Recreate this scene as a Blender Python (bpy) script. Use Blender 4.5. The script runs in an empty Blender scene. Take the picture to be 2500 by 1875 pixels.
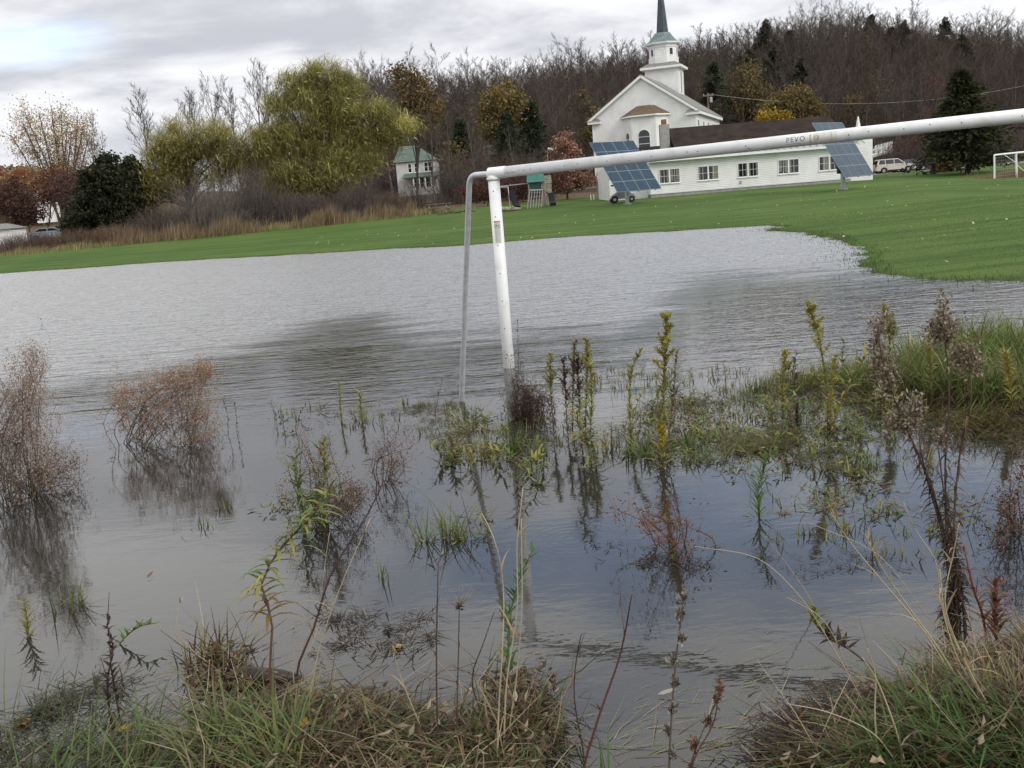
import bpy, math, random
import numpy as np
from mathutils import Vector

scene = bpy.context.scene
COL = scene.collection
R = math.radians
rng = np.random.default_rng(7)
random.seed(7)

# ------------------------------------------------------------------ camera
PW, PH, FPX = 2500.0, 1875.0, 2400.0
EYE, ROLL, PITCH = 2.25, R(4.6), R(10.99)
cam_d = bpy.data.cameras.new('camera')
cam_d.sensor_width = 36.0
cam_d.lens = FPX / PW * 36.0
cam_d.clip_start = 0.05
cam_d.clip_end = 6000
cam = bpy.data.objects.new('camera', cam_d)
COL.objects.link(cam)
from mathutils import Matrix
CM = Matrix.Rotation(math.pi / 2 - PITCH, 3, 'X') @ Matrix.Rotation(-ROLL, 3, 'Z')
cam.matrix_world = Matrix.Translation((0, 0, EYE)) @ CM.to_4x4()
scene.camera = cam
CMN = np.array(CM)

# ------------------------------------------------------------------ exposure
scene.view_settings.view_transform = 'Standard'
scene.view_settings.look = 'None'
scene.view_settings.gamma = 1.0
scene.view_settings.use_curve_mapping = False
scene.view_settings.exposure = 0.16
scene.cycles.max_bounces = 8
scene.cycles.transparent_max_bounces = 12
scene.cycles.caustics_reflective = False
scene.cycles.caustics_refractive = False
scene.render.film_transparent = False

# ------------------------------------------------------------------ helper: node building
def setin(n, k, v):
    s = n.inputs[k]
    if hasattr(v, 'is_linked') or isinstance(v, bpy.types.NodeSocket):
        n.id_data.links.new(v, s)
    else:
        s.default_value = v
def nd(t, typ, ins=None, **attrs):
    n = t.nodes.new(typ)
    for k, v in attrs.items():
        setattr(n, k, v)
    for k, v in (ins or {}).items():
        setin(n, k, v)
    return n
def mth(t, op, a, b=0.0, c=0.0, clamp=False):
    n = nd(t, 'ShaderNodeMath', {0: a, 1: b, 2: c}, operation=op)
    n.use_clamp = clamp
    return n.outputs[0]
def sstep(t, v, lo, hi, a=0.0, b=1.0):
    n = nd(t, 'ShaderNodeMapRange', {'Value': v, 'From Min': lo, 'From Max': hi, 'To Min': a, 'To Max': b}, interpolation_type='SMOOTHSTEP')
    return n.outputs[0]
def mixc(t, f, a, b, mode='MIX'):
    n = nd(t, 'ShaderNodeMix', None, data_type='RGBA', blend_type=mode)
    setin(n, 0, f); setin(n, 6, a); setin(n, 7, b)
    return n.outputs[2]
def c4(c):
    return (c[0], c[1], c[2], 1.0)

# ------------------------------------------------------------------ world: overcast with a few blue openings
SUN_EL, SUN_AZ = 34.0, 128.0          # azimuth from +Y towards +X: behind the camera, to its right
world = bpy.data.worlds.new('World')
scene.world = world
world.use_nodes = True
wt = world.node_tree
wt.nodes.clear()
tc = nd(wt, 'ShaderNodeTexCoord').outputs['Generated']
sx = nd(wt, 'ShaderNodeSeparateXYZ', {0: tc})
X, Y, Z = sx.outputs
zc = mth(wt, 'ADD', mth(wt, 'MAXIMUM', Z, 0.0), 0.16)
cv = nd(wt, 'ShaderNodeCombineXYZ', {0: mth(wt, 'DIVIDE', X, zc), 1: mth(wt, 'DIVIDE', Y, zc), 2: 3.7}).outputs[0]
n1 = nd(wt, 'ShaderNodeTexNoise', {'Vector': cv, 'Scale': 1.15, 'Detail': 7.0, 'Roughness': 0.56, 'Distortion': 0.35}).outputs[0]
n2 = nd(wt, 'ShaderNodeTexNoise', {'Vector': cv, 'Scale': 2.6, 'Detail': 5.0, 'Roughness': 0.55, 'Distortion': 0.2}).outputs[0]
mixn = mth(wt, 'ADD', mth(wt, 'MULTIPLY', n1, 0.75), mth(wt, 'MULTIPLY', n2, 0.25))
cf = sstep(wt, mixn, 0.37, 0.57)
cloud = mixc(wt, cf, (5.4, 5.55, 6.1, 1), (9.0, 9.05, 9.35, 1))
# brighter band of thin cloud low over the hills
low = sstep(wt, Z, 0.0, 0.15, 0.4, 0.0)
cloud = mixc(wt, low, cloud, (8.1, 8.25, 8.75, 1))
sky = nd(wt, 'ShaderNodeTexSky', sky_type='NISHITA')
sky.sun_disc = False
sky.sun_elevation = R(SUN_EL)
sky.sun_rotation = R(SUN_AZ)
sky.air_density = 1.0
sky.dust_density = 0.6
cloud = mixc(wt, 1.0, cloud, nd(wt, 'ShaderNodeCombineColor', {0: sstep(wt, Z, .15, .32, 1.0, 1.38), 1: sstep(wt, Z, .15, .32, 1.0, 1.37), 2: sstep(wt, Z, .15, .32, 1.0, 1.32)}).outputs[0], 'MULTIPLY')
blue = mixc(wt, 1.0, sky.outputs[0], (1.9, 2.1, 2.35, 1), 'MULTIPLY')
yc = mth(wt, 'MAXIMUM', Y, 0.05)
ax = mth(wt, 'DIVIDE', X, yc)
az = mth(wt, 'DIVIDE', Z, yc)
front = mth(wt, 'GREATER_THAN', Y, 0.05)
def opening(a0, e0, w, h, soft, jig):
    dx = mth(wt, 'DIVIDE', mth(wt, 'SUBTRACT', ax, a0), w)
    dy = mth(wt, 'DIVIDE', mth(wt, 'SUBTRACT', az, e0), h)
    d = mth(wt, 'SQRT', mth(wt, 'ADD', mth(wt, 'MULTIPLY', dx, dx), mth(wt, 'MULTIPLY', dy, dy)))
    d = mth(wt, 'ADD', d, mth(wt, 'MULTIPLY', mth(wt, 'SUBTRACT', n2, 0.5), jig))
    return mth(wt, 'MULTIPLY', sstep(wt, d, 1.0 - soft, 1.0 + soft, 1.0, 0.0), front)
o1 = opening(0.36, 0.395, 0.40, 0.085, 0.55, 3.2)
o2 = opening(-0.435, 0.178, 0.05, 0.016, 0.9, 2.2)
o3 = opening(0.04, 0.56, 0.16, 0.05, 0.6, 2.4)
om = mth(wt, 'MAXIMUM', mth(wt, 'MAXIMUM', o1, mth(wt, 'MULTIPLY', o2, 0.62)), mth(wt, 'MULTIPLY', o3, 0.6))
final = mixc(wt, mth(wt, 'MULTIPLY', om, 0.68), cloud, blue)
bg = nd(wt, 'ShaderNodeBackground', {'Color': final, 'Strength': 0.1})
wo = nd(wt, 'ShaderNodeOutputWorld')
wt.links.new(bg.outputs[0], wo.inputs[0])

sun_d = bpy.data.lights.new('sun', 'SUN')
sun_d.energy = 1.5
sun_d.angle = R(25)
sun_d.color = (1.0, 0.96, 0.90)
sun = bpy.data.objects.new('sun', sun_d)
COL.objects.link(sun)
sdir = Vector((math.sin(R(SUN_AZ)) * math.cos(R(SUN_EL)), math.cos(R(SUN_AZ)) * math.cos(R(SUN_EL)), math.sin(R(SUN_EL))))
sun.rotation_euler = sdir.to_track_quat('Z', 'Y').to_euler()

# ------------------------------------------------------------------ picture geometry: where a seen point lies on the ground or at a depth
def ray(px, py):
    return CMN @ np.array([(px - PW / 2) / FPX, -(py - PH / 2) / FPX, -1.0])
def gr(px, py, z=0.0):
    d = ray(px, py)
    return np.array([0, 0, EYE]) + d * ((z - EYE) / d[2])
def at(px, py, depth):
    d = ray(px, py)
    return np.array([0, 0, EYE]) + d * (depth / d[1])
S = 2500.0 / 2212.0
def gs(x, y, z=0.0):
    return gr(x * S, y * S, z)
def as_(x, y, depth):
    return at(x * S, y * S, depth)

# ------------------------------------------------------------------ mesh builder
class MB:
    def __init__(s):
        s.V = []; s.C = []; s.L = []; s.N = []; s.n = 0
    def add(s, v, f, c=(1, 1, 1)):
        v = np.asarray(v, float).reshape(-1, 3)
        c = np.asarray(c, float)
        if c.ndim == 1:
            c = np.tile(c[:3], (len(v), 1))
        s.V.append(v); s.C.append(c)
        if isinstance(f, np.ndarray):
            s.L.append((f + s.n).ravel()); s.N.append(np.full(len(f), f.shape[1]))
        else:
            for q in f:
                s.L.append(np.asarray(q) + s.n); s.N.append(np.array([len(q)]))
        s.n += len(v)
        return s
    def hexa(s, p, c=(1, 1, 1)):        # 8 corners: bottom 0-3 ccw, top 4-7
        return s.add(p, [(3, 2, 1, 0), (4, 5, 6, 7), (0, 1, 5, 4), (1, 2, 6, 5), (2, 3, 7, 6), (3, 0, 4, 7)], c)
    def box(s, x0, x1, y0, y1, z0, z1, c=(1, 1, 1), fn=None):
        p = [(x0, y0, z0), (x1, y0, z0), (x1, y1, z0), (x0, y1, z0), (x0, y0, z1), (x1, y0, z1), (x1, y1, z1), (x0, y1, z1)]
        if fn:
            p = [fn(*q) for q in p]
        return s.hexa(p, c)
    def beam(s, p0, p1, w, h, up=(0, 0, 1), c=(1, 1, 1)):
        p0 = np.asarray(p0, float); p1 = np.asarray(p1, float)
        d = p1 - p0; d /= np.linalg.norm(d)
        u = np.asarray(up, float)
        if abs(d @ u) > .98: u = np.array([0, 1.0, 0])
        a = np.cross(d, u); a /= np.linalg.norm(a)
        b = np.cross(a, d)
        a = a * w / 2; b = b * h / 2
        return s.hexa([p0 - a - b, p0 + a - b, p1 + a - b, p1 - a - b, p0 - a + b, p0 + a + b, p1 + a + b, p1 - a + b], c)
    def tube(s, pts, rad, n=6, c=(1, 1, 1), cap=True):
        pts = np.asarray(pts, float); m = len(pts)
        rad = np.broadcast_to(np.asarray(rad, float), (m,))
        t = np.gradient(pts, axis=0)
        t /= np.linalg.norm(t, axis=1)[:, None] + 1e-12
        ref = np.array([0, 0, 1.0]) if abs(t[0][2]) < .9 else np.array([1.0, 0, 0])
        a = np.cross(t, ref); a /= np.linalg.norm(a, axis=1)[:, None] + 1e-12
        b = np.cross(t, a)
        th = np.arange(n) * 2 * math.pi / n
        ring = a[:, None] * np.cos(th)[None, :, None] + b[:, None] * np.sin(th)[None, :, None]
        v = pts[:, None] + ring * rad[:, None, None]
        i = np.arange(m - 1)[:, None] * n; j = np.arange(n)[None]; k = (j + 1) % n
        f = np.stack([i + j, i + k, i + n + k, i + n + j], -1).reshape(-1, 4)
        c = np.asarray(c, float)
        if c.ndim == 2:
            c = np.repeat(c, n, 0)
        s.add(v.reshape(-1, 3), f, c)
        if cap:
            s.L.append(np.arange(n)[::-1] + s.n - m * n); s.N.append(np.array([n]))
            s.L.append(np.arange(n) + s.n - n); s.N.append(np.array([n]))
        return s
    def sticks(s, p0, p1, r0, r1, n=3, c=(1, 1, 1)):       # many straight tapered sticks at once
        p0 = np.asarray(p0, float); p1 = np.asarray(p1, float); N = len(p0)
        if N == 0: return s
        d = p1 - p0; d /= np.linalg.norm(d, axis=1)[:, None] + 1e-12
        ref = np.where(np.abs(d[:, 2:3]) < .9, np.array([[0, 0, 1.0]]), np.array([[1.0, 0, 0]]))
        a = np.cross(d, ref); a /= np.linalg.norm(a, axis=1)[:, None] + 1e-12
        b = np.cross(d, a)
        th = np.arange(n) * 2 * math.pi / n
        ring = a[:, None] * np.cos(th)[None, :, None] + b[:, None] * np.sin(th)[None, :, None]
        r0 = np.broadcast_to(r0, (N,)); r1 = np.broadcast_to(r1, (N,))
        v = np.concatenate([p0[:, None] + ring * r0[:, None, None], p1[:, None] + ring * r1[:, None, None]], 1)
        j = np.arange(n); k = (j + 1) % n
        f = (np.stack([j, k, k + n, j + n], -1)[None] + (np.arange(N) * 2 * n)[:, None, None]).reshape(-1, 4)
        c = np.asarray(c, float)
        if c.ndim == 2: c = np.repeat(c, 2 * n, 0)
        return s.add(v.reshape(-1, 3), f, c)
    def kites(s, p, d, w, ln, wd, c, fold=0.0):             # leaf-shaped quads: base, side, tip, side
        p = np.asarray(p, float); N = len(p)
        d = d / (np.linalg.norm(d, axis=1)[:, None] + 1e-12)
        a = np.cross(d, w); a /= np.linalg.norm(a, axis=1)[:, None] + 1e-12
        nn = np.cross(a, d)
        ln = np.broadcast_to(ln, (N,))[:, None]; wd = np.broadcast_to(wd, (N,))[:, None]
        mid = p + d * ln * .45 - nn * ln * fold
        v = np.stack([p, mid + a * wd / 2, p + d * ln, mid - a * wd / 2], 1)
        f = np.arange(N * 4).reshape(N, 4)
        c = np.asarray(c, float)
        if c.ndim == 2: c = np.repeat(c, 4, 0)
        return s.add(v.reshape(-1, 3), f, c)
    def blades(s, p, az, lean, droop, ln, wd, c, K=5, up0=None, tipc=None):
        # grass blades: start nearly upright, lean over by 'lean' radians and curl by 'droop' more towards the tip
        p = np.asarray(p, float); N = len(p)
        if N == 0: return s
        az = np.broadcast_to(az, (N,)); lean = np.broadcast_to(lean, (N,)); droop = np.broadcast_to(droop, (N,))
        ln = np.broadcast_to(ln, (N,)); wd = np.broadcast_to(wd, (N,))
        hd = np.stack([np.cos(az), np.sin(az), np.zeros(N)], 1)
        side = np.stack([-np.sin(az), np.cos(az), np.zeros(N)], 1)
        pos = p.copy(); rows = []; cols = []
        c = np.asarray(c, float)
        if c.ndim == 1: c = np.tile(c, (N, 1))
        for k in range(K + 1):
            t = k / K
            w = wd * (1 - t ** 1.6) * .5 * (0.65 + .7 * min(t * 3, .5))
            cc = c if tipc is None else c * (1 - t * t) + tipc * t * t
            if k < K:
                rows += [pos + side * w[:, None], pos - side * w[:, None]]; cols += [cc, cc]
            else:
                rows += [pos]; cols += [cc]
            ang = lean + droop * t
            pos = pos + (hd * np.sin(ang)[:, None] + np.array([0, 0, 1.0]) * np.cos(ang)[:, None]) * (ln / K)[:, None]
        v = np.stack(rows, 1); cv_ = np.stack(cols, 1)
        m = 2 * K + 1
        base = (np.arange(N) * m)[:, None, None]
        q = np.array([[2 * k, 2 * k + 1, 2 * k + 3, 2 * k + 2] for k in range(K - 1)])
        if len(q):
            s.add(v.reshape(-1, 3), (q[None] + base).reshape(-1, 4), cv_.reshape(-1, 3))
            t3 = np.array([[2 * K - 2, 2 * K - 1, 2 * K]])
            s.L.append(((t3[None] + base).reshape(-1, 3) + s.n - N * m).ravel()); s.N.append(np.full(N, 3))
        return s
    def lathe(s, prof, n=16, cx=0, cy=0, c=(1, 1, 1), rot=0.0):
        prof = np.asarray(prof, float); m = len(prof)
        th = np.arange(n) * 2 * math.pi / n + rot
        v = np.stack([cx + prof[:, :1] * np.cos(th), cy + prof[:, :1] * np.sin(th), np.repeat(prof[:, 1:], n, 1)], -1)
        i = np.arange(m - 1)[:, None] * n; j = np.arange(n)[None]; k = (j + 1) % n
        f = np.stack([i + j, i + k, i + n + k, i + n + j], -1).reshape(-1, 4)
        return s.add(v.reshape(-1, 3), f, c)
    def prism(s, poly, off, c=(1, 1, 1)):                   # planar polygon (3d) pushed by a vector
        p = np.asarray(poly, float); n = len(p)
        v = np.concatenate([p, p + np.asarray(off, float)])
        f = [tuple(range(n))[::-1], tuple(range(n, 2 * n))] + [(i, (i + 1) % n, n + (i + 1) % n, n + i) for i in range(n)]
        return s.add(v, f, c)
    def mesh(s, name, m, org=(0, 0, 0), smooth=False):
        V = np.concatenate(s.V) - np.asarray(org, float)
        C = np.concatenate(s.C)
        L = np.concatenate(s.L).astype(np.int32); N = np.concatenate(s.N).astype(np.int32)
        me = bpy.data.meshes.new(name)
        me.vertices.add(len(V)); me.vertices.foreach_set('co', V.astype(np.float32).ravel())
        me.loops.add(len(L)); me.loops.foreach_set('vertex_index', L)
        me.polygons.add(len(N))
        st = np.concatenate([[0], np.cumsum(N)[:-1]]).astype(np.int32)
        me.polygons.foreach_set('loop_start', st)
        me.polygons.foreach_set('use_smooth', np.full(len(N), smooth))
        at_ = me.attributes.new('tint', 'FLOAT_COLOR', 'POINT')
        at_.data.foreach_set('color', np.concatenate([C, np.ones((len(C), 1))], 1).astype(np.float32).ravel())
        me.materials.append(m)
        me.update(calc_edges=True)
        me.validate()
        return me
    def build(s, name, m, parent=None, smooth=False, org=None):
        o0 = np.zeros(3) if parent is None else ORG.get(parent.name, np.zeros(3))
        if org is not None: o0 = np.asarray(org, float)
        me = s.mesh(name, m, o0, smooth)
        o = bpy.data.objects.new(name, me)
        COL.objects.link(o)
        if parent is not None:
            o.parent = parent
            ORG[o.name] = ORG.get(parent.name, np.zeros(3))
        else:
            o.location = o0
            ORG[o.name] = o0
        return o
ORG = {}
def tag(o, label=None, cat=None, group=None, kind=None):
    if label: o['label'] = label
    if cat: o['category'] = cat
    if group: o['group'] = group
    if kind: o['kind'] = kind
    return o
def thing(name, label, cat, loc, group=None):
    o = bpy.data.objects.new(name, None)
    o.empty_display_size = .2
    COL.objects.link(o)
    o.location = loc
    ORG[o.name] = np.asarray(loc, float)
    return tag(o, label, cat, group)
def stuff(o):
    o['kind'] = 'stuff'
    return o
def dup(root, loc, rz=0.0, sc=1.0, label=None):
    r = root.copy(); COL.objects.link(r)
    r.location = loc; r.rotation_euler = (0, 0, rz)
    r.scale = (sc, sc, sc) if not isinstance(sc, tuple) else sc
    if label: r['label'] = label
    for ch in list(root.children):
        k = ch.copy(); COL.objects.link(k); k.parent = r
        for g in list(ch.children):
            d = g.copy(); COL.objects.link(d); d.parent = k
    return r

# ------------------------------------------------------------------ materials
def mat(name, col, rough=.6, var=.15, scale=8.0, bump=0.0, bscale=40.0, metal=0.0, spec=.4, col2=None, detail=4.0, stretch=None):
    m = bpy.data.materials.new(name); m.use_nodes = True
    t = m.node_tree; b = t.nodes['Principled BSDF']
    co = nd(t, 'ShaderNodeTexCoord').outputs['Object']
    if stretch:
        co = nd(t, 'ShaderNodeMapping', {'Vector': co, 'Scale': stretch}).outputs[0]
    no = nd(t, 'ShaderNodeTexNoise', {'Vector': co, 'Scale': scale, 'Detail': detail, 'Roughness': .6}).outputs[0]
    f = sstep(t, no, .3, .7)
    if col2 is None:
        a = c4([x * (1 - var) for x in col]); bb = c4([min(1, x * (1 + var)) for x in col])
    else:
        a, bb = c4(col), c4(col2)
    setin(b, 'Base Color', mixc(t, f, a, bb))
    setin(b, 'Roughness', rough); setin(b, 'Metallic', metal); setin(b, 'Specular IOR Level', spec)
    if bump:
        n2_ = nd(t, 'ShaderNodeTexNoise', {'Vector': co, 'Scale': bscale, 'Detail': 3.0}).outputs[0]
        bp = nd(t, 'ShaderNodeBump', {'Height': n2_, 'Strength': bump, 'Distance': .02})
        setin(b, 'Normal', bp.outputs[0])
    return m
def leafmat(name, trans=.25, rough=.65, spec=.2):
    m = bpy.data.materials.new(name); m.use_nodes = True
    t = m.node_tree; b = t.nodes['Principled BSDF']; out = t.nodes['Material Output']
    a = nd(t, 'ShaderNodeAttribute', attribute_name='tint').outputs['Color']
    setin(b, 'Base Color', a); setin(b, 'Roughness', rough); setin(b, 'Specular IOR Level', spec)
    tr = nd(t, 'ShaderNodeBsdfTranslucent', {'Color': a})
    mx = nd(t, 'ShaderNodeMixShader', {0: trans})
    t.links.new(b.outputs[0], mx.inputs[1]); t.links.new(tr.outputs[0], mx.inputs[2])
    t.links.new(mx.outputs[0], out.inputs[0])
    return m
def siding(name, col, pitch=.11, rough=.5, depth=.6):
    # painted clapboards: each course laps the one below, plus faint weathering
    m = bpy.data.materials.new(name); m.use_nodes = True
    t = m.node_tree; b = t.nodes['Principled BSDF']
    g = nd(t, 'ShaderNodeNewGeometry').outputs['Position']
    z = nd(t, 'ShaderNodeSeparateXYZ', {0: g}).outputs[2]
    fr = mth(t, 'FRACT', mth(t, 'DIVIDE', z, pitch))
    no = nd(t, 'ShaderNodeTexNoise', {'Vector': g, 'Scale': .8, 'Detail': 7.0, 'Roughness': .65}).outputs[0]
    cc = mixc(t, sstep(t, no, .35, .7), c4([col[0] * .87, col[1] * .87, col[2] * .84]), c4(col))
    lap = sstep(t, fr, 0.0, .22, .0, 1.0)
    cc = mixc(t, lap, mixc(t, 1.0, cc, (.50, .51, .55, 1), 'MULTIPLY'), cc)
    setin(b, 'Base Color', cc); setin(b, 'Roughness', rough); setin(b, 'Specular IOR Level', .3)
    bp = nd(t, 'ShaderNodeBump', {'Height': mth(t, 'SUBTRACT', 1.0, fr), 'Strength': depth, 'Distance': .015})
    setin(b, 'Normal', bp.outputs[0])
    return m
M = {}
M['white'] = mat('white_paint', (.80, .80, .79), .45, .05, 2.0)
M['trim'] = mat('white_trim', (.80, .80, .79), .5, .05, 3.0)
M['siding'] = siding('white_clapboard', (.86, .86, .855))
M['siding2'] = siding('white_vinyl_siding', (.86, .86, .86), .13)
M['grey_shingle'] = mat('grey_shingle', (.20, .20, .19), .85, .2, 3.0, .5, 30)
M['dark_shingle'] = mat('dark_brown_shingle', (.036, .027, .023), 1.0, .3, 1.2, .5, 20, spec=.08)
M['brown_shingle'] = mat('rust_brown_shingle', (.135, .095, .062), .9, .25, 3.0, .4, 30)
M['metal_roof'] = mat('grey_metal_roof', (.30, .32, .34), .45, .1, 2.0, metal=.3)
M['copper'] = mat('weathered_copper', (.15, .20, .20), .7, .3, 1.5)
M['spire'] = mat('dark_slate_spire', (.045, .055, .065), .6, .3, 1.5)
M['stone'] = mat('foundation_stone', (.26, .23, .19), .9, .3, 3.0, .5, 10)
M['concrete'] = mat('concrete', (.30, .30, .28), .9, .15, 4.0)
M['brick'] = mat('red_brick', (.22, .09, .06), .9, .2, 6.0)
M['green_roof'] = mat('green_metal_roof', (.085, .125, .098), .6, .15, 1.0)
M['dark'] = mat('dark_opening', (.015, .015, .018), .6, .2, 3.0)
M['galv'] = mat('galvanised_steel', (.42, .43, .44), .45, .15, 6.0, metal=.5)
M['alu'] = mat('weathered_aluminium', (.58, .58, .60), .45, .12, 20.0, .08, 90, metal=.25)
M['black'] = mat('black_plastic', (.012, .012, .013), .6, .2, 5.0, spec=.15)
M['tyre'] = mat('tyre_rubber', (.015, .015, .016), .8, .2, 9.0)
M['rim'] = mat('alloy_rim', (.5, .5, .5), .35, .1, 9.0, metal=.8)
M['wood_grey'] = mat('weathered_wood', (.20, .18, .15), .85, .25, 5.0, .3, 30)
M['green_tarp'] = mat('green_canvas', (.035, .14, .115), .6, .15, 3.0)
M['green_plastic'] = mat('dark_green_plastic', (.015, .045, .045), .5, .15, 4.0)
M['tarp'] = mat('grey_tarpaulin', (.13, .14, .155), .6, .15, 2.5, .6, 6)
M['pole_wood'] = mat('brown_pole_wood', (.20, .13, .08), .85, .2, 6.0)
M['bark'] = mat('grey_brown_bark', (.105, .085, .075), .9, .3, 2.0)
M['bark_dark'] = mat('dark_bark', (.055, .045, .04), .9, .3, 2.0)
M['leaf'] = leafmat('autumn_leaves')
M['twig'] = leafmat('bare_twigs', 0.0, .9)
M['plant'] = leafmat('marsh_plants', .3, .6, .25)
M['stem'] = leafmat('plant_stems', 0.0, .7, .25)
def glassmat():
    m = mat('window_glass', (.018, .02, .024), .06, .3, 1.5, spec=.6)
    return m
M['glass'] = glassmat()
M['window_frame'] = M['trim']
def paint_dirty(name, col, dirt, amount, scale=9.0):
    m = bpy.data.materials.new(name); m.use_nodes = True
    t = m.node_tree; b = t.nodes['Principled BSDF']
    co = nd(t, 'ShaderNodeTexCoord').outputs['Object']
    a = nd(t, 'ShaderNodeTexNoise', {'Vector': co, 'Scale': scale, 'Detail': 6.0, 'Roughness': .65}).outputs[0]
    sp = nd(t, 'ShaderNodeTexVoronoi', {'Vector': co, 'Scale': 16.0}, feature='F1').outputs['Distance']
    f = mth(t, 'MULTIPLY', sstep(t, a, .45, .75), amount)
    c = mixc(t, f, c4(col), c4(dirt))
    c = mixc(t, sstep(t, sp, .03, .06, .75, 0.0), c, (.08, .07, .06, 1))
    setin(b, 'Base Color', c); setin(b, 'Roughness', .38); setin(b, 'Specular IOR Level', .45)
    fine = nd(t, 'ShaderNodeTexNoise', {'Vector': co, 'Scale': 70.0, 'Detail': 2.0}).outputs[0]
    setin(b, 'Normal', nd(t, 'ShaderNodeBump', {'Height': fine, 'Strength': .06, 'Distance': .004}).outputs[0])
    return m
M['goal_paint'] = paint_dirty('white_goal_paint', (.83, .84, .84), (.50, .48, .43), .45)
M['mud_film'] = mat('dried_mud_film', (.24, .245, .235), .7, .22, 9.0, .15, 60)
def car_paint(name, c):
    m = mat(name, c, .3, .03, 2.0, spec=.5)
    m.node_tree.nodes['Principled BSDF'].inputs['Coat Weight'].default_value = .6
    return m
M['gold_paint'] = car_paint('champagne_car_paint', (.50, .47, .40))
M['blue_paint'] = car_paint('dark_blue_car_paint', (.012, .016, .04))
M['silver_paint'] = car_paint('silver_blue_car_paint', (.30, .34, .40))
M['lamp_red'] = mat('tail_light_red', (.35, .03, .02), .3, .05)
M['lamp_clear'] = mat('headlight_clear', (.65, .66, .68), .15, .05)
def solar_cells():
    m = bpy.data.materials.new('solar_cells'); m.use_nodes = True
    t = m.node_tree; b = t.nodes['Principled BSDF']
    uv = nd(t, 'ShaderNodeAttribute', attribute_name='tint').outputs['Color']
    s_ = nd(t, 'ShaderNodeSeparateXYZ', {0: uv})
    def line(v, w):
        fr = mth(t, 'FRACT', v)
        return mth(t, 'ADD', mth(t, 'LESS_THAN', fr, w), mth(t, 'GREATER_THAN', fr, 1 - w), clamp=True)
    g = mth(t, 'MAXIMUM', line(mth(t, 'MULTIPLY', s_.outputs[0], 6.0), .05), line(mth(t, 'MULTIPLY', s_.outputs[1], 6.0), .05))
    no = nd(t, 'ShaderNodeTexNoise', {'Vector': nd(t, 'ShaderNodeTexCoord').outputs['Object'], 'Scale': 1.3, 'Detail': 2.0}).outputs[0]
    base = mixc(t, sstep(t, no, .3, .7), (.010, .034, .062, 1), (.016, .046, .082, 1))
    setin(b, 'Base Color', mixc(t, mth(t, 'MULTIPLY', g, .35), base, (.16, .20, .23, 1)))
    setin(b, 'Roughness', .25); setin(b, 'Specular IOR Level', .28)
    return m
M['solar'] = solar_cells()
M['solar_frame'] = mat('silver_panel_frame', (.22, .26, .30), .5, .05, metal=.2)
# ------------------------------------------------------------------ terrain
SH_PX = [(0, 668), (150, 658), (400, 640), (800, 617), (1150, 598), (1400, 578), (1600, 566), (1760, 558), (1885, 551), (1925, 553),
         (1850, 563), (1960, 568), (2057, 582), (2064, 605), (2085, 633), (2124, 661), (2215, 678), (2350, 683), (2500, 686)]
shore = [gr(*p)[:2] for p in SH_PX]
shore = [np.array([-150.0, 66.0]), np.array([-60.0, 60.0])] + shore + [np.array([14.0, 16.6]), np.array([40.0, 14.0]), np.array([60.0, 9.0])]
WPOLY = np.array(shore + [np.array([60.0, 3.0]), np.array([8.0, 3.0]), np.array([3.0, 2.9]), np.array([0.0, 3.1]), np.array([-8.0, 3.3]), np.array([-150.0, 3.3])])
BANKL = np.array([gs(x, y)[:2] for x, y in [(250, 1760), (310, 1690), (380, 1600), (470, 1530), (600, 1500), (780, 1515), (960, 1560), (1120, 1620), (1190, 1700), (1230, 1790)]])
BANKR = np.array([gs(x, y)[:2] for x, y in [(1620, 1760), (1680, 1640), (1760, 1570), (1900, 1500), (2060, 1440), (2230, 1400), (2420, 1390), (2420, 1760)]])
MOUND = np.array([gs(x, y)[:2] for x, y in [(1640, 855), (1760, 838), (1850, 815), (1960, 790), (2080, 770), (2212, 770), (2320, 775), (2320, 935), (2212, 930), (2100, 900), (1990, 870), (1880, 862), (1760, 868)]])
def sdist(P, poly):        # signed distance, positive inside
    d2 = np.full(len(P), 1e18); ins = np.zeros(len(P), bool)
    n = len(poly)
    for i in range(n):
        a = poly[i]; b = poly[(i + 1) % n]
        ab = b - a; ap = P - a
        t = np.clip((ap @ ab) / (ab @ ab + 1e-12), 0, 1)
        q = ap - t[:, None] * ab
        d2 = np.minimum(d2, (q * q).sum(1))
        c = (a[1] > P[:, 1]) != (b[1] > P[:, 1])
        with np.errstate(divide='ignore', invalid='ignore'):
            xi = a[0] + (P[:, 1] - a[1]) / (b[1] - a[1] + 1e-15) * ab[0]
        ins ^= c & (P[:, 0] < xi)
    d = np.sqrt(d2)
    return np.where(ins, d, -d)
CTRL = np.array([(-70, 72, .55), (-45, 78, .65), (-42, 78, .68), (-28, 79, .86), (-15, 81, 1.1), (-5, 84, 1.28), (2, 76, 1.15), (9, 69, .86), (13, 76, 1.0), (20, 76, 1.05), (28, 76, 1.05),
                 (21.7, 62.5, .78), (48, 120, .9), (38, 76, .05), (32, 50, .12), (60, 75, .1), (70, 120, 1.0), (13, 112, 1.5), (20, 120, 1.6), (28, 130, 1.7), (-10, 165, 3.0), (-14, 110, 2.0), (-60, 110, .9),
                 (-90, 130, 1.0), (40, 150, 2.2), (80, 150, 2.5), (-2, 115, 2.0), (-120, 90, .5), (100, 60, .3), (15, 25, .15), (30, 20, .2), (0, 0, .66), (-6, 0, .66), (6, 0, .66), (0, -8, .9), (-40, 0, .6), (40, 0, .6)], float)
SKY_PX = [(860, 150), (900, 141), (1050, 138), (1250, 130), (1450, 107), (1695, 79), (1860, 55), (1990, 24), (2120, 40), (2260, 55), (2380, 72), (2500, 84)]
_sk = np.array([at(a, b, 260.0) for a, b in SKY_PX])
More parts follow.
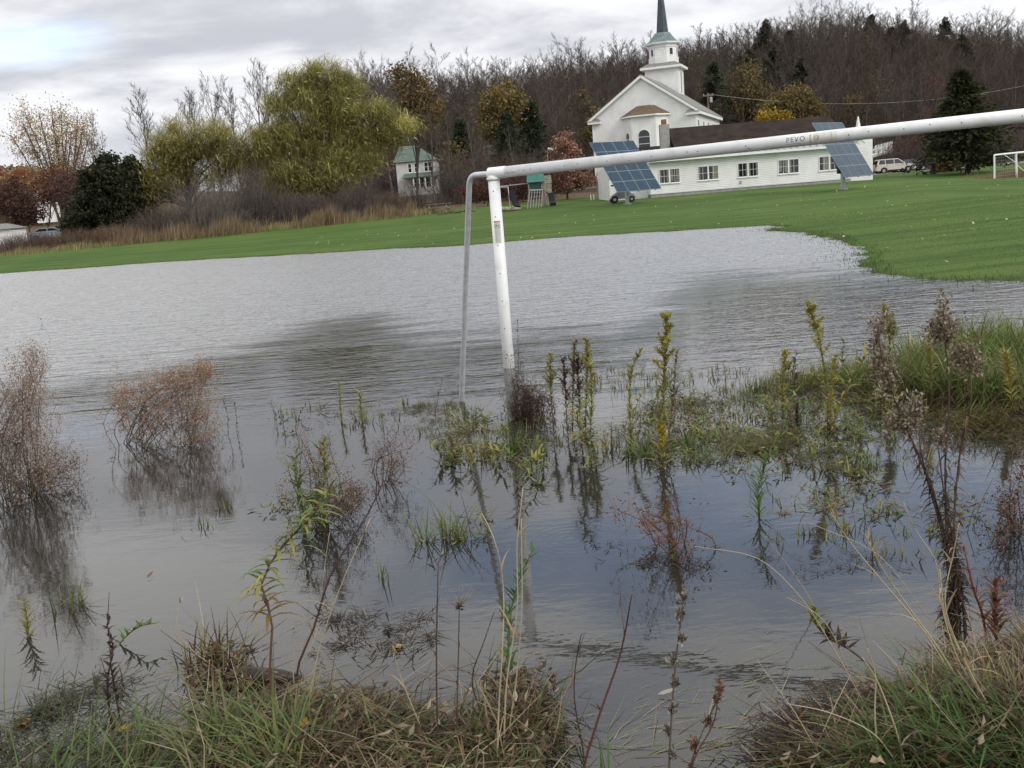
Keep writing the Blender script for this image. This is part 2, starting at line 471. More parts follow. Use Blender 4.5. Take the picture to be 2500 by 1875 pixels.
RX = np.concatenate([[-400, -140, -100, -60, -50], _sk[:, 0], [170, 300, 500]])
RZ = np.concatenate([[0, 0, 0, 2, 8], _sk[:, 2] - np.interp(_sk[:, 0], [0, 45, 80, 140], [17.5, 17.5, 15.0, 14.0]), [15, 16, 16]])
def smooth01(t):
    t = np.clip(t, 0, 1); return t * t * (3 - 2 * t)
def hill(P):
    x = P[:, 0] * 260.0 / np.maximum(P[:, 1], 120.0)
    r = np.interp(x, RX, RZ)
    y0 = 135.0 + 40.0 * np.exp(-((P[:, 0] + 9) / 15.0) ** 2)
    return r * smooth01((P[:, 1] - y0) / (260.0 - y0))
def farhill(P):
    return 26 * np.exp(-((P[:, 0] + 330) / 190.0) ** 2) * smooth01((P[:, 1] - 330) / 170.0)
def hnoise(P, s, seed):
    r = np.random.default_rng(seed); o = np.zeros(len(P))
    for _ in range(6):
        a = r.uniform(0, 6.28); k = s * r.uniform(.6, 1.7); ph = r.uniform(0, 6.28)
        o += np.sin((P[:, 0] * math.cos(a) + P[:, 1] * math.sin(a)) * k + ph)
    return o / 6
def ground_z(P):
    P = np.atleast_2d(np.asarray(P, float))[:, :2]
    w = np.zeros(len(P)); z = np.zeros(len(P))
    for cx, cy, cz in CTRL:
        k = 1.0 / (((P[:, 0] - cx) ** 2 + (P[:, 1] - cy) ** 2) + 6.0) ** 1.6
        w += k; z += k * cz
    z /= w
    d = sdist(P, WPOLY)                                   # inside the flood is positive
    d = d + hnoise(P, .9, 3) * .8 * smooth01((P[:, 1] - 10) / 8) + hnoise(P, 3.1, 14) * .35 * smooth01((P[:, 1] - 10) / 8) + hnoise(P, 4.0, 4) * .12
    up = np.minimum(z, np.maximum(-d, 0) * np.where(P[:, 1] < 8, .21, .035))
    depth = np.where(P[:, 1] < 9, .13 + .02 * P[:, 1], .35)
    zz = np.where(d > 0, -np.minimum(depth, d * .045 + .01), up + .002)
    for poly, hgt, sl in ((BANKL, .045, .2), (BANKR, .13, .3), (MOUND, .07, .15)):
        b = sdist(P, poly)
        zz = np.where(b > -.5, np.maximum(zz, np.minimum(hgt, b * sl)), zz)
    zz = zz + hnoise(P, 7.0, 5) * .012 * (P[:, 1] < 12)
    zz = zz + hill(P) + farhill(P)
    return zz
def gz(x, y):
    return float(ground_z(np.array([[x, y]]))[0])
def gp(px, py, depth):      # point on the terrain seen near a picture column, at a given depth
    p = at(px, py, depth)
    return np.array([p[0], p[1], gz(p[0], p[1])])

ys = [-14.0]
while ys[-1] < 2600:
    ys.append(ys[-1] + max(.07, .0125 * (ys[-1] + 6), .5 if ys[-1] < 1.5 else 0))
ys = np.array(ys)
tx = np.sinh(np.linspace(-2.3, 2.3, 300)) / math.sinh(2.3)
GXX = tx[None, :] * 1.35 * (ys[:, None] + 26)
P = np.stack([GXX, np.repeat(ys[:, None], len(tx), 1)], -1).reshape(-1, 2)
GZ = np.concatenate([ground_z(P[i:i + 40000]) for i in range(0, len(P), 40000)])
nx = len(tx)
i = np.arange(len(ys) - 1)[:, None] * nx; j = np.arange(nx - 1)[None]
F = np.stack([i + j, i + j + 1, i + nx + j + 1, i + nx + j], -1).reshape(-1, 4)
# ground cover by place: x = lawn, y = tan field edge / leaf litter, z = mud under and by the flood
dW = np.concatenate([sdist(P[i:i + 40000], WPOLY) for i in range(0, len(P), 40000)])
EDGE = np.array([(-150, 72), (-50, 76), (-30, 79.5), (-15, 81.5), (-7, 85), (-2, 90), (3, 92), (14, 100)], float)
edge_y = np.interp(P[:, 0], EDGE[:, 0], EDGE[:, 1], right=126)
litter = smooth01((P[:, 1] + hnoise(P, .8, 9) * 1.2 - edge_y + 1.4) / 1.6)
mud = smooth01((dW + .25 + hnoise(P, 3.0, 8) * .15) / .5)
near = smooth01((3.5 - P[:, 1]) / 1.0)
mud = np.maximum(mud, np.where(P[:, 1] < 9, .85, 0) * (1 - near * .3))
lawn = (1 - litter) * (1 - mud)
gm = bpy.data.materials.new('ground_cover'); gm.use_nodes = True
t = gm.node_tree; b = t.nodes['Principled BSDF']
pos = nd(t, 'ShaderNodeNewGeometry').outputs['Position']
att = nd(t, 'ShaderNodeSeparateXYZ', {0: nd(t, 'ShaderNodeAttribute', attribute_name='tint').outputs['Color']})
na = nd(t, 'ShaderNodeTexNoise', {'Vector': pos, 'Scale': .16, 'Detail': 5.0, 'Roughness': .6}).outputs[0]
nb = nd(t, 'ShaderNodeTexNoise', {'Vector': pos, 'Scale': 2.3, 'Detail': 6.0, 'Roughness': .7}).outputs[0]
ncm = nd(t, 'ShaderNodeMapping', {'Vector': pos, 'Scale': (.05, 1.1, 1.0), 'Rotation': (0, 0, .12)}).outputs[0]
nc = nd(t, 'ShaderNodeTexNoise', {'Vector': ncm, 'Scale': 1.0, 'Detail': 3.0}).outputs[0]
g1 = mixc(t, sstep(t, na, .35, .65), (.052, .110, .016, 1), (.090, .152, .028, 1))
g1 = mixc(t, sstep(t, nb, .3, .75, 0, .55), g1, (.105, .130, .042, 1))
g1 = mixc(t, sstep(t, nc, .46, .62, 0, .6), g1, (.030, .074, .010, 1))
nw = nd(t, 'ShaderNodeTexNoise', {'Vector': pos, 'Scale': .33, 'Detail': 6.0, 'Roughness': .68}).outputs[0]
g1 = mixc(t, sstep(t, nw, .56, .72, 0, .6), g1, (.125, .120, .050, 1))
mow = nd(t, 'ShaderNodeTexWave', {'Vector': nd(t, 'ShaderNodeMapping', {'Vector': pos, 'Rotation': (0, 0, R(-68))}).outputs[0], 'Scale': .16, 'Distortion': 1.6, 'Detail': 2.0, 'Detail Scale': .6}, wave_profile='SIN').outputs['Fac']
g1 = mixc(t, sstep(t, mow, .35, .65, 0, .22), g1, (.100, .165, .040, 1))
tan = mixc(t, sstep(t, nb, .35, .65), (.075, .052, .034, 1), (.15, .105, .06, 1))
mudc = mixc(t, sstep(t, nb, .35, .65), (.036, .030, .023, 1), (.070, .060, .049, 1))
cc = mixc(t, att.outputs[1], g1, tan)
cc = mixc(t, att.outputs[2], cc, mudc)
setin(b, 'Base Color', cc); setin(b, 'Roughness', .9); setin(b, 'Specular IOR Level', .15)
fine = nd(t, 'ShaderNodeTexNoise', {'Vector': pos, 'Scale': 9.0, 'Detail': 6.0, 'Roughness': .75}).outputs[0]
setin(b, 'Normal', nd(t, 'ShaderNodeBump', {'Height': fine, 'Strength': .8, 'Distance': .08}).outputs[0])
gmb = MB(); gmb.add(np.column_stack([P, GZ]), F, np.stack([lawn, litter, mud], 1))
ground = gmb.build('ground', gm, smooth=True); tag(ground, kind='structure')

# ------------------------------------------------------------------ flood water
wm = bpy.data.materials.new('flood_water'); wm.use_nodes = True
t = wm.node_tree; t.nodes.clear()
pos = nd(t, 'ShaderNodeNewGeometry').outputs['Position']
sp = nd(t, 'ShaderNodeSeparateXYZ', {0: pos})
yy = sp.outputs[1]; xx = sp.outputs[0]
big = nd(t, 'ShaderNodeTexNoise', {'Vector': pos, 'Scale': .16, 'Detail': 2.0, 'Roughness': .5}).outputs[0]
# wind: the far field is ruffled, the lee of the near bank nearly still
yw = mth(t, 'ADD', yy, mth(t, 'MULTIPLY', mth(t, 'SUBTRACT', big, .5), 9.0))
lee = mth(t, 'ADD', mth(t, 'MULTIPLY', sstep(t, mth(t, 'ABSOLUTE', mth(t, 'ADD', xx, 3.2)), .2, 2.2, 1.0, 0.0), 3.7), sstep(t, xx, 1.4, 4.6, 0.0, 6.3))
yw = mth(t, 'SUBTRACT', yw, lee)
streak = nd(t, 'ShaderNodeTexNoise', {'Vector': nd(t, 'ShaderNodeMapping', {'Vector': pos, 'Scale': (.35, 1.6, 1.0), 'Rotation': (0, 0, R(6))}).outputs[0], 'Scale': 1.1, 'Detail': 4.0, 'Roughness': .65}).outputs[0]
yw = mth(t, 'ADD', yw, mth(t, 'MULTIPLY', mth(t, 'SUBTRACT', streak, .5), 11.0))
wind = sstep(t, yw, 11.5, 18.0)
mid = mth(t, 'ADD', sstep(t, yy, 8.5, 13.5, 0.0, .15), mth(t, 'MULTIPLY', wind, .7))
def waves(scale, stretch, rot, detail, rough=.55, dist=0.0):
    mp = nd(t, 'ShaderNodeMapping', {'Vector': pos, 'Scale': (stretch, 1.0, 1.0), 'Rotation': (0, 0, rot)}).outputs[0]
    return nd(t, 'ShaderNodeTexNoise', {'Vector': mp, 'Scale': scale, 'Detail': detail, 'Roughness': rough, 'Distortion': dist}).outputs[0]
w1 = waves(2.6, .38, R(12), 3.0, .6, .3)
w2 = waves(7.5, .42, R(-7), 3.0, .6, .2)
w3 = waves(17.0, .5, R(18), 2.0)
def rings(px, py, k, reach):
    c = gr(px, py)
    ds = nd(t, 'ShaderNodeVectorMath', {0: pos, 1: (c[0], c[1], 0.0)}, operation='DISTANCE').outputs['Value']
    return mth(t, 'MULTIPLY', mth(t, 'SINE', mth(t, 'MULTIPLY', ds, k)), sstep(t, ds, .05, reach, 1.0, 0.0))
rg = mth(t, 'ADD', rings(1235 * S, 1165 * S, 105.0, .62), mth(t, 'MULTIPLY', rings(1310 * S, 870 * S, 60.0, 1.9), 1.4))
amp1 = mth(t, 'ADD', .0016, mth(t, 'MULTIPLY', mid, .085))
amp2 = mth(t, 'ADD', .0010, mth(t, 'MULTIPLY', mid, .045))
amp3 = mth(t, 'ADD', .0005, mth(t, 'MULTIPLY', mid, .014))
hh = mth(t, 'ADD', mth(t, 'ADD', mth(t, 'MULTIPLY', w1, amp1), mth(t, 'MULTIPLY', w2, amp2)), mth(t, 'MULTIPLY', w3, amp3))
hh = mth(t, 'ADD', hh, mth(t, 'MULTIPLY', rg, .00009))
bump = nd(t, 'ShaderNodeBump', {'Height': hh, 'Strength': 1.0, 'Distance': 1.0}).outputs[0]
fr = nd(t, 'ShaderNodeFresnel', {'IOR': 1.6, 'Normal': bump}).outputs[0]
fr = mth(t, 'MULTIPLY', fr, mth(t, 'SUBTRACT', 1.0, mth(t, 'MULTIPLY', wind, .15)))
# ripples too small to see one by one spread the mirror image, like fine wind chop does
chop = mth(t, 'ADD', .03, mth(t, 'MULTIPLY', wind, .35))
gl = nd(t, 'ShaderNodeBsdfGlossy', {'Color': (.96, .96, .97, 1), 'Roughness': chop, 'Normal': bump}).outputs[0]
silt = nd(t, 'ShaderNodeTexNoise', {'Vector': pos, 'Scale': .7, 'Detail': 4.0}).outputs[0]
murk = nd(t, 'ShaderNodeBsdfDiffuse', {'Color': mixc(t, sstep(t, silt, .3, .7), (.036, .034, .029, 1), (.058, .054, .048, 1))}).outputs[0]
clear = nd(t, 'ShaderNodeBsdfTransparent', {'Color': (.66, .63, .57, 1)}).outputs[0]
body = nd(t, 'ShaderNodeMixShader', {0: .56}); t.links.new(clear, body.inputs[1]); t.links.new(murk, body.inputs[2])
mx = nd(t, 'ShaderNodeMixShader', {0: fr}); t.links.new(body.outputs[0], mx.inputs[1]); t.links.new(gl, mx.inputs[2])
wout = nd(t, 'ShaderNodeOutputMaterial'); t.links.new(mx.outputs[0], wout.inputs[0])
wmb = MB(); wmb.add([(-150, 2.2, 0), (60, 2.2, 0), (60, 70, 0), (-150, 70, 0)], [(0, 1, 2, 3)])
water = wmb.build('water', wm); tag(water, kind='structure')

# ------------------------------------------------------------------ paved drive behind the annex and by the white house
asphalt = mat('grey_gravel_asphalt', (.23, .22, .215), .9, .15, 1.5, .3, 20)
def ribbon(name, pts, w, m, lift=.03):
    pts = np.array(pts, float); out = []
    tt = np.gradient(pts, axis=0); tt /= np.linalg.norm(tt, axis=1)[:, None]
    n = np.stack([-tt[:, 1], tt[:, 0]], 1)
    w = np.broadcast_to(w, (len(pts),))
    rows = []
    for s_ in np.linspace(-.5, .5, 5):
        q = pts + n * (w * s_)[:, None]
        rows.append(np.column_stack([q, ground_z(q) + lift]))
    V = np.stack(rows, 1); K = 5
    i = np.arange(len(pts) - 1)[:, None] * K; j = np.arange(K - 1)[None]
    F_ = np.stack([i + j + 1, i + j, i + K + j, i + K + j + 1], -1).reshape(-1, 4)
    mb = MB(); mb.add(V.reshape(-1, 3), F_)
    o = mb.build(name, m, smooth=True); tag(o, kind='structure'); return o
def dense(pts, step=1.5):
    pts = np.array(pts, float); out = []
    for a, b in zip(pts[:-1], pts[1:]):
        n_ = max(2, int(np.linalg.norm(b - a) / step))
        out += [a + (b - a) * k / n_ for k in range(n_)]
    return np.array(out + [pts[-1]])
ribbon('driveway', dense([(29, 100), (38, 108), (50, 114), (62, 117), (80, 121), (120, 126)]), 9.0, asphalt)
ribbon('road', dense([(-16, 96), (-9, 108), (-3, 122), (4, 140), (14, 148)]), np.linspace(4.2, 4.2, len(dense([(-16, 96), (-9, 108), (-3, 122), (4, 140), (14, 148)]))), asphalt)
# ------------------------------------------------------------------ helpers for buildings
def V3(*a): return np.array(a, float)
UPZ = V3(0, 0, 1)
def window(parent, o, r, n, w, h, mx_=1, my=1, trim=.07, arch=False, name='window', bar=.022, sill=True):
    """o = centre of the opening's bottom edge on the wall, r = right, n = outward. Frame with sill, pane and muntins inside."""
    o, r, n = V3(*o), V3(*r), V3(*n)
    f = MB(); p = MB()
    d0 = n * .035
    def B(u0, u1, z0, z1, dep, mb):
        pts = []
        for z in (z0, z1):
            for (u, k) in ((u0, 1), (u1, 1), (u1, 0), (u0, 0)):
                pts.append(o + r * u + UPZ * z + n * (dep * k - .01))
        mb.hexa(pts)
    hw = w / 2
    if not arch:
        B(-hw - trim, -hw, -trim, h + trim, .05, f); B(hw, hw + trim, -trim, h + trim, .05, f)
        B(-hw, hw, h, h + trim, .05, f)
        B(-hw, hw, -trim, 0, .05, f)
        if sill: B(-hw - trim * 1.4, hw + trim * 1.4, -trim - .05, -trim, .09, f)
        B(-hw, hw, 0, h, .012, p)
    else:
        rr = hw; hs = h - rr
        B(-hw - trim, -hw, -trim, hs, .05, f); B(hw, hw + trim, -trim, hs, .05, f); B(-hw, hw, -trim, 0, .05, f)
        k = 10
        for i in range(k):
            a0, a1 = math.pi * i / k, math.pi * (i + 1) / k
            q = []
            for dd in (-.01, .04):
                for (R_, a) in ((rr, a0), (rr + trim, a0), (rr + trim, a1), (rr, a1)):
                    q.append(o + r * (R_ * math.cos(a)) + UPZ * (hs + R_ * math.sin(a)) + n * dd)
            f.hexa(q)
        poly = [o + r * -hw, o + r * hw, o + r * hw + UPZ * hs] + [o + r * (rr * math.cos(math.pi * i / k)) + UPZ * (hs + rr * math.sin(math.pi * i / k)) for i in range(1, k)] + [o - r * hw + UPZ * hs]
        p.prism([q - n * .01 for q in poly], n * .022)
    fo = f.build(name, M['trim'], parent)
    p.build('pane', M['glass'], fo)
    if mx_ > 1 or my > 1:
        for k in range(1, mx_):
            u = -hw + w * k / mx_; g = MB()
            B(u - bar / 2, u + bar / 2, 0, h if not arch else h - .05, .028, g); g.build('muntin', M['trim'], fo)
        for k in range(1, my):
            z = h * k / my; g = MB()
            B(-hw, hw, z - bar / 2, z + bar / 2, .030, g); g.build('muntin', M['trim'], fo)
    return fo
def roof_slab(mb, a, b, c, d, th):       # quad a b c d (ccw from above) thickened downward
    q = [V3(*x) for x in (a, b, c, d)]
    dn = V3(0, 0, -th)
    mb.hexa([x + dn for x in q] + q)

# ------------------------------------------------------------------ church
CY = R(20)
FL = V3(11.85, 119.0, 0)
cr, cb = V3(math.cos(CY), -math.sin(CY), 0), V3(math.sin(CY), math.cos(CY), 0)
def CL(u, v, z): return FL + cr * u + cb * v + UPZ * z
CW, CLN, CZ0, CZE, CZR = 12.1, 20.0, 3.0, 9.95, 14.15
church = thing('church', 'white clapboard church with dark steeple and five sided bay under a rust brown roof', 'church', tuple(CL(CW / 2, CLN / 2, 0) * V3(1, 1, 0) + V3(0, 0, 1.5)))
mb = MB(); mb.prism([CL(0, 0, CZ0), CL(CW, 0, CZ0), CL(CW, 0, CZE), CL(CW / 2, 0, CZR), CL(0, 0, CZE)], cb * CLN)
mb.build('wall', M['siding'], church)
mb = MB(); mb.prism([CL(.06, .06, .9), CL(CW - .06, .06, .9), CL(CW - .06, .06, CZ0 - .004), CL(.06, .06, CZ0 - .004)], cb * (CLN - .12))
found = mb.build('foundation', M['stone'], church)
sb = MB()
for zr in range(4):                                                      # rough stone blocks on the corner in view
    zz = 1.25 + zr * .42
    for k in range(5):
        u0 = .1 + k * .72 + (zr % 2) * .3 + rng.uniform(-.05, .05)
        w_ = .64 + rng.uniform(-.06, .06)
        b_ = MB(); dd = rng.uniform(.03, .09)
        b_.hexa([CL(u0, -dd, zz), CL(u0 + w_, -dd, zz), CL(u0 + w_, .08, zz), CL(u0, .08, zz), CL(u0 + .02, -dd + .01, zz + .39), CL(u0 + w_ - .02, -dd + .01, zz + .39), CL(u0 + w_, .08, zz + .39), CL(u0, .08, zz + .39)])
        b_.build('stone', M['stone'], found)
roof = MB(); oh, fo_ = .45, .35
sl = (CZR - CZE) / (CW / 2)
zt = CZR + .16; ze = CZE + .16 - sl * oh
roof_slab(roof, CL(CW / 2, -fo_, zt), CL(-oh, -fo_, ze), CL(-oh, CLN + fo_, ze), CL(CW / 2, CLN + fo_, zt), .14)
roof_slab(roof, CL(CW + oh, -fo_, ze), CL(CW / 2, -fo_, zt), CL(CW / 2, CLN + fo_, zt), CL(CW + oh, CLN + fo_, ze), .14)
roof.build('roof', M['grey_shingle'], church)
tr = MB()
for s_ in (0, 1):                                                        # rake boards and eave fascia
    u0 = -oh if s_ == 0 else CW + oh
    tr.beam(CL(u0, -fo_ + .05, ze - .25), CL(CW / 2, -fo_ + .05, zt - .25), .12, .26)
    tr.beam(CL(u0 + (.10 if s_ == 0 else -.10), -fo_ + .15, ze - .27), CL(u0 + (.10 if s_ == 0 else -.10), CLN + .2, ze - .27), .2, .3)
tr.build('fascia', M['trim'], church)
for s_ in (0, 1):                                                        # cornice returns with small hip tops
    u0, u1 = (-oh, 1.05) if s_ == 0 else (CW - 1.05, CW + oh)
    c_ = MB(); c_.hexa([CL(u0, -fo_ - .12, ze - .5), CL(u1, -fo_ - .12, ze - .5), CL(u1, .0, ze - .5), CL(u0, .0, ze - .5), CL(u0, -fo_ - .12, ze - .22), CL(u1, -fo_ - .12, ze - .22), CL(u1, .0, ze - .22), CL(u0, .0, ze - .22)])
    co_ = c_.build('cornice_return', M['trim'], church)
    c_ = MB(); c_.hexa([CL(u0 - .05, -fo_ - .17, ze - .218), CL(u1 + .05, -fo_ - .17, ze - .218), CL(u1 + .05, -.01, ze - .218), CL(u0 - .05, -.01, ze - .218), CL(u0 + .2, -.1, ze + .08), CL(u1 - .3, -.1, ze + .08), CL(u1 - .3, -.01, ze + .08), CL(u0 + .2, -.01, ze + .08)])
    c_.build('return_roof', M['grey_shingle'], co_)
# bay
BV = [(3.7, 0), (5.0, -1.7), (7.8, -1.7), (8.9, 0)]
bz0, bz1 = 4.0, 9.55
b_ = MB(); b_.prism([CL(u, v, bz0) for u, v in BV], UPZ * (bz1 - bz0)); bay = b_.build('bay', M['siding'], church)
BO = [(3.3, -.02), (4.85, -2.05), (7.95, -2.05), (9.3, -.02)]
b_ = MB(); bt = [CL(u, v, bz1) for u, v in BO] ; tp = [CL(5.3, -.02, bz1 + 1.25), CL(5.75, -.75, bz1 + 1.25), CL(7.0, -.75, bz1 + 1.25), CL(7.4, -.02, bz1 + 1.25)]
bm_ = [q + UPZ * .16 for q in bt]
b_.add(bt + bm_, [(3, 2, 1, 0), (0, 1, 5, 4), (1, 2, 6, 5), (2, 3, 7, 6)]); b_.build('bay_fascia', M['trim'], church)
b_ = MB(); b2 = [q + UPZ * .004 for q in bm_]; b_.add(b2 + tp, [(0, 1, 5, 4), (1, 2, 6, 5), (2, 3, 7, 6), (4, 5, 6, 7)]); b_.build('bay_roof', M['brown_shingle'], church)
def facet(i):
    p, q = CL(*BV[i], 0), CL(*BV[i + 1], 0); r = (q - p) / np.linalg.norm(q - p); return (p + q) / 2, r, V3(r[1], -r[0], 0)
o_, r_, n_ = facet(1); window(church, o_ + UPZ * 5.75, r_, n_, 1.3, 2.3, 1, 3, .09, True, bar=.05)
o_, r_, n_ = facet(2); window(church, o_ + UPZ * 5.75, r_, n_, .95, 2.15, 1, 3, .08, True, bar=.05)
o_, r_, n_ = facet(0); window(church, o_ + UPZ * 5.75, r_, n_, .8, 2.15, 1, 3, .08, True, bar=.05)
for k in range(5):
    window(church, CL(CW, 1.6 + k * 4.1, 4.6), cb, cr, .95, 4.1, 2, 4, .13, bar=.04)
# corner boards
for u, v in ((0, 0), (CW, 0), (CW, CLN)):
    c_ = MB(); c_.box(-.03, .16, -.03, .16, CZ0, CZE - .05, fn=lambda a, b, z, u=u, v=v: CL(u + (a if u == 0 else -a), v + (b if v == 0 else -b), z)); c_.build('corner_board', M['trim'], church)
# tower
TV = 15.0
def TL(a, b, z): return CL(CW / 2 + a, TV + b, z)
zq = lambda y, x=1628: float(at(x, y, 131)[2])
tz1 = zq(171); hf = 2.1
c_ = MB(); c_.box(-hf, hf, -hf, hf, 11.0, tz1, fn=TL); tower = c_.build('tower', M['siding'], church)
c_ = MB(); c_.box(-hf - .5, hf + .5, -hf - .5, hf + .5, tz1 + .003, tz1 + .28, fn=TL); c_.build('tower_cornice', M['trim'], church)
c_ = MB(); q0 = [TL(a * (hf + .5), b * (hf + .5), tz1 + .285) for a, b in ((-1, -1), (1, -1), (1, 1), (-1, 1))]; q1 = [TL(a * 1.7, b * 1.7, tz1 + .8) for a, b in ((-1, -1), (1, -1), (1, 1), (-1, 1))]
c_.add(q0 + q1, [(0, 1, 5, 4), (1, 2, 6, 5), (2, 3, 7, 6), (3, 0, 4, 7), (4, 5, 6, 7)]); c_.build('tower_roof', M['grey_shingle'], church)
for n_, r_, o_ in ((cr, cb, TL(hf, 0, 13.0)),):
    f_ = window(church, o_, r_, n_, .7, 2.6, 1, 1, .1, name='louver_window')
bz0_, bz1_ = tz1 + .6, zq(112)
rb = 1.83
def octa(mb, prof, rot=math.pi / 8):
    n = 8
    th = np.arange(n) * 2 * math.pi / n + rot
    rows = [[TL(r * math.cos(a), r * math.sin(a), z) for a in th] for r, z in prof]
    v = np.array(rows).reshape(-1, 3)
    f = []
    for i in range(len(prof) - 1):
        for j in range(n): f.append((i * n + j, i * n + (j + 1) % n, (i + 1) * n + (j + 1) % n, (i + 1) * n + j))
    f.append(tuple(range(n))[::-1]); f.append(tuple(range((len(prof) - 1) * n, len(prof) * n)))
    mb.add(v, f); return mb
octa(MB(), [(rb + .1, bz0_), (rb + .1, bz0_ + .9), (rb, bz0_ + .95), (rb, bz1_ - .3), (rb + .08, bz1_ - .28), (rb + .08, bz1_)]).build('belfry', M['siding'], church)
octa(MB(), [(rb + .1, bz1_ + .003), (rb + .45, bz1_ + .15), (rb + .48, bz1_ + .32), (rb + .2, bz1_ + .34)]).build('belfry_cornice', M['trim'], church)
ap = rb * math.cos(math.pi / 8)
for k in range(8):
    a = k * math.pi / 4
    n_ = cr * math.cos(a) + cb * math.sin(a); r_ = V3(-n_[1], n_[0], 0)
    o_ = TL(ap * math.cos(a), ap * math.sin(a), bz0_ + 1.1)
    if k % 2 == 1 or k == 0:
        f_ = window(church, o_, r_, n_, .46, bz1_ - bz0_ - 1.55, 1, 1, .06, name='louver')
    else:
        p_ = MB()
        for (u0, u1, z0, z1) in ((-.42, -.36, 0, bz1_ - bz0_ - 1.5), (.36, .42, 0, bz1_ - bz0_ - 1.5), (-.36, .36, bz1_ - bz0_ - 1.56, bz1_ - bz0_ - 1.5), (-.36, .36, 0, .06)):
            p_.hexa([o_ + r_ * u + UPZ * (z - .1) + n_ * d for z in (z0, z1) for u, d in ((u0, .03), (u1, .03), (u1, -.02), (u0, -.02))])
        p_.build('blank_panel', M['trim'], church)
zf0 = bz1_ + .343; zf1 = zq(86)
octa(MB(), [(rb + .40, zf0), (rb + .02, zf0 + .25), (1.35, zf0 + .75), (1.0, zf0 + 1.25), (.80, zf1 + .15)]).build('flared_copper_base', M['copper'], church)
octa(MB(), [(.78, zf1 + .152), (.40, zq(0)), (.03, zq(-90))]).build('spire', M['spire'], church)

# ------------------------------------------------------------------ annex: long low parish hall in front of the church
AX0, AX1, AY = 11.75, 27.2, 76.5
AZ0, AZ1 = 1.0, 3.72
annex = thing('parish_hall', 'long low white hall with paired windows and dark brown roof behind the goal bar', 'building', (20, 79, 1.0))
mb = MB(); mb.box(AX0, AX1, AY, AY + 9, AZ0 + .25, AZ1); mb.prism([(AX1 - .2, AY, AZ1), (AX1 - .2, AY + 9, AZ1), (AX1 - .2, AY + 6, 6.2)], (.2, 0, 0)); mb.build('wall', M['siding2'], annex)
mb = MB(); mb.box(AX0 + .05, AX1 - .05, AY + .05, AY + 8.9, .6, AZ0 + .247); mb.build('foundation', M['concrete'], annex)
mb = MB(); roof_slab(mb, (AX0 - .3, AY - .45, AZ1 + .06), (AX1 + .3, AY - .45, AZ1 + .06), (AX1 + .3, AY + 1.75, AZ1 + .92), (AX0 - .3, AY + 1.75, AZ1 + .92), .07)
ap_ = mb.build('metal_roof_skirt', M['metal_roof'], annex)
for k in range(34):
    x = AX0 - .2 + k * .5
    s_ = MB(); s_.beam((x, AY - .45, AZ1 + .085), (x, AY + 1.7, AZ1 + .93), .05, .06); s_.build('roof_seam', M['metal_roof'], ap_)
mb = MB(); RX0 = 14.2
roof_slab(mb, (RX0 - .15, AY + 1.7, AZ1 + .93), (AX1 + .3, AY + 1.7, AZ1 + .93), (AX1 + .3, AY + 6, 6.35), (RX0 + .05, AY + 6, 6.35), .12)
roof_slab(mb, (AX1 + .3, AY + 9.4, 4.2), (RX0 - .1, AY + 9.4, 4.2), (RX0 + .05, AY + 6, 6.35), (AX1 + .3, AY + 6, 6.35), .12)
mb.prism([(RX0 - .1, AY + 1.8, 4.4), (RX0 - .1, AY + 9.2, 4.2), (RX0 + .1, AY + 6, 6.22)], (.15, 0, 0))
mb.build('roof', M['dark_shingle'], annex)
mb = MB(); mb.box(AX0 - .3, AX1 + .3, AY - .50, AY - .452, AZ1 - .08, AZ1 + .09); mb.box(AX0 - .3, AX1 + .3, AY - .45, AY - .001, AZ1 - .06, AZ1 - .02); mb.build('gutter', M['trim'], annex)
curt = mat('drawn_curtain', (.20, .19, .175), .8, .3, 12.0)
for iw, (px, py) in enumerate(((1635.0, 442), (1729.5, 436), (1826.5, 428), (1925.5, 421), (2025.0, 414))):
    c_ = at(px, py, AY)
    for s_ in (-1, 1):
        wn_ = window(annex, (c_[0] + s_ * .405, AY, 2.05), (1, 0, 0), (0, -1, 0), .70, .98, 2, 2, .055, bar=.02)
        xc_ = c_[0] + s_ * .405
        for u0, u1, z0 in (((-.35, -.22, 0), (.2, .35, 0)), ((-.35, -.12, .1), (.1, .35, .05)), ((-.35, -.2, 0),), ((-.1, .33, 0),), ((-.35, -.27, 0), (.24, .35, 0)))[(iw * 2 + (s_ > 0)) % 5]:
            q_ = MB(); q_.box(xc_ + u0, xc_ + u1, AY - .0145, AY - .0125, 2.06 + z0, 3.02); q_.build('curtain', curt, wn_)
c_ = MB(); c_.box(18.62, 18.74, AY - .09, AY - .001, 1.55, 1.75); c_.build('wall_vent', M['galv'], annex)
ch = MB(); ch.box(13.25, 13.95, 79.6, 80.3, 3.5, 6.55); chim = ch.build('chimney', M['concrete'], annex)
ch = MB(); ch.box(13.42, 13.78, 79.75, 80.15, 6.553, 6.95); ch.build('chimney_pot', M['brick'], chim)
# lower link between hall and church
mb = MB(); mb.box(8.75, AX0 - .01, 77.6, 86, .7, 3.5); mb.build('link_wall', M['siding2'], annex)
mb = MB(); roof_slab(mb, (8.4, 77.2, 3.5), (14.1, 77.2, 3.5), (14.1, 81.5, 5.0), (9.6, 81.5, 5.0), .1); mb.build('link_roof', M['dark_shingle'], annex)

# small white structure with a needle-like peak behind the hall's right end
sh = thing('gazebo', 'small white structure with needle thin pointed roof beside the hall end', 'gazebo', (33, 92, 1.0))
c_ = at(2095, 283, 92); cz = float(c_[2]); cx_ = float(c_[0])
mb = MB(); mb.lathe([(.0, cz), (.06, cz - .1), (.42, cz - 2.0), (.44, cz - 2.02)], 6, cx_, 92); mb.build('pointed_roof', M['trim'], sh)
mb = MB(); mb.box(cx_ - 1.1, cx_ + 1.3, 92, 94, .6, cz - 2.0); mb.build('wall', M['siding2'], sh)

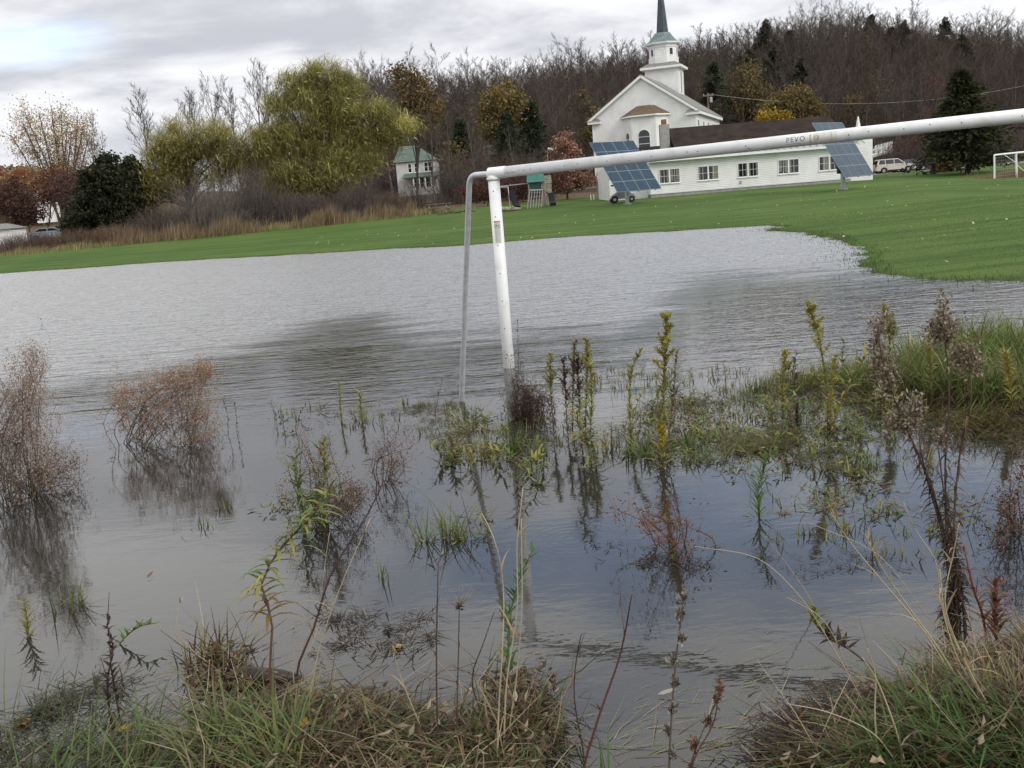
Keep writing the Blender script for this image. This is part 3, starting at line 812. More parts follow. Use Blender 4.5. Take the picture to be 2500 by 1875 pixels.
# ------------------------------------------------------------------ white farmhouse with green roof
hx0, hx1, HY = float(at(968, 420, 165)[0]), float(at(1067, 420, 165)[0]), 165.0
hz0 = float(at(1060, 472, 165)[2]); hz1 = float(at(1062, 389, 165)[2]); hzr = float(at(1000, 355, 168)[2])
house = thing('farmhouse', 'white two storey house with green metal roof and front porch behind the trees', 'house', ((hx0 + hx1) / 2, HY, hz0))
mb = MB(); mb.box(hx0, hx1, HY, HY + 8, hz0 - 1.5, hz1); mb.build('wall', siding('house_clapboard', (.60, .60, .60), .16), house)
mb = MB()
a, b_, c_, d = V3(hx0 - .4, HY - .4, hz1 - .05), V3(hx1 + .4, HY - .4, hz1 - .05), V3(hx1 + .4, HY + 8.4, hz1 - .05), V3(hx0 - .4, HY + 8.4, hz1 - .05)
e, f_ = V3(hx0 + .5, HY + 4, hzr), V3(hx1 - 3.3, HY + 4, hzr)
mb.add([a, b_, c_, d, e, f_], [(0, 1, 5, 4), (1, 2, 5), (2, 3, 4, 5), (3, 0, 4), (3, 2, 1, 0)]); mb.build('roof', M['green_roof'], house)
for px in (1000, 1016, 1040, 1050):
    window(house, (float(at(px, 405, HY)[0]), HY, hz1 - 1.75), (1, 0, 0), (0, -1, 0), .5, 1.35, 1, 2, .1, bar=.05)
pz = float(at(1040, 428, HY - 2)[2]); px0, px1 = float(at(1008, 440, HY - 2)[0]), float(at(1069, 440, HY - 2)[0])
mb = MB(); mb.hexa([(px0 - 1.5, HY - 2.4, pz - .25), (px1 + .3, HY - 2.4, pz - .25), (px1 + .3, HY - .01, pz - .25), (px0 - 1.5, HY - .01, pz - .25), (px0 - 1.5, HY - 2.4, pz - .13), (px1 + .3, HY - 2.4, pz - .13), (px1 + .3, HY - .01, pz + .55), (px0 - 1.5, HY - .01, pz + .55)]); porch = mb.build('porch_roof', M['green_roof'], house)
mb = MB(); mb.box(px0, px1, HY - 2.2, HY - .01, hz0 - .1, hz0 + .25); mb.build('porch_floor', M['trim'], house)
for k in range(5):
    x = px0 + .1 + (px1 - px0 - .2) * k / 4
    mb = MB(); mb.box(x - .09, x + .09, HY - 2.2, HY - 2.02, hz0 + .253, pz - .253); mb.build('porch_post', M['trim'], house)
mb = MB(); mb.box(px0, px1, HY - 2.15, HY - 2.09, hz0 + 1.0, hz0 + 1.1)
for k in range(26):
    x = px0 + (px1 - px0) * k / 25
    mb.box(x - .03, x + .03, HY - 2.14, HY - 2.10, hz0 + .25, hz0 + 1.0)
mb.build('porch_railing', M['trim'], house)
for px in (1018, 1030, 1046):
    window(house, (float(at(px, 450, HY)[0]), HY, hz0 + .9), (1, 0, 0), (0, -1, 0), .7, 1.8, 1, 2, .1, bar=.05)

# far pale buildings glimpsed through the woods
for (x0, x1, y0, y1, dep, lab) in ((1186, 1214, 376, 392, 165, 'pale house glimpsed through bare trees right of the farmhouse'), (84, 126, 482, 500, 165, 'pale low house glimpsed behind the rusty red shrubs'), (2398, 2430, 305, 335, 150, 'pale house wall glimpsed beside the dark spruce above the goal bar')):
    p0 = at(x0, y1, dep); p1 = at(x1, y0, dep)
    hs = thing('small_house', lab, 'house', (float(p0[0] + p1[0]) / 2, dep, float(p0[2])))
    mb = MB(); mb.box(p0[0], p1[0], dep, dep + 5, p0[2] - 3, p1[2]); mb.build('wall', M['trim'], hs)
    mb = MB(); mb.prism([(p0[0] - .3, dep - .3, p1[2]), (p0[0] - .3, dep + 5.3, p1[2]), (p0[0] - .3, dep + 2.5, p1[2] + 1.6)], (p1[0] - p0[0] + .6, 0, 0)); mb.build('roof', M['grey_shingle'], hs)
    window(hs, ((p0[0] + p1[0]) / 2, dep, (p0[2] + p1[2]) / 2 - .4), (1, 0, 0), (0, -1, 0), .6, .8, 1, 2, .08)
shp = at(8, 585, 92)
shed = thing('shed', 'small white shed with grey roof at the left edge behind brown shrubs', 'shed', (float(shp[0]), 92.0, .6))
x0, x1 = float(at(-60, 570, 92)[0]), float(at(27, 570, 92)[0]); zz = float(at(25, 558, 92)[2]); zr_ = float(at(5, 546, 93.5)[2])
mb = MB(); mb.box(x0, x1, 92, 95, .2, zz); mb.build('wall', M['siding2'], shed)
mb = MB(); mb.add([(x0 - .2, 91.7, zz), (x1 + .2, 91.7, zz), (x1 + .2, 95.3, zz), (x0 - .2, 95.3, zz), (x0 + .8, 93.5, zr_), (x1 - .9, 93.5, zr_)], [(0, 1, 5, 4), (1, 2, 5), (2, 3, 4, 5), (3, 0, 4), (3, 2, 1, 0)]); mb.build('roof', M['grey_shingle'], shed)

# ------------------------------------------------------------------ solar trackers
def tracker(name, tl, u, v, ncol, nrow, base, label):
    tl, u, v = V3(*tl), V3(*u), V3(*v)
    n = np.cross(v, u); n /= np.linalg.norm(n)
    if n[2] < 0: n = -n
    th = thing(name, label, 'solar tracker', base, 'solar trackers on the lawn')
    ul, vl = u / np.linalg.norm(u), v / np.linalg.norm(v)
    me = None
    for i in range(ncol):
        for j in range(nrow):
            o = tl + u * (i / ncol) + v * (j / nrow)
            du, dv = u / ncol - ul * .012, v / nrow - vl * .012
            o = o + ul * .006 + vl * .006
            b = MB(); k = n * .035
            q = [o - k, o + du - k, o + du + dv - k, o + dv - k, o, o + du, o + du + dv, o + dv]
            b.hexa(q)
            fr_ = b.build('solar_panel', M['solar_frame'], th)
            b = MB(); i0, i1 = .022, .022
            a0 = o + ul * i0 + vl * i0; a1 = o + du - ul * i0 + vl * i0; a2 = o + du + dv - ul * i0 - vl * i0; a3 = o + dv + ul * i0 - vl * i0
            b.add([a0 + n * .003, a1 + n * .003, a2 + n * .003, a3 + n * .003], [(0, 1, 2, 3)], np.array([(0, 0, 0), (1, 0, 0), (1, 1, 0), (0, 1, 0)], float))
            b.build('cells', M['solar'], fr_)
    r = MB()
    for s_ in (.12, .5, .88):
        r.beam(tl + u * s_ - n * .09, tl + u * s_ + v - n * .09, .06, .1, up=n)
    for s_ in (.3, .7):
        r.beam(tl + v * s_ - n * .2 + u * .04, tl + v * s_ + u * .96 - n * .2, .08, .12, up=n)
    r.build('rack', M['galv'], th)
    c = tl + (u + v) / 2 - n * .34
    p = MB(); p.tube([(base[0], base[1], base[2] - .3), (base[0], base[1], c[2] - .35)], .145, 12); p.build('pole', M['galv'], th, smooth=False)
    p = MB(); p.lathe([(.30, base[2] - .1), (.30, base[2] + .06), (.26, base[2] + .09)], 14, base[0], base[1]); p.build('footing', M['concrete'], th)
    p = MB(); p.beam((base[0], base[1], c[2] - .4), c, .26, .30); p.box(c[0] - .2, c[0] + .2, c[1] - .2, c[1] + .2, c[2] - .22, c[2] + .12); p.build('tilt_head', M['galv'], th)
    p = MB(); p.box(base[0] - .34, base[0] - .15, base[1] - .15, base[1] + .13, base[2] + 1.0, base[2] + 1.75); p.build('control_box', M['dark'], th)
    p = MB(); q = tl + u * .02 + v * .86; p.tube([q - n * .05, q - n * .05 - ul * .25], .05, 8); p.build('sensor', M['black'], th)
    return th
def trk(px, py, dep, u, v, bx, by, lab):
    b = gp(bx, by, dep)
    c = at(px, py, dep)                           # centre of the array as seen
    tl = c - (V3(*u) + V3(*v)) / 2
    return tracker('solar_tracker', tl, u, v, 4, 5, (float(c[0]) + .0, float(c[1]) + .2, float(b[2])), lab)
trk(1527.5, 404.5, 69.0, (3.337, 2.3, 0), (1.466, -2.127, -3.46), 1530, 497, 'tilted solar panel tracker at the left end of the white hall')
trk(2059.5, 364.0, 62.5, (2.86, 2.86, 0), (1.463, -1.463, -3.43), 2064, 462, 'bluer steeply turned solar panel tracker at the right end of the white hall')

# ------------------------------------------------------------------ vehicles
def vehicle(name, label, loc, yaw, paint, Lh=4.7, group=None, kind='suv'):
    th = thing(name, label, 'car', (0, 0, 0), group)
    w = .92
    body = [(-2.33, .42), (-2.36, .80), (-2.30, 1.0), (-2.05, 1.04), (.95, 1.04), (1.35, 1.02), (2.12, .90), (2.30, .78), (2.33, .48), (2.28, .36), (1.85, .34), (1.80, .55), (1.66, .70), (1.42, .76), (1.18, .70), (1.04, .55), (.99, .32), (-1.00, .32), (-1.05, .55), (-1.19, .70), (-1.43, .76), (-1.67, .70), (-1.81, .55), (-1.86, .36), (-2.25, .36)]
    ins = MB()
    # outer sides slightly tumblehome: three rings across the width
    n = len(body); rows = []
    for yy_, sx_, dz in ((-w, .985, 0), (-w * .93, 1.0, .012), (w * .93, 1.0, .012), (w, .985, 0)):
        rows += [(x * sx_, yy_, z + (dz if z > .8 else 0)) for x, z in body]
    f = [tuple(range(n)), tuple(range(3 * n, 4 * n))[::-1]]
    for r_ in range(3):
        for i in range(n): f.append((r_ * n + i, (r_ + 1) * n + i, (r_ + 1) * n + (i + 1) % n, r_ * n + (i + 1) % n))
    ins.add(rows, f); bo = ins.build('body', paint, th)
    if kind == 'suv': cab = [(-2.22, 1.045), (-2.02, 1.58), (-1.75, 1.68), (.15, 1.68), (.38, 1.62), (1.12, 1.045)]
    else: cab = [(-1.75, 1.045), (-1.2, 1.38), (-.9, 1.44), (.2, 1.44), (.45, 1.38), (1.25, 1.045)]
    m = len(cab); hi = max(z for _, z in cab)
    c = MB(); wz = lambda z: w * (.97 - .2 * (z - 1.045) / (hi - 1.045))
    v = [(x, -wz(z), z) for x, z in cab] + [(x, wz(z), z) for x, z in cab]
    c.add(v, [tuple(range(m)), tuple(range(m, 2 * m))[::-1]] + [(i, i + m, (i + 1) % m + m, (i + 1) % m) for i in range(m)]); c.build('cabin', paint, th)
    g = MB()
    zt_, zb = hi - .09, 1.09
    def side_win(x0b, x1b, x0t, x1t, s_):
        q = [(x0b, zb), (x1b, zb), (x1t, zt_), (x0t, zt_)]
        pts = [V3(x, s_ * (wz(z) + .004), z) for x, z in q]
        if s_ > 0: pts = pts[::-1]
        g.add(pts, [(0, 1, 2, 3)])
    for s_ in (-1, 1):
        if kind == 'suv':
            side_win(-2.02, -1.28, -1.86, -1.28, s_); side_win(-1.2, -.25, -1.2, -.25, s_); side_win(-.17, .92, -.17, .30, s_)
        else:
            side_win(-1.5, -.3, -1.02, -.3, s_); side_win(-.22, 1.05, -.22, .30, s_)
    k0, k1 = cab[-2], cab[-1]
    ws = []
    for t_, s_ in ((.1, -1), (.1, 1), (.93, 1), (.93, -1)):
        x = k1[0] + (k0[0] - k1[0]) * t_; z = k1[1] + (k0[1] - k1[1]) * t_
        ws.append((x + .006, s_ * (wz(z) - .07), z + .006))
    g.add(ws, [(0, 1, 2, 3)])
    k0, k1 = cab[0], cab[1]; ws = []
    for t_, s_ in ((.15, 1), (.15, -1), (.9, -1), (.9, 1)):
        x = k0[0] + (k1[0] - k0[0]) * t_; z = k0[1] + (k1[1] - k0[1]) * t_
        ws.append((x - .006, s_ * (wz(z) - .07), z + .004))
    g.add(ws, [(0, 1, 2, 3)]); g.build('windows', M['glass'], th)
    for x in (-1.43, 1.42):
        for s_ in (-1, 1):
            t_ = MB(); pr = []
            for r_, y_ in ((.20, -.10), (.33, -.11), (.355, -.07), (.355, .07), (.33, .11), (.20, .10)):
                pr.append([(x + r_ * math.cos(a), s_ * (w - .11) + y_, .355 + r_ * math.sin(a)) for a in np.linspace(0, 2 * math.pi, 18, endpoint=False)])
            vv = np.array(pr).reshape(-1, 3); ff = [(i * 18 + j, i * 18 + (j + 1) % 18, (i + 1) * 18 + (j + 1) % 18, (i + 1) * 18 + j) for i in range(5) for j in range(18)]
            t_.add(vv, ff); wh = t_.build('wheel', M['tyre'], th)
            rm = MB(); yc_ = s_ * (w - .11) + s_ * .085
            for k in range(6):
                a = k * math.pi / 3
                rm.beam((x, yc_, .355), (x + .21 * math.cos(a), yc_, .355 + .21 * math.sin(a)), .085, .03, up=(0, 1, 0))
            rm.tube([(x, yc_ - .03, .355), (x, yc_ + .03, .355)], .06, 10)
            pr = [[(x + r_ * math.cos(a), yc_ + y_, .355 + r_ * math.sin(a)) for a in np.linspace(0, 2 * math.pi, 18, endpoint=False)] for r_, y_ in ((.18, -.02), (.18, .02), (.225, .02), (.225, -.02))]
            rm.add(np.array(pr).reshape(-1, 3), [(i * 18 + j, i * 18 + (j + 1) % 18, (i + 1) * 18 + (j + 1) % 18, (i + 1) * 18 + j) for i in range(3) for j in range(18)])
            rm.build('rim', M['rim'], wh)
    for s_ in (-1, 1):
        h_ = MB(); h_.box(2.10, 2.29, s_ * .70 - .16, s_ * .70 + .16, .74, .90); h_.build('headlight', M['lamp_clear'], th)
        h_ = MB(); h_.box(-2.385, -2.2, s_ * .80 - .12, s_ * .80 + .125, .82, 1.12); h_.build('tail_light', M['lamp_red'], th)
        h_ = MB(); h_.box(.78, .95, s_ * 1.0 - .09, s_ * 1.0 + .09, 1.08, 1.22); h_.build('mirror', paint, th)
        h_ = MB(); h_.box(-.98, .98, s_ * .915 - .02, s_ * .915 + .02, .30, .42); h_.build('side_sill', M['black'], th)
        if kind == 'suv':
            h_ = MB(); h_.beam((-1.7, s_ * .62, 1.73), (.1, s_ * .62, 1.73), .05, .05); h_.build('roof_rail', M['black'], th)
    h_ = MB(); h_.box(2.26, 2.37, -.8, .8, .36, .60); h_.build('front_bumper', M['black'] if kind == 'suv' else paint, th)
    h_ = MB(); h_.box(-2.40, -2.30, -.86, .86, .40, .66); h_.build('rear_bumper', paint, th)
    for s_ in (-1, 1):
        for xd in ((-1.24, -.22), (-.2, .98)):
            d_ = MB(); d_.box(xd[1] - .9, xd[1] - .72, s_ * .925 - .012, s_ * .925 + .012, .90, .935); d_.build('door_handle', M['black'], th)
    th.location = loc; th.rotation_euler = (0, 0, yaw)
    return th
p = gp(2181, 422, 118)
vehicle('parked_car', 'champagne gold estate car parked side on beyond the white hall', (p[0], p[1], p[2] + .04), R(-1), M['gold_paint'], group='parked cars')
p = gp(2218, 420, 121.5)
vehicle('parked_car', 'dark blue car half hidden behind the gold one', (p[0], p[1], p[2] + .04), R(-4), M['blue_paint'], group='parked cars', kind='sedan')
p = gp(128, 575, 104)
vehicle('parked_car', 'pale silver car with blue glass showing above the brown brush', (p[0], p[1], p[2] + .1), R(12), M['silver_paint'], group='parked cars', kind='sedan')
p = gp(158, 572, 108)
vehicle('parked_car', 'second silver car just right of the other above the brush', (p[0] + 1.0, p[1], p[2] + .1), R(10), M['silver_paint'], group='parked cars', kind='sedan')

# covered mower at the left tracker
p = gp(1519, 486, 72)
mw = thing('covered_mower', 'low machine under a grey tarpaulin with black wheels by the left solar tracker', 'mower', tuple(map(float, p)))
mb = MB(); pr = []
prof = [(-.9, .30), (-.78, .52), (-.45, .72), (-.1, 1.12), (.12, 1.2), (.35, .95), (.62, .66), (.86, .55), (.93, .28)]
for yk, sc in ((-.5, .72), (-.42, .95), (-.1, 1.0), (.25, .97), (.48, .75)):
    pr.append([(p[0] + x * (.9 + .1 * sc), p[1] + yk, p[2] + .22 + (z - .22) * sc) for x, z in prof])
vv = np.array(pr).reshape(-1, 3); k = len(prof)
mb.add(vv, [(i * k + j, i * k + j + 1, (i + 1) * k + j + 1, (i + 1) * k + j) for i in range(4) for j in range(k - 1)] + [tuple(range(k))[::-1], tuple(range(4 * k, 5 * k))]); mb.build('tarpaulin', M['tarp'], mw, smooth=True)
for dx, r_ in ((-.6, .26), (.62, .22)):
    for dy in (-.46, .4):
        t_ = MB(); t_.tube([(p[0] + dx, p[1] + dy - .09, p[2] + r_), (p[0] + dx, p[1] + dy + .09, p[2] + r_)], r_, 14); wh = t_.build('wheel', M['tyre'], mw)
        t_ = MB(); t_.tube([(p[0] + dx, p[1] + dy - .1, p[2] + r_), (p[0] + dx, p[1] + dy + .1, p[2] + r_)], r_ * .42, 10); t_.build('rim', M['galv'], wh)

# ------------------------------------------------------------------ goals
def goal_near():
    B0 = gr(1253, 1022); T0 = at(1204, 423, B0[1])
    SB = gr(1127, 980)
    BR = at(2500, 282, 7.72)
    T0 = V3(T0[0], T0[1], T0[2])
    dirb = (BR - T0); dirb /= np.linalg.norm(dirb)
    g = thing('soccer_goal', 'big white tubular goal standing in the flood water in front', 'goal', (float(B0[0]), float(B0[1]), -.2), 'soccer goals')
    rp, rb_ = .056, .053
    far = T0 + dirb * 7.32
    pts = np.linspace(0, 1, 2)[:, None]
    mb = MB(); mb.tube([T0 - dirb * .035, far + dirb * .035], rb_, 40); bar = mb.build('crossbar', M['goal_paint'], g, smooth=True)
    for i_, (top, bot) in enumerate(((T0, B0), (far, V3(far[0], far[1], 0)))):
        dn = (V3(*bot) - top); L_ = np.linalg.norm(dn); dn /= L_
        mb = MB(); mb.tube([top + dn * .02, top + dn * (L_ + .25)], rp, 32); post = mb.build('goal_post', M['goal_paint'], g, smooth=True)
        # dried flood mud up to a clear line on the foot of the post
        mb = MB(); mb.tube([top + dn * (L_ - .53), top + dn * (L_ + .24)], rp + .0022, 32, cap=False); mb.build('mud_film', M['mud_film'], post, smooth=True)
        # welded corner: sleeve on the bar and a gusset collar on the post
        sgn = 1 if i_ == 0 else -1
        mb = MB(); mb.tube([top - dirb * .042 * sgn, top + dirb * .135 * sgn], rb_ + .004, 96)
        sl_ = mb.build('corner_sleeve', M['goal_paint'], g, smooth=False)
        mb = MB(); q = top + dn * rb_ * .75
        mb.tube([q, q + dn * .02, q + dn * .035], [rp + .016, rp + .010, rp + .001], 28); mb.build('weld_collar', M['goal_paint'], sl_, smooth=True)
        fwd = np.cross(dirb, UPZ); fwd = fwd / np.linalg.norm(fwd)
        if fwd[1] > 0: fwd = -fwd
        for k in (.168, .228):
            b = top + dirb * k * sgn + UPZ * -.004 + fwd * (rb_ - .002)
            mb = MB(); mb.tube([b, b + fwd * .006, b + fwd * .0065, b + fwd * .011], [.0145, .0145, .010, .008], 14); mb.build('bolt', M['alu'], g)
        # back stay of bare bent pipe
        off = (SB - B0) if i_ == 0 else (SB - B0) * V3(-.1, 1, 1)
        foot = V3(*bot) + off
        if i_ == 0: foot = V3(*SB)
        hd = V3(foot[0] - top[0], foot[1] - top[1], 0); hd /= np.linalg.norm(hd)
        e0 = top + UPZ * -.004
        # runs out level, then a tight bend down towards the foot
        k1 = e0 + V3(-.235 * sgn, .18, 0.004)
        dn2 = foot - k1; dn2 /= np.linalg.norm(dn2)
        in2 = (k1 - e0) / np.linalg.norm(k1 - e0)
        bend = [k1 - in2 * .09 * (1 - t_) ** 2 * 1.0 + dn2 * .11 * t_ ** 2 for t_ in np.linspace(0, 1, 9)]
        path = [e0 + in2 * .03, e0 + in2 * .08] + bend + [foot, foot + dn2 * .3]
        mb = MB(); mb.tube(path, [.029] * (len(path)), 20); stay = mb.build('back_stay', M['alu'], g, smooth=True)
        mb = MB(); mb.tube([e0 + in2 * .04, e0 + in2 * .066], .034, 18); mb.build('stay_collar', M['goal_paint'], stay)
    # ground bar at the back and lettering
    fw = np.cross(dirb, UPZ); fw /= np.linalg.norm(fw)
    if fw[1] > 0: fw = -fw
    upb = np.cross(fw, dirb)
    if upb[2] < 0: upb = -upb
    def onbar(s_, arc, off=.0012):           # distance along the bar, distance round it (0 = facing the camera)
        a = arc / rb_
        return T0 + dirb * s_ + (fw * math.cos(a) + upb * math.sin(a)) * (rb_ + off)
    # lettering printed on the bar
    cu = bpy.data.curves.new('goal_lettering', 'FONT'); cu.body = 'PEVO'; cu.size = .058; cu.space_character = 1.22; cu.fill_mode = 'BOTH'; cu.resolution_u = 3
    to = bpy.data.objects.new('goal_lettering', cu); COL.objects.link(to)
    dg = bpy.context.evaluated_depsgraph_get(); me = to.evaluated_get(dg).to_mesh()
    import bmesh
    bm = bmesh.new(); bm.from_mesh(me)
    for yk in np.arange(.003, .06, .003):            # cut the letters into thin bands so that they can wrap round the pipe
        bmesh.ops.bisect_plane(bm, geom=bm.verts[:] + bm.edges[:] + bm.faces[:], plane_co=(0, float(yk), 0), plane_no=(0, 1, 0))
    bm.verts.index_update()
    vs = np.array([v.co[:] for v in bm.verts]); fs = [tuple(v.index for v in p_.verts) for p_ in bm.faces]; bm.free()
    to.evaluated_get(dg).to_mesh_clear(); bpy.data.objects.remove(to)
    vs[:, 0] -= vs[:, 0].min(); wtxt = vs[:, 0].max()
    def s_of(px, py):
        best = min(np.linspace(0, 7, 1400), key=lambda s_: (lambda q: abs((CMN.T @ (q - V3(0, 0, EYE)))[0] / -(CMN.T @ (q - V3(0, 0, EYE)))[2] * FPX + 1250 - px))(T0 + dirb * s_))
        return float(best)
    s0, s1 = s_of(1923, 340), s_of(1967, 340)
    sx_ = (s1 - s0) / wtxt
    arc0 = -.012
    mb = MB(); mb.add([onbar(s0 + a * sx_, arc0 + b * 1.0) for a, b, _ in vs], fs, (1, 1, 1))
    mb.build('lettering', mat('faded_black_print', (.10, .10, .105), .6, .5, 60.0, col2=(.26, .26, .26)), g)
    mb = MB()
    for k in range(9):                       # worn small print under the letters, only dashes left
        a = s0 + .004 + k * .0125
        mb.add([onbar(a, arc0 - .018), onbar(a + .009, arc0 - .018), onbar(a + .009, arc0 - .0135), onbar(a, arc0 - .0135)], [(0, 1, 2, 3)])
    mb.build('worn_print', mat('worn_print', (.45, .45, .44), .6, .1), g)
    def patch(sa, sb_, a0, a1, m, name, off=.0013, n=6):
        mb = MB(); vv = []; ff = []
        for i in range(n + 1):
            for s_ in (sa, sb_): vv.append(onbar(s_, a0 + (a1 - a0) * i / n, off))
        for i in range(n): ff.append((2 * i, 2 * i + 1, 2 * i + 3, 2 * i + 2))
        mb.add(vv, ff); return mb.build(name, m, g)
    so = s_of(1981, 338)
    patch(so - .009, so + .006, -.034, .034, mat('old_yellow_glue', (.34, .28, .08), .6, .4, 70.0, col2=(.68, .66, .55)), 'glue_strip')
    patch(so + .022, so + .21, -.036, .044, mat('faded_sticker', (.66, .65, .61), .55, .08, 25.0), 'sticker_remnant')
    mb = MB(); cs = so + .048
    for k in range(18):
        a0, a1 = 2 * math.pi * k / 18, 2 * math.pi * (k + 1) / 18
        q = [onbar(cs + r_ * math.cos(a), .004 + r_ * math.sin(a), .0022) for r_, a in ((.010, a0), (.021, a0), (.021, a1), (.010, a1))]
        mb.add(q, [(0, 1, 2, 3)])
    mb.build('rust_ring', mat('rust_ring', (.45, .30, .12), .7, .4, 50.0, col2=(.58, .56, .42)), g)
    patch(so + .165, so + .172, -.03, .04, mat('sticker_edge', (.52, .49, .38), .6, .2, 40.0), 'sticker_edge', .0022)
    mb = MB()
    for (px, py, arc) in ((1300, 408, 0), (1415, 397, .0), (1540, 396, -.018), (1681, 375, .0), (1829, 362, -.025), (1833, 364, -.03), (2122, 331, 0.005), (2271, 316, .008), (1243, 417, .01)):
        s_ = s_of(px, py)
        th_ = np.arange(7) * 2 * math.pi / 7
        mb.add([onbar(s_ + .004 * math.cos(a), arc + .0055 * math.sin(a), .0015) for a in th_], [tuple(range(7))])
    mb.build('paint_chips', M['bark_dark'], g)
    # net clip holes down the front of the post and along the bar
    dnp = (V3(*B0) - T0); Lp = np.linalg.norm(dnp); dnp /= Lp
    hxp = np.cross(dnp, V3(0, -1, 0)); hxp /= np.linalg.norm(hxp); hxp = hxp if hxp[0] > 0 else -hxp
    fpp = np.cross(hxp, dnp); fpp = fpp if fpp[1] < 0 else -fpp
    mb = MB(); th_ = np.arange(8) * 2 * math.pi / 8
    for yy_ in (465, 525, 593, 660, 727, 794, 858):
        d_ = (yy_ - 423) / 600 * Lp; a0 = -.012 / rp
        mb.add([T0 + dnp * (d_ + .006 * math.sin(a)) + (fpp * math.cos(a0 + .0055 * math.cos(a) / rp) + hxp * math.sin(a0 + .0055 * math.cos(a) / rp)) * (rp + .0012) for a in th_], [tuple(range(8))[::-1]])
    for s_ in np.arange(.35, 7.0, .42):
        mb.add([onbar(s_ + .0045 * math.cos(a), -.004 + .0055 * math.sin(a), .0013) for a in th_], [tuple(range(8))])
    stuff(mb.build('net_holes', M['bark_dark'], g))
    # warning label on the post
    dn = V3(*B0) - T0; L_ = np.linalg.norm(dn); dn /= L_
    hx = np.cross(dn, V3(0, -1, 0)); hx /= np.linalg.norm(hx)
    if hx[0] < 0: hx = -hx
    fp = np.cross(hx, dn)
    if fp[1] > 0: fp = -fp
    def onpost(d, arc, off=.0012):
        a = arc / rp
        return T0 + dn * d + (fp * math.cos(a) + hx * math.sin(a)) * (rp + off)
    def ppatch(d0, d1, a0, a1, m, par, name, off=.0012, n=8):
        mb = MB(); vv = []; ff = []
        for i in range(n + 1):
            for d in (d1, d0): vv.append(onpost(d, a0 + (a1 - a0) * i / n, off))
        for i in range(n): ff.append((2 * i, 2 * i + 2, 2 * i + 3, 2 * i + 1))
        mb.add(vv, ff); return mb.build(name, m, par)
    top_ = .455
    lab = ppatch(top_, top_ + .215, -.033, .030, mat('warning_label_paper', (.66, .655, .63), .5, .06, 20.0), g, 'warning_label')
    ppatch(top_, top_ + .014, -.033, .030, mat('warning_label_orange', (.50, .27, .08), .5, .2, 60.0), lab, 'label_header', .0022)
    gm_ = MB(); ink = mat('label_ink', (.16, .13, .10), .6, .2, 40.0); red = mat('label_ring_brown', (.46, .28, .15), .6, .2, 40.0)
    for k in range(20):
        a0, a1 = 2 * math.pi * k / 20, 2 * math.pi * (k + 1) / 20
        gm_.add([onpost(top_ + .052 + r_ * math.sin(a), .0 + r_ * math.cos(a), .0023) for r_, a in ((.0225, a0), (.0265, a0), (.0265, a1), (.0225, a1))], [(0, 3, 2, 1)])
    gm_.build('label_ring', red, lab)
    gm_ = MB()
    for (d0, a0, d1, a1, w_) in ((.040, -.014, .044, .012, .006), (.044, -.012, .062, -.016, .005), (.044, .004, .060, .008, .005), (.044, -.004, .056, -.006, .005), (.060, .008, .066, .016, .005)):
        u_ = np.array([d1 - d0, a1 - a0]); u_ /= np.linalg.norm(u_); pn = np.array([-u_[1], u_[0]]) * w_ / 2
        q = [(d0 + pn[0], a0 + pn[1]), (d1 + pn[0], a1 + pn[1]), (d1 - pn[0], a1 - pn[1]), (d0 - pn[0], a0 - pn[1])]
        gm_.add([onpost(top_ + d, a, .0024) for d, a in q], [(0, 1, 2, 3)])
    gm_.build('label_pictogram', ink, lab)
    gm_ = MB(); lt = mat('label_faint_print', (.52, .52, .50), .6, .1)
    for k in range(11):
        d = top_ + .092 + k * .0105
        e_ = rng.uniform(.014, .025)
        for q_ in range(6):
            a0, a1 = -.026 + (e_ + .026) * q_ / 6, -.026 + (e_ + .026) * (q_ + 1) / 6
            gm_.add([onpost(d, a0, .0022), onpost(d + .004, a0, .0022), onpost(d + .004, a1, .0022), onpost(d, a1, .0022)], [(0, 1, 2, 3)])
    gm_.build('label_small_print', lt, lab)
    return g, B0, T0
goal, GB, GT = goal_near()

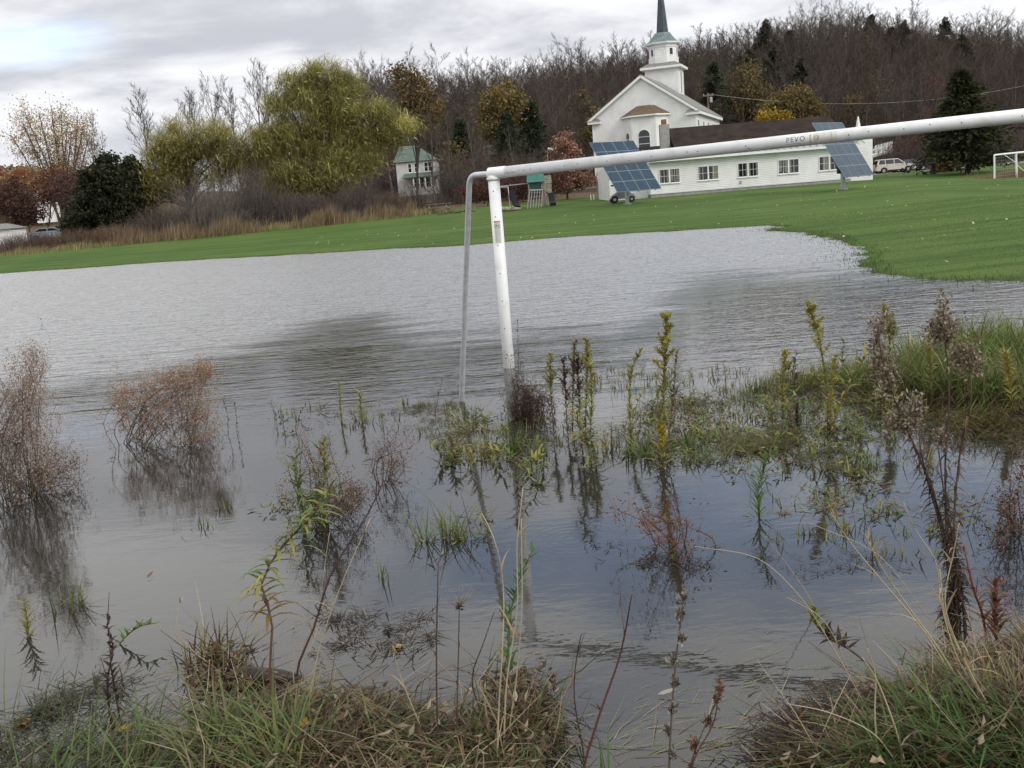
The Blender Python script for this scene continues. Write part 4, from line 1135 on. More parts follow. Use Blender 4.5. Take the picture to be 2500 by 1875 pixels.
def goal_far():
    a, b = gp(2428, 447, 76), gp(2482, 445, 78.5)
    g = thing('soccer_goal', 'small looking white goal far off at the right edge of the lawn', 'goal', tuple(map(float, a)), 'soccer goals')
    top = lambda q, px, py: at(px, py, q[1])
    ta, tb = V3(a[0] - .05, a[1], a[2] + 2.08), V3(b[0] - .1, b[1], b[2] + 2.08)
    d = (tb - ta); 
    P2 = V3(a[0], a[1], 0) + (V3(b[0], b[1], 0) - V3(a[0], a[1], 0)) * 1.0
    mb = MB(); mb.tube([V3(*a) - UPZ * .1, ta], .065, 10); mb.build('back_upright', M['white'], g)
    mb = MB(); mb.tube([V3(*b) - UPZ * .1, tb], .085, 10); mb.build('goal_post', M['white'], g)
    mb = MB(); mb.tube([ta, tb], .07, 10); mb.build('top_side_bar', M['white'], g)
    far = tb + V3(6.5, 2.5, 0); mb = MB(); mb.tube([tb, far], .075, 10); mb.build('crossbar', M['white'], g)
    mb = MB(); mb.tube([far, far * V3(1, 1, 0) + UPZ * -.1], .085, 10); mb.build('goal_post', M['white'], g)
    mb = MB(); mb.tube([ta * .6 + tb * .4, tb - UPZ * .75], .03, 8); mb.build('brace', M['white'], g)
    mb = MB(); mb.tube([tb - UPZ * .85, tb + V3(1.2, .4, -1.75)], .03, 8); mb.build('brace', M['white'], g)
    # thin net on the side
    n = MB(); n0 = []; n1 = []
    for k in range(1, 12):
        t_ = k / 12
        n0.append(ta * (1 - t_) + tb * t_); n1.append((V3(*a) * (1 - t_) + V3(*b) * t_))
    for k in range(1, 9):
        t_ = k / 9
        n0.append(ta * (1 - t_) + V3(*a) * t_); n1.append(tb * (1 - t_) + V3(*b) * t_)
    n.sticks(n0, n1, .006, .006, 3); n.build('side_net', M['galv'], g)
goal_far()

# ------------------------------------------------------------------ playground
PGY = 76.0
def q76(x, y, dy=0.0): return at(x, y, PGY + dy)
pb = gp(1310, 502, PGY); gz0 = float(pb[2])
pl = thing('playset', 'wooden play tower with green canvas roof and swing beam at the lawn edge', 'playset', tuple(map(float, pb)))
def grd(x, y): return V3(x, y, gz(x, y) - .05)
x0, x1 = float(q76(1292, 470)[0]), float(q76(1329, 470)[0])
zr0, zr1 = float(q76(1300, 445)[2]), float(q76(1310, 420)[2])
mb = MB()
mb.add([(x0 - .15, PGY - .2, zr0), (x1 + .1, PGY - .2, zr0), (x1 + .1, PGY + 1.5, zr0), (x0 - .15, PGY + 1.5, zr0), (x0 - .05, PGY + .65, zr1), (x1 + .05, PGY + .65, zr1)], [(0, 1, 5, 4), (2, 3, 4, 5)])
mb.build('canvas_roof', M['green_tarp'], pl)
mb = MB(); mb.add([(x1 + .08, PGY - .15, zr0 - .002), (x1 + .08, PGY + 1.45, zr0 - .002), (x1 + .04, PGY + .65, zr1 - .03)], [(0, 1, 2)]); mb.build('roof_end', M['dark'], pl)
for x in (x0, x1):
    for y in (PGY, PGY + 1.3):
        g_ = grd(x, y); mb = MB(); mb.beam(g_, (x, y, zr0 + .02), .1, .1); mb.build('post', M['wood_grey'], pl)
dk = gz0 + 1.2
mb = MB(); mb.box(x0 - .06, x1 + .06, PGY - .06, PGY + 1.36, dk, dk + .08); mb.build('deck', M['wood_grey'], pl)
mb = MB(); mb.box(x0 + .06, x0 + .9, PGY - .03, PGY, dk + .082, dk + .75); mb.build('side_panel', M['green_plastic'], pl)
# slanted ladder
la, lb = V3(*q76(1287, 502, -1.2)), V3(*q76(1293, 464, -.1)); ra, rb2 = V3(*q76(1321, 499, -1.2)), V3(*q76(1325, 463, -.1))
la[2] = gz(la[0], la[1]); ra[2] = gz(ra[0], ra[1])
for a, b in ((la, lb), (ra, rb2)):
    mb = MB(); mb.beam(a, b, .09, .07); mb.build('ladder_rail', M['wood_grey'], pl)
for k in range(4):
    t_ = (k + .6) / 4.2; mb = MB(); mb.beam(la * (1 - t_) + lb * t_, ra * (1 - t_) + rb2 * t_, .05, .05); mb.build('ladder_rung', M['wood_grey'], pl)
mb = MB(); mb.beam(lb, rb2, .09, .09)
for k in range(1, 5):
    t_ = k / 5; a = lb * (1 - t_) + rb2 * t_; mb.beam(a, la * (1 - t_) + ra * t_, .025, .025)
mb.build('climbing_net', M['galv'], pl)
def slide(xa, ya, xb, yb, w_):
    a = V3(*q76(xa, ya, .2)); b = V3(*q76(xb, yb, -1.2)); b[2] = gz(b[0], b[1]) + .12
    pts = [a * (1 - t_) + b * t_ - UPZ * .18 * math.sin(math.pi * t_) + V3(.0, 0, .0) for t_ in np.linspace(0, 1, 7)]
    mb = MB()
    for p_, q_ in zip(pts[:-1], pts[1:]):
        d = V3(w_, 0, 0)
        mb.hexa([p_ - UPZ * .04, p_ + d - UPZ * .04, q_ + d - UPZ * .04, q_ - UPZ * .04, p_ + UPZ * .16, p_ + d + UPZ * .16, q_ + d + UPZ * .16, q_ + UPZ * .16])
    mb.build('slide', M['black'], pl)
slide(1243, 470, 1257, 500, .42); slide(1338, 476, 1343, 496, .45)
# swing beam and legs
sa, sb2 = V3(*q76(1212, 456, .6)), V3(*q76(1300, 446, .6))
mb = MB(); mb.beam(sa, sb2, .055, .055); mb.build('swing_beam', M['galv'], pl)
for px_ in (1217, 1240):
    a = V3(*q76(px_, 456, .6)); f0 = grd(a[0] + .05, PGY + .2); mb = MB(); mb.tube([f0, a], .03, 8); mb.build('swing_leg', M['galv'], pl)
mb = MB(); mb.beam(q76(1216, 457, .6), q76(1241, 456, .6), .06, .08); mb.build('cross_beam', M['galv'], pl)
for px_ in (1268, 1281):
    a = V3(*q76(px_, 449, .6)); c_ = V3(a[0], a[1], gz0 + .5)
    mb = MB(); mb.sticks([a - V3(.2, 0, 0), a + V3(.2, 0, 0)], [c_ - V3(.2, 0, 0), c_ + V3(.2, 0, 0)], .012, .012, 4); mb.box(c_[0] - .24, c_[0] + .24, c_[1] - .1, c_[1] + .1, c_[2] - .03, c_[2] + .02); mb.build('swing', M['black'], pl)
# stone chimney-like pile behind, log
sp_ = gp(1337, 495, 82)
st = thing('stone_pillar', 'pale stone pillar standing just behind the play tower', 'pillar', tuple(map(float, sp_)))
for k in range(7):
    for s_ in range(2):
        mb = MB(); zz = sp_[2] - .1 + k * .34; dx = (s_ - .5) * .42 + rng.uniform(-.04, .04)
        a_ = rng.uniform(.17, .22)
        mb.box(sp_[0] + dx - a_, sp_[0] + dx + a_, sp_[1] - .2 - rng.uniform(0, .06), sp_[1] + .25, zz, zz + .33 - rng.uniform(0, .03)); mb.build('stone', M['stone'], st)
lg = gp(1233, 509, 74)
o_ = MB()
o_.tube([(lg[0] - .9, lg[1], lg[2] + .14), (lg[0] - .3, lg[1] + .1, lg[2] + .2), (lg[0] + .4, lg[1] - .05, lg[2] + .16), (lg[0] + 1.2, lg[1] + .1, lg[2] + .12)], [.12, .17, .14, .08], 9)
o_.tube([(lg[0] + .2, lg[1], lg[2] + .2), (lg[0] + .7, lg[1] - .3, lg[2] + .3)], [.07, .04], 7)
tag(o_.build('log', mat('bleached_wood', (.30, .26, .21), .85, .25, 4.0), smooth=True, org=lg), 'short bleached log lying on the lawn right of the post', 'log')
for x, lab in ((1095, 'first dark branch lying on the lawn by the picnic table'), (1130, 'thin dark branch lying on the lawn left of the goal post')):
    b0 = gp(x, 515, 78); mb = MB(); mb.tube([b0 + V3(-.9, 0, .06), b0 + V3(0, .3, .14), b0 + V3(1.0, .1, .05)], [.03, .05, .025], 6); mb.tube([b0 + V3(0, .3, .12), b0 + V3(.4, 0, .3)], [.03, .015], 5)
    tag(mb.build('fallen_branch', M['bark_dark'], org=b0), lab, 'branch')
# picnic table
pt = gp(1073, 514, 82)
pc = thing('picnic_table', 'weathered wooden picnic table at the far edge of the lawn', 'picnic table', tuple(map(float, pt)))
ca, sa_ = math.cos(R(-12)), math.sin(R(-12))
def PT(x, y, z): return V3(pt[0] + x * ca - y * sa_, pt[1] + x * sa_ + y * ca, pt[2] + z)
for k in range(5):
    mb = MB(); mb.box(-1.0, 1.0, -.38 + k * .155, -.24 + k * .155, .72, .76, fn=PT); mb.build('table_board', M['wood_grey'], pc)
for y in (-.72, .6):
    mb = MB(); mb.box(-1.0, 1.0, y, y + .26, .42, .46, fn=PT); mb.build('bench', M['wood_grey'], pc)
for x in (-.7, .7):
    for s_ in (-1, 1):
        mb = MB(); mb.beam(PT(x, s_ * .72, -.02), PT(x, s_ * .22, .72), .05, .1); mb.build('leg', M['wood_grey'], pc)
    mb = MB(); mb.beam(PT(x + .06, -.72, .38), PT(x + .06, .72, .38), .05, .09); mb.build('cross_member', M['wood_grey'], pc)
# white marker stakes
for (px, py, lab) in ((1449, 472, 'short white stake in the lawn left of the covered mower'), (1440, 440, 'white stake beside the rusty leaved tree')):
    b = gp(px, py, 84); mb = MB(); mb.tube([b - UPZ * .05, b + UPZ * .42], .05, 8); mb.lathe([(.05, b[2] + .42), (.03, b[2] + .47), (.0, b[2] + .48)], 8, b[0], b[1]); tag(mb.build('marker_stake', M['white'], org=b), lab, 'stake')

# ------------------------------------------------------------------ picket fence beyond the hall
fp0, fp1 = at(2129, 382, 126), at(2178, 369, 134)
fn = thing('picket_fence', 'short white picket fence on the slope behind the gold car', 'fence', tuple(map(float, fp0)))
for k in range(14):
    t_ = k / 13; b = fp0 * (1 - t_) + fp1 * t_
    mb = MB(); mb.box(b[0] - .06, b[0] + .06, b[1] - .02, b[1] + .02, b[2] - .15, b[2] + 1.2); mb.prism([(b[0] - .06, b[1] - .02, b[2] + 1.2), (b[0] + .06, b[1] - .02, b[2] + 1.2), (b[0], b[1] - .02, b[2] + 1.32)], (0, .04, 0)); mb.build('picket', M['white'], fn)
mb = MB(); mb.beam(fp0 + V3(0, .06, .2), fp1 + V3(0, .06, .2), .05, .1); mb.beam(fp0 + V3(0, .06, .8), fp1 + V3(0, .06, .8), .05, .1); mb.build('rail', M['white'], fn)
for b in (fp0, fp1):
    mb = MB(); mb.box(b[0] - .14, b[0] - .04, b[1] + .05, b[1] + .2, gz(b[0], b[1]) - .3, b[2] + 1.05); mb.build('fence_post', M['white'], fn)

# ------------------------------------------------------------------ utility pole, lamp, wires
up = at(1729, 260, 138); ut = at(1728, 227, 138)
ug = gz(up[0], up[1])
pole = thing('utility_pole', 'brown wooden utility pole rising behind the church roof', 'utility pole', (float(up[0]), 138.0, ug))
mb = MB(); mb.tube([(ut[0], 138, ug - .5), (ut[0], 138, ut[2])], [.17, .12], 9); mb.build('mast', M['pole_wood'], pole)
mb = MB(); mb.beam((ut[0] - .7, 137.9, ut[2] - .35), (ut[0] + .7, 137.9, ut[2] - .35), .1, .12); arm = mb.build('crossarm', M['wood_grey'], pole)
for k in (-.6, .6):
    mb = MB(); mb.lathe([(.03, ut[2] - .29), (.06, ut[2] - .22), (.05, ut[2] - .12), (.0, ut[2] - .1)], 8, ut[0] + k, 137.9); mb.build('insulator', M['galv'], arm)
mb = MB(); mb.lathe([(.02, ut[2] - 1.3), (.2, ut[2] - 1.28), (.2, ut[2] - .6), (.02, ut[2] - .55)], 10, ut[0] + .35, 137.8); mb.build('transformer', M['galv'], pole)
def wire(a, b, sag, name, lab, r=.022):
    a, b = V3(*a), V3(*b)
    pts = [a * (1 - t_) + b * t_ - UPZ * sag * 4 * t_ * (1 - t_) for t_ in np.linspace(0, 1, 24)]
    mb = MB(); mb.tube(pts, r, 4, c=(.25, .25, .25)); tag(mb.build(name, M['galv'], org=a), lab, 'wire')
wire((ut[0], 137.9, ut[2] - .15), at(2560, 196, 150), 2.2, 'power_line', 'thin grey power line crossing the wooded hill right of the church')
wire(at(-60, 414, 180), at(175, 402, 178), .8, 'power_line', 'thin power line against the sky at the left edge')
wire(CL(CW - .3, -.05, 6.4), (14.5, 83, 4.9), .4, 'service_wire', 'slack service wire from the church corner to the hall roof', .02)
lp = at(1338, 400, 104); lt_ = at(1339, 373, 104)
lamp = thing('street_lamp', 'small white gooseneck street lamp among the trees left of the church', 'street lamp', (float(lp[0]), 104.0, gz(lp[0], 104)))
mb = MB(); mb.tube([(lp[0], 104, gz(lp[0], 104) - .2), (lp[0], 104, lt_[2] - .1), (lp[0] + .05, 103.9, lt_[2] + .25), (lp[0] + .35, 103.8, lt_[2] + .42)], .05, 8); mb.build('mast', M['galv'], lamp)
mb = MB(); mb.beam((lp[0] + .1, 103.8, lt_[2] + .46), (lp[0] + 1.0, 103.6, lt_[2] + .1), .22, .16); mb.build('lamp_head', M['white'], lamp)
# ------------------------------------------------------------------ trees
def unit(v):
    return v / (np.linalg.norm(v, axis=-1, keepdims=True) + 1e-12)
def rvec(r, n):
    return unit(r.normal(size=(n, 3)))
def bare_skeleton(r, H, rad, fork=.3, n1=10, n2=6, n3=5, spread=.75, rise=.5, minr=.012, curl=.14):
    """returns thick limbs (polylines) and thin twigs (sticks); H height, base at the origin"""
    limbs = []; t0 = []; t1 = []; ra = []; rb = []
    lean = r.normal(size=2) * .03 * H
    tp = np.array([[0, 0, -.25], [0, 0, .05 * H], [lean[0] * .3 + r.normal() * .01 * H, lean[1] * .3, .3 * H], [lean[0] * .7, lean[1] * .7 + r.normal() * .01 * H, .58 * H], [lean[0], lean[1], .84 * H]])
    tr_ = np.array([rad * 1.45, rad, rad * .8, rad * .5, rad * .14])
    limbs.append((tp, tr_))
    ts = np.linspace(0, 1, 5)
    def trunk(t):
        k = np.array([np.interp(t, ts, tp[:, i]) for i in range(3)]); return k, np.interp(t, ts, tr_)
    ga = r.uniform(0, 6.28)
    for i in range(n1):
        t = fork + (1 - fork) * (i + r.uniform(0, .6)) / n1
        b, br = trunk(min(t * .98 + .02, .99))
        ga += 2.4 + r.normal() * .3
        el = R(25) + rise * R(55) * (.4 + .9 * t) + r.normal() * .12
        L = H * (.40 - .26 * t) * r.uniform(.75, 1.2) * (spread / .75)
        d = np.array([math.cos(ga) * math.cos(el), math.sin(ga) * math.cos(el), math.sin(el)])
        pts = [b]; dd = d.copy()
        for k in range(4):
            dd = unit(dd + r.normal(size=3) * .16 + np.array([0, 0, curl]))
            pts.append(pts[-1] + dd * L / 4)
        pts = np.array(pts); lr = min(br * .62, rad * .42)
        limbs.append((pts, np.linspace(lr, max(lr * .22, minr), 5)))
        for j in range(n2):
            s_ = .25 + .75 * (j + r.uniform(0, .8)) / n2
            q = np.array([np.interp(s_, np.linspace(0, 1, 5), pts[:, i_]) for i_ in range(3)])
            ld = unit(pts[min(int(s_ * 4) + 1, 4)] - pts[int(min(s_, .99) * 4)])
            bd = unit(ld + rvec(r, 1)[0] * .75 + np.array([0, 0, .2]))
            bl = L * r.uniform(.28, .5) * (1.15 - .5 * s_)
            m = q + bd * bl * .55
            bd2 = unit(bd + r.normal(size=3) * .25 + np.array([0, 0, .15])); e = m + bd2 * bl * .45
            r0 = max(lr * .3 * (1 - .5 * s_), minr * 1.3)
            t0 += [q, m]; t1 += [m, e]; ra += [r0, r0 * .7]; rb += [r0 * .7, minr * .8]
            for k in range(n3):
                u_ = r.uniform(.2, 1.0)
                w_ = q + (m - q) * min(u_ / .55, 1) + (e - m) * max(0, (u_ - .55) / .45)
                td = unit(bd + rvec(r, 1)[0] * .8 + np.array([0, 0, .25]))
                tl = bl * r.uniform(.3, .6)
                mm = w_ + td * tl * .6; ee = mm + unit(td + r.normal(size=3) * .35 + np.array([0, 0, .1])) * tl * .4
                t0 += [w_, mm]; t1 += [mm, ee]; ra += [minr, minr * .75]; rb += [minr * .75, minr * .4]
    return limbs, np.array(t0), np.array(t1), np.array(ra), np.array(rb)
def limbs_mb(limbs, col=(1, 1, 1), n=6):
    mb = MB()
    for k, (p, r_) in enumerate(limbs): mb.tube(p, r_, n if k == 0 else 4, c=col, cap=False)
    return mb
def vary(r, base, n, amt=.2):
    base = np.asarray(base, float)
    return np.clip(base[None] * (1 + r.normal(size=(n, 1)) * amt) * (1 + r.normal(size=(n, 3)) * amt * .3), .003, .9)
def pal(r, cols, n, w=None, amt=.15):
    cols = np.array(cols, float); i = r.choice(len(cols), n, p=w)
    return np.clip(cols[i] * (1 + r.normal(size=(n, 1)) * amt), .003, .9)

def make_bare(name, label, loc, H, seed, rad=None, col=(.10, .085, .078), barkm=None, leafs=0, leafcol=None, leafsize=.2, **kw):
    r = np.random.default_rng(seed)
    limbs, a, b, ra, rb = bare_skeleton(r, H, rad or H * .013, **kw)
    th = thing(name, label, 'tree', tuple(map(float, loc)))
    o = np.asarray(loc, float)
    m = limbs_mb([(p + o, q) for p, q in limbs]); m.build('trunk', barkm or M['bark'], th, smooth=True)
    m = MB(); m.sticks(a + o, b + o, ra, rb, 3, vary(r, col, len(a), .12))
    if leafs:
        i = r.integers(0, len(b), leafs); p = b[i] + r.normal(size=(leafs, 3)) * leafsize * .8
        d = rvec(r, leafs) + np.array([0, 0, -.5])
        cr_ = MB(); cr_.kites(p + o, d, rvec(r, leafs), leafsize * r.uniform(.6, 1.2, leafs), leafsize * .7, pal(r, leafcol, leafs))
        c = m.build('branches', M['twig'], th); stuff(c)
        k = cr_.build('crown', M['leaf'], th); stuff(k)
    else:
        c = m.build('crown', M['twig'], th); stuff(c)
    return th

# prototypes for the bare hillside wood
HTC = [(.074, .058, .047), (.060, .047, .039), (.086, .070, .056), (.055, .043, .035), (.074, .053, .041), (.080, .067, .057)]
protos = []
HLAB = 'bare grey brown tree of the wood covering the hillside'
for k in range(6):
    r = np.random.default_rng(100 + k)
    protos.append(make_bare('bare_tree', HLAB, (0, 0, 0), 14.0, 100 + k, .125, HTC[k], fork=[.22, .32, .26, .36, .24, .3][k], n1=[13, 12, 14, 12, 13, 13][k], n2=7, n3=10, spread=[1.25, .95, 1.3, .85, 1.1, .95][k], rise=[.34, .55, .4, .62, .45, .55][k], minr=.013, curl=[.06, .11, .07, .13, .08, .1][k]))
SLAB = 'bare tree of the wood on the skyline of the hill, twigs against the sky'
for p_ in protos: p_['group'] = 'bare trees of the hillside wood'
def px_of(p):
    q = CMN.T @ (np.asarray(p, float) - np.array([0, 0, EYE]))
    return 1250 + q[0] / -q[2] * FPX, 937.5 - q[1] / -q[2] * FPX
rh = np.random.default_rng(21)
spots = []
yv = 122.0
while yv < 285:
    step = 4.6 if yv < 235 else 4.2
    x = -70 + rh.uniform(0, step)
    while x < 190:
        X_, Y_ = x + rh.normal() * 1.3, yv + rh.normal() * 1.3
        hz_ = float(hill(np.array([[X_, Y_]]))[0])
        if hz_ > .8 or (Y_ > 140 and X_ > -20):
            px_, py_ = px_of((X_, Y_, gz(X_, Y_)))
            if -40 < px_ - 640 and px_ < 2580 and not (-24 < X_ < -4 and Y_ < 178) and not (9 < X_ < 34 and Y_ < 144) and not (30 < X_ < 80 and Y_ < 132): spots.append((X_, Y_))
        x += step * rh.uniform(.75, 1.3)
    yv += step * .95
spots = np.array(spots)
SZ = ground_z(spots)
isky = spots[:, 1] > 246
order = np.argsort(spots[:, 1] - isky * 400)           # skyline first (seen whole), then the nearest slope trees
nsky = int(isky.sum())
pick_sky = [i for i in np.where(isky)[0] if rh.random() < 150 / max(150, nsky)]
front_ = [i for i in np.argsort(spots[:, 1]) if not isky[i]][:286 - len(pick_sky)]
indiv = set(pick_sky) | set(front_)
first = [True] * 6
for i in sorted(indiv):
    k = int(rh.integers(0, 6)); sc = rh.uniform(.72, 1.12) * (1.0 if isky[i] else .88)
    loc = (float(spots[i, 0]), float(spots[i, 1]), float(SZ[i]))
    if isky[i]:
        hs_ = sc * (rh.uniform(.72, 1.12) if rh.random() < .8 else rh.uniform(1.15, 1.35 if loc[0] > 30 else 1.2)); ws_ = hs_ * rh.uniform(.85, 1.3)
        q_ = dup(protos[k], loc, float(rh.uniform(0, 6.28)), (ws_, ws_, hs_), SLAB); q_['group'] = 'bare trees along the skyline'
    elif first[k]:
        protos[k].location = loc; protos[k].rotation_euler = (0, 0, rh.uniform(0, 6.28)); protos[k].scale = (sc, sc, sc); first[k] = False
    else:
        dup(protos[k], loc, float(rh.uniform(0, 6.28)), (sc * rh.uniform(.85, 1.15), sc * rh.uniform(.85, 1.15), sc * rh.uniform(.9, 1.15)))
# all the other trees of the wood behind: one mass, instanced
rest = [i for i in range(len(spots)) if i not in indiv]
def join_proto(p):
    me = [c.data for c in p.children]
    o = []
    for m_ in me:
        ob = bpy.data.objects.new('wood_tree_' + m_.name, m_); o.append(ob)
    return o
def gn_scatter(name, pts, variants, seed, smin, smax, kind='stuff'):
    """one object that carries points and instances whole trees on them"""
    me = bpy.data.meshes.new(name); me.from_pydata([tuple(p) for p in pts], [], [])
    ob = bpy.data.objects.new(name, me); COL.objects.link(ob)
    ng = bpy.data.node_groups.new(name + '_scatter', 'GeometryNodeTree')
    ng.interface.new_socket('Geometry', in_out='INPUT', socket_type='NodeSocketGeometry')
    ng.interface.new_socket('Geometry', in_out='OUTPUT', socket_type='NodeSocketGeometry')
    gi = ng.nodes.new('NodeGroupInput'); go = ng.nodes.new('NodeGroupOutput')
    gti = ng.nodes.new('GeometryNodeGeometryToInstance')
    for parts in variants:
        j = ng.nodes.new('GeometryNodeJoinGeometry')
        for o in parts:
            oi = ng.nodes.new('GeometryNodeObjectInfo'); oi.inputs['Object'].default_value = o
            ng.links.new(oi.outputs['Geometry'], j.inputs[0])
        one = ng.nodes.new('GeometryNodeGeometryToInstance')
        ng.links.new(j.outputs[0], one.inputs[0]); ng.links.new(one.outputs[0], gti.inputs[0])
    inst = ng.nodes.new('GeometryNodeInstanceOnPoints'); inst.inputs['Pick Instance'].default_value = True
    jj = ng.nodes.new('GeometryNodeJoinGeometry')
    for l in list(ng.links):
        if l.to_node == gti:
            ng.links.new(l.from_socket, jj.inputs[0])
    ng.nodes.remove(gti)
    ng.links.new(jj.outputs[0], inst.inputs['Instance'])
    ng.links.new(gi.outputs[0], inst.inputs['Points'])
    ri = ng.nodes.new('FunctionNodeRandomValue'); ri.data_type = 'INT'; ri.inputs['Min'].default_value = 0; ri.inputs['Max'].default_value = len(variants) - 1; ri.inputs['Seed'].default_value = seed
    ng.links.new(ri.outputs[2], inst.inputs['Instance Index'])
    rr = ng.nodes.new('FunctionNodeRandomValue'); rr.data_type = 'FLOAT_VECTOR'; rr.inputs['Max'].default_value = (.12, .12, 6.28); rr.inputs['Seed'].default_value = seed + 1
    ng.links.new(rr.outputs[0], inst.inputs['Rotation'])
    rs = ng.nodes.new('FunctionNodeRandomValue'); rs.data_type = 'FLOAT'; rs.inputs[2].default_value = smin; rs.inputs[3].default_value = smax; rs.inputs['Seed'].default_value = seed + 2
    ng.links.new(rs.outputs[1], inst.inputs['Scale'])
    ng.links.new(inst.outputs[0], go.inputs[0])
    md = ob.modifiers.new('scatter', 'NODES'); md.node_group = ng
    ob['kind'] = kind
    return ob
VARS = [join_proto(p) for p in protos]
gn_scatter('wood', [(spots[i, 0], spots[i, 1], SZ[i]) for i in rest], VARS, 5, .65, 1.05)
# leaf-littered scrub filling the wood floor
def scrub_mesh(seed, h, w, col, n=60):
    r = np.random.default_rng(seed); mb = MB()
    az_ = r.uniform(0, 6.28, n); el = r.uniform(.7, 1.5, n); L = h * r.uniform(.5, 1.1, n)
    d = np.stack([np.cos(az_) * np.cos(el), np.sin(az_) * np.cos(el), np.sin(el)], 1)
    p = np.column_stack([r.normal(size=(n, 2)) * w * .25, np.full(n, -.1)])
    mid = p + d * L[:, None] * .5; e = mid + unit(d + r.normal(size=(n, 3)) * .25) * L[:, None] * .5
    mb.sticks(p, mid, .022, .016, 3, vary(r, col, n)); mb.sticks(mid, e, .016, .006, 3, vary(r, col, n))
    for _ in range(4):
        q = mid + (e - mid) * r.uniform(-.6, 1, (n, 1)); f = q + unit(d + r.normal(size=(n, 3)) * .6) * (L * r.uniform(.15, .4, n))[:, None]
        mb.sticks(q, f, .011, .005, 3, vary(r, col, n))
    return mb
svars = []
for k in range(3):
    me = scrub_mesh(300 + k, 3.2, 2.5, [(.10, .075, .07), (.085, .07, .066), (.12, .09, .075)][k]).mesh('scrub', M['twig'])
    svars.append([bpy.data.objects.new('scrub_%s' % 'abc'[k], me)])
sp_pts = []
for _ in range(2600):
    Y_ = rh.uniform(116, 262); X_ = rh.uniform(-30 - (Y_ - 120) * .1, 20 + Y_ * .48)
    if (-24 < X_ < -2 and Y_ < 168) or (9 < X_ < 34 and Y_ < 146) or (30 < X_ < 80 and Y_ < 128): continue
    sp_pts.append((X_, Y_))
spz = ground_z(np.array(sp_pts))
gn_scatter('undergrowth', [(a[0], a[1], z) for a, z in zip(sp_pts, spz)], svars, 9, .6, 1.5)

# ------------------------------------------------------------------ leafy trees made of clumps
def lobe_points(r, lobes, depth, n_clump):
    """lobes in picture units at a given depth -> clump centres in the world"""
    k = depth / FPX; out = []
    tot = sum(l[2] * l[3] for l in lobes)
    for cx, cy, rx, ry in lobes:
        n = max(3, int(n_clump * rx * ry / tot))
        q = rvec(r, n) * (r.uniform(.25, 1, (n, 1)) ** .45)
        c = at(cx, cy, depth)
        out.append(np.stack([c[0] + q[:, 0] * rx * k, c[1] + q[:, 1] * (rx + ry) * .5 * k, c[2] + q[:, 2] * ry * k], 1))
    return np.concatenate(out)
def limbs_to(r, base, clumps, rad, nl=14, top=None):
    """trunk from the base, limbs reaching to a few clump centres"""
    c = clumps.mean(0); limbs = []
    zt_ = base[2] + (c[2] - base[2]) * .55
    tp = np.array([base - UPZ * .3, base + UPZ * .3, base * .7 + np.array([c[0], c[1], zt_]) * .3, np.array([c[0] * .8 + base[0] * .2, c[1], zt_])])
    tp[2, 2] = base[2] + (zt_ - base[2]) * .5
    limbs.append((tp, np.array([rad * 1.4, rad, rad * .85, rad * .7])))
    idx = r.choice(len(clumps), min(nl, len(clumps)), replace=False)
    for i in idx:
        s_ = tp[2] * r.uniform(0, .8) + tp[3] * 0; s_ = tp[2] + (tp[3] - tp[2]) * r.uniform(0, 1)
        e = clumps[i]; m = (s_ + e) / 2 + UPZ * np.linalg.norm(e - s_) * .12 + r.normal(size=3) * .2
        limbs.append((np.array([s_, (s_ + m) / 2 + r.normal(size=3) * .1, m, e]), np.array([rad * .4, rad * .3, rad * .2, rad * .06])))
    return limbs
def leafy(name, label, base, lobes, depth, n_clump, per, size, palette, seed, rad=.2, cl_r=.8, group=None, cat='tree', nl=14, dens=1.0, barkm=None, wts=None):
    r = np.random.default_rng(seed)
    cl = lobe_points(r, lobes, depth, n_clump)
    th = thing(name, label, cat, tuple(map(float, base)), group)
    limbs_mb(limbs_to(r, np.asarray(base, float), cl, rad, nl)).build('trunk', barkm or M['bark_dark'], th, smooth=True)
    n = len(cl) * per
    i = np.repeat(np.arange(len(cl)), per)
    p = cl[i] + r.normal(size=(n, 3)) * cl_r * np.array([.55, .55, .42])
    tone = 1 + r.normal(size=len(cl)) * .16
    c = pal(r, palette, n, wts) * tone[i][:, None]
    mb = MB(); mb.kites(p, rvec(r, n) + np.array([0, 0, -.3]), rvec(r, n), size * r.uniform(.6, 1.3, n), size * .65, np.clip(c, .004, .8))
    stuff(mb.build('crown', M['leaf'], th))
    return th
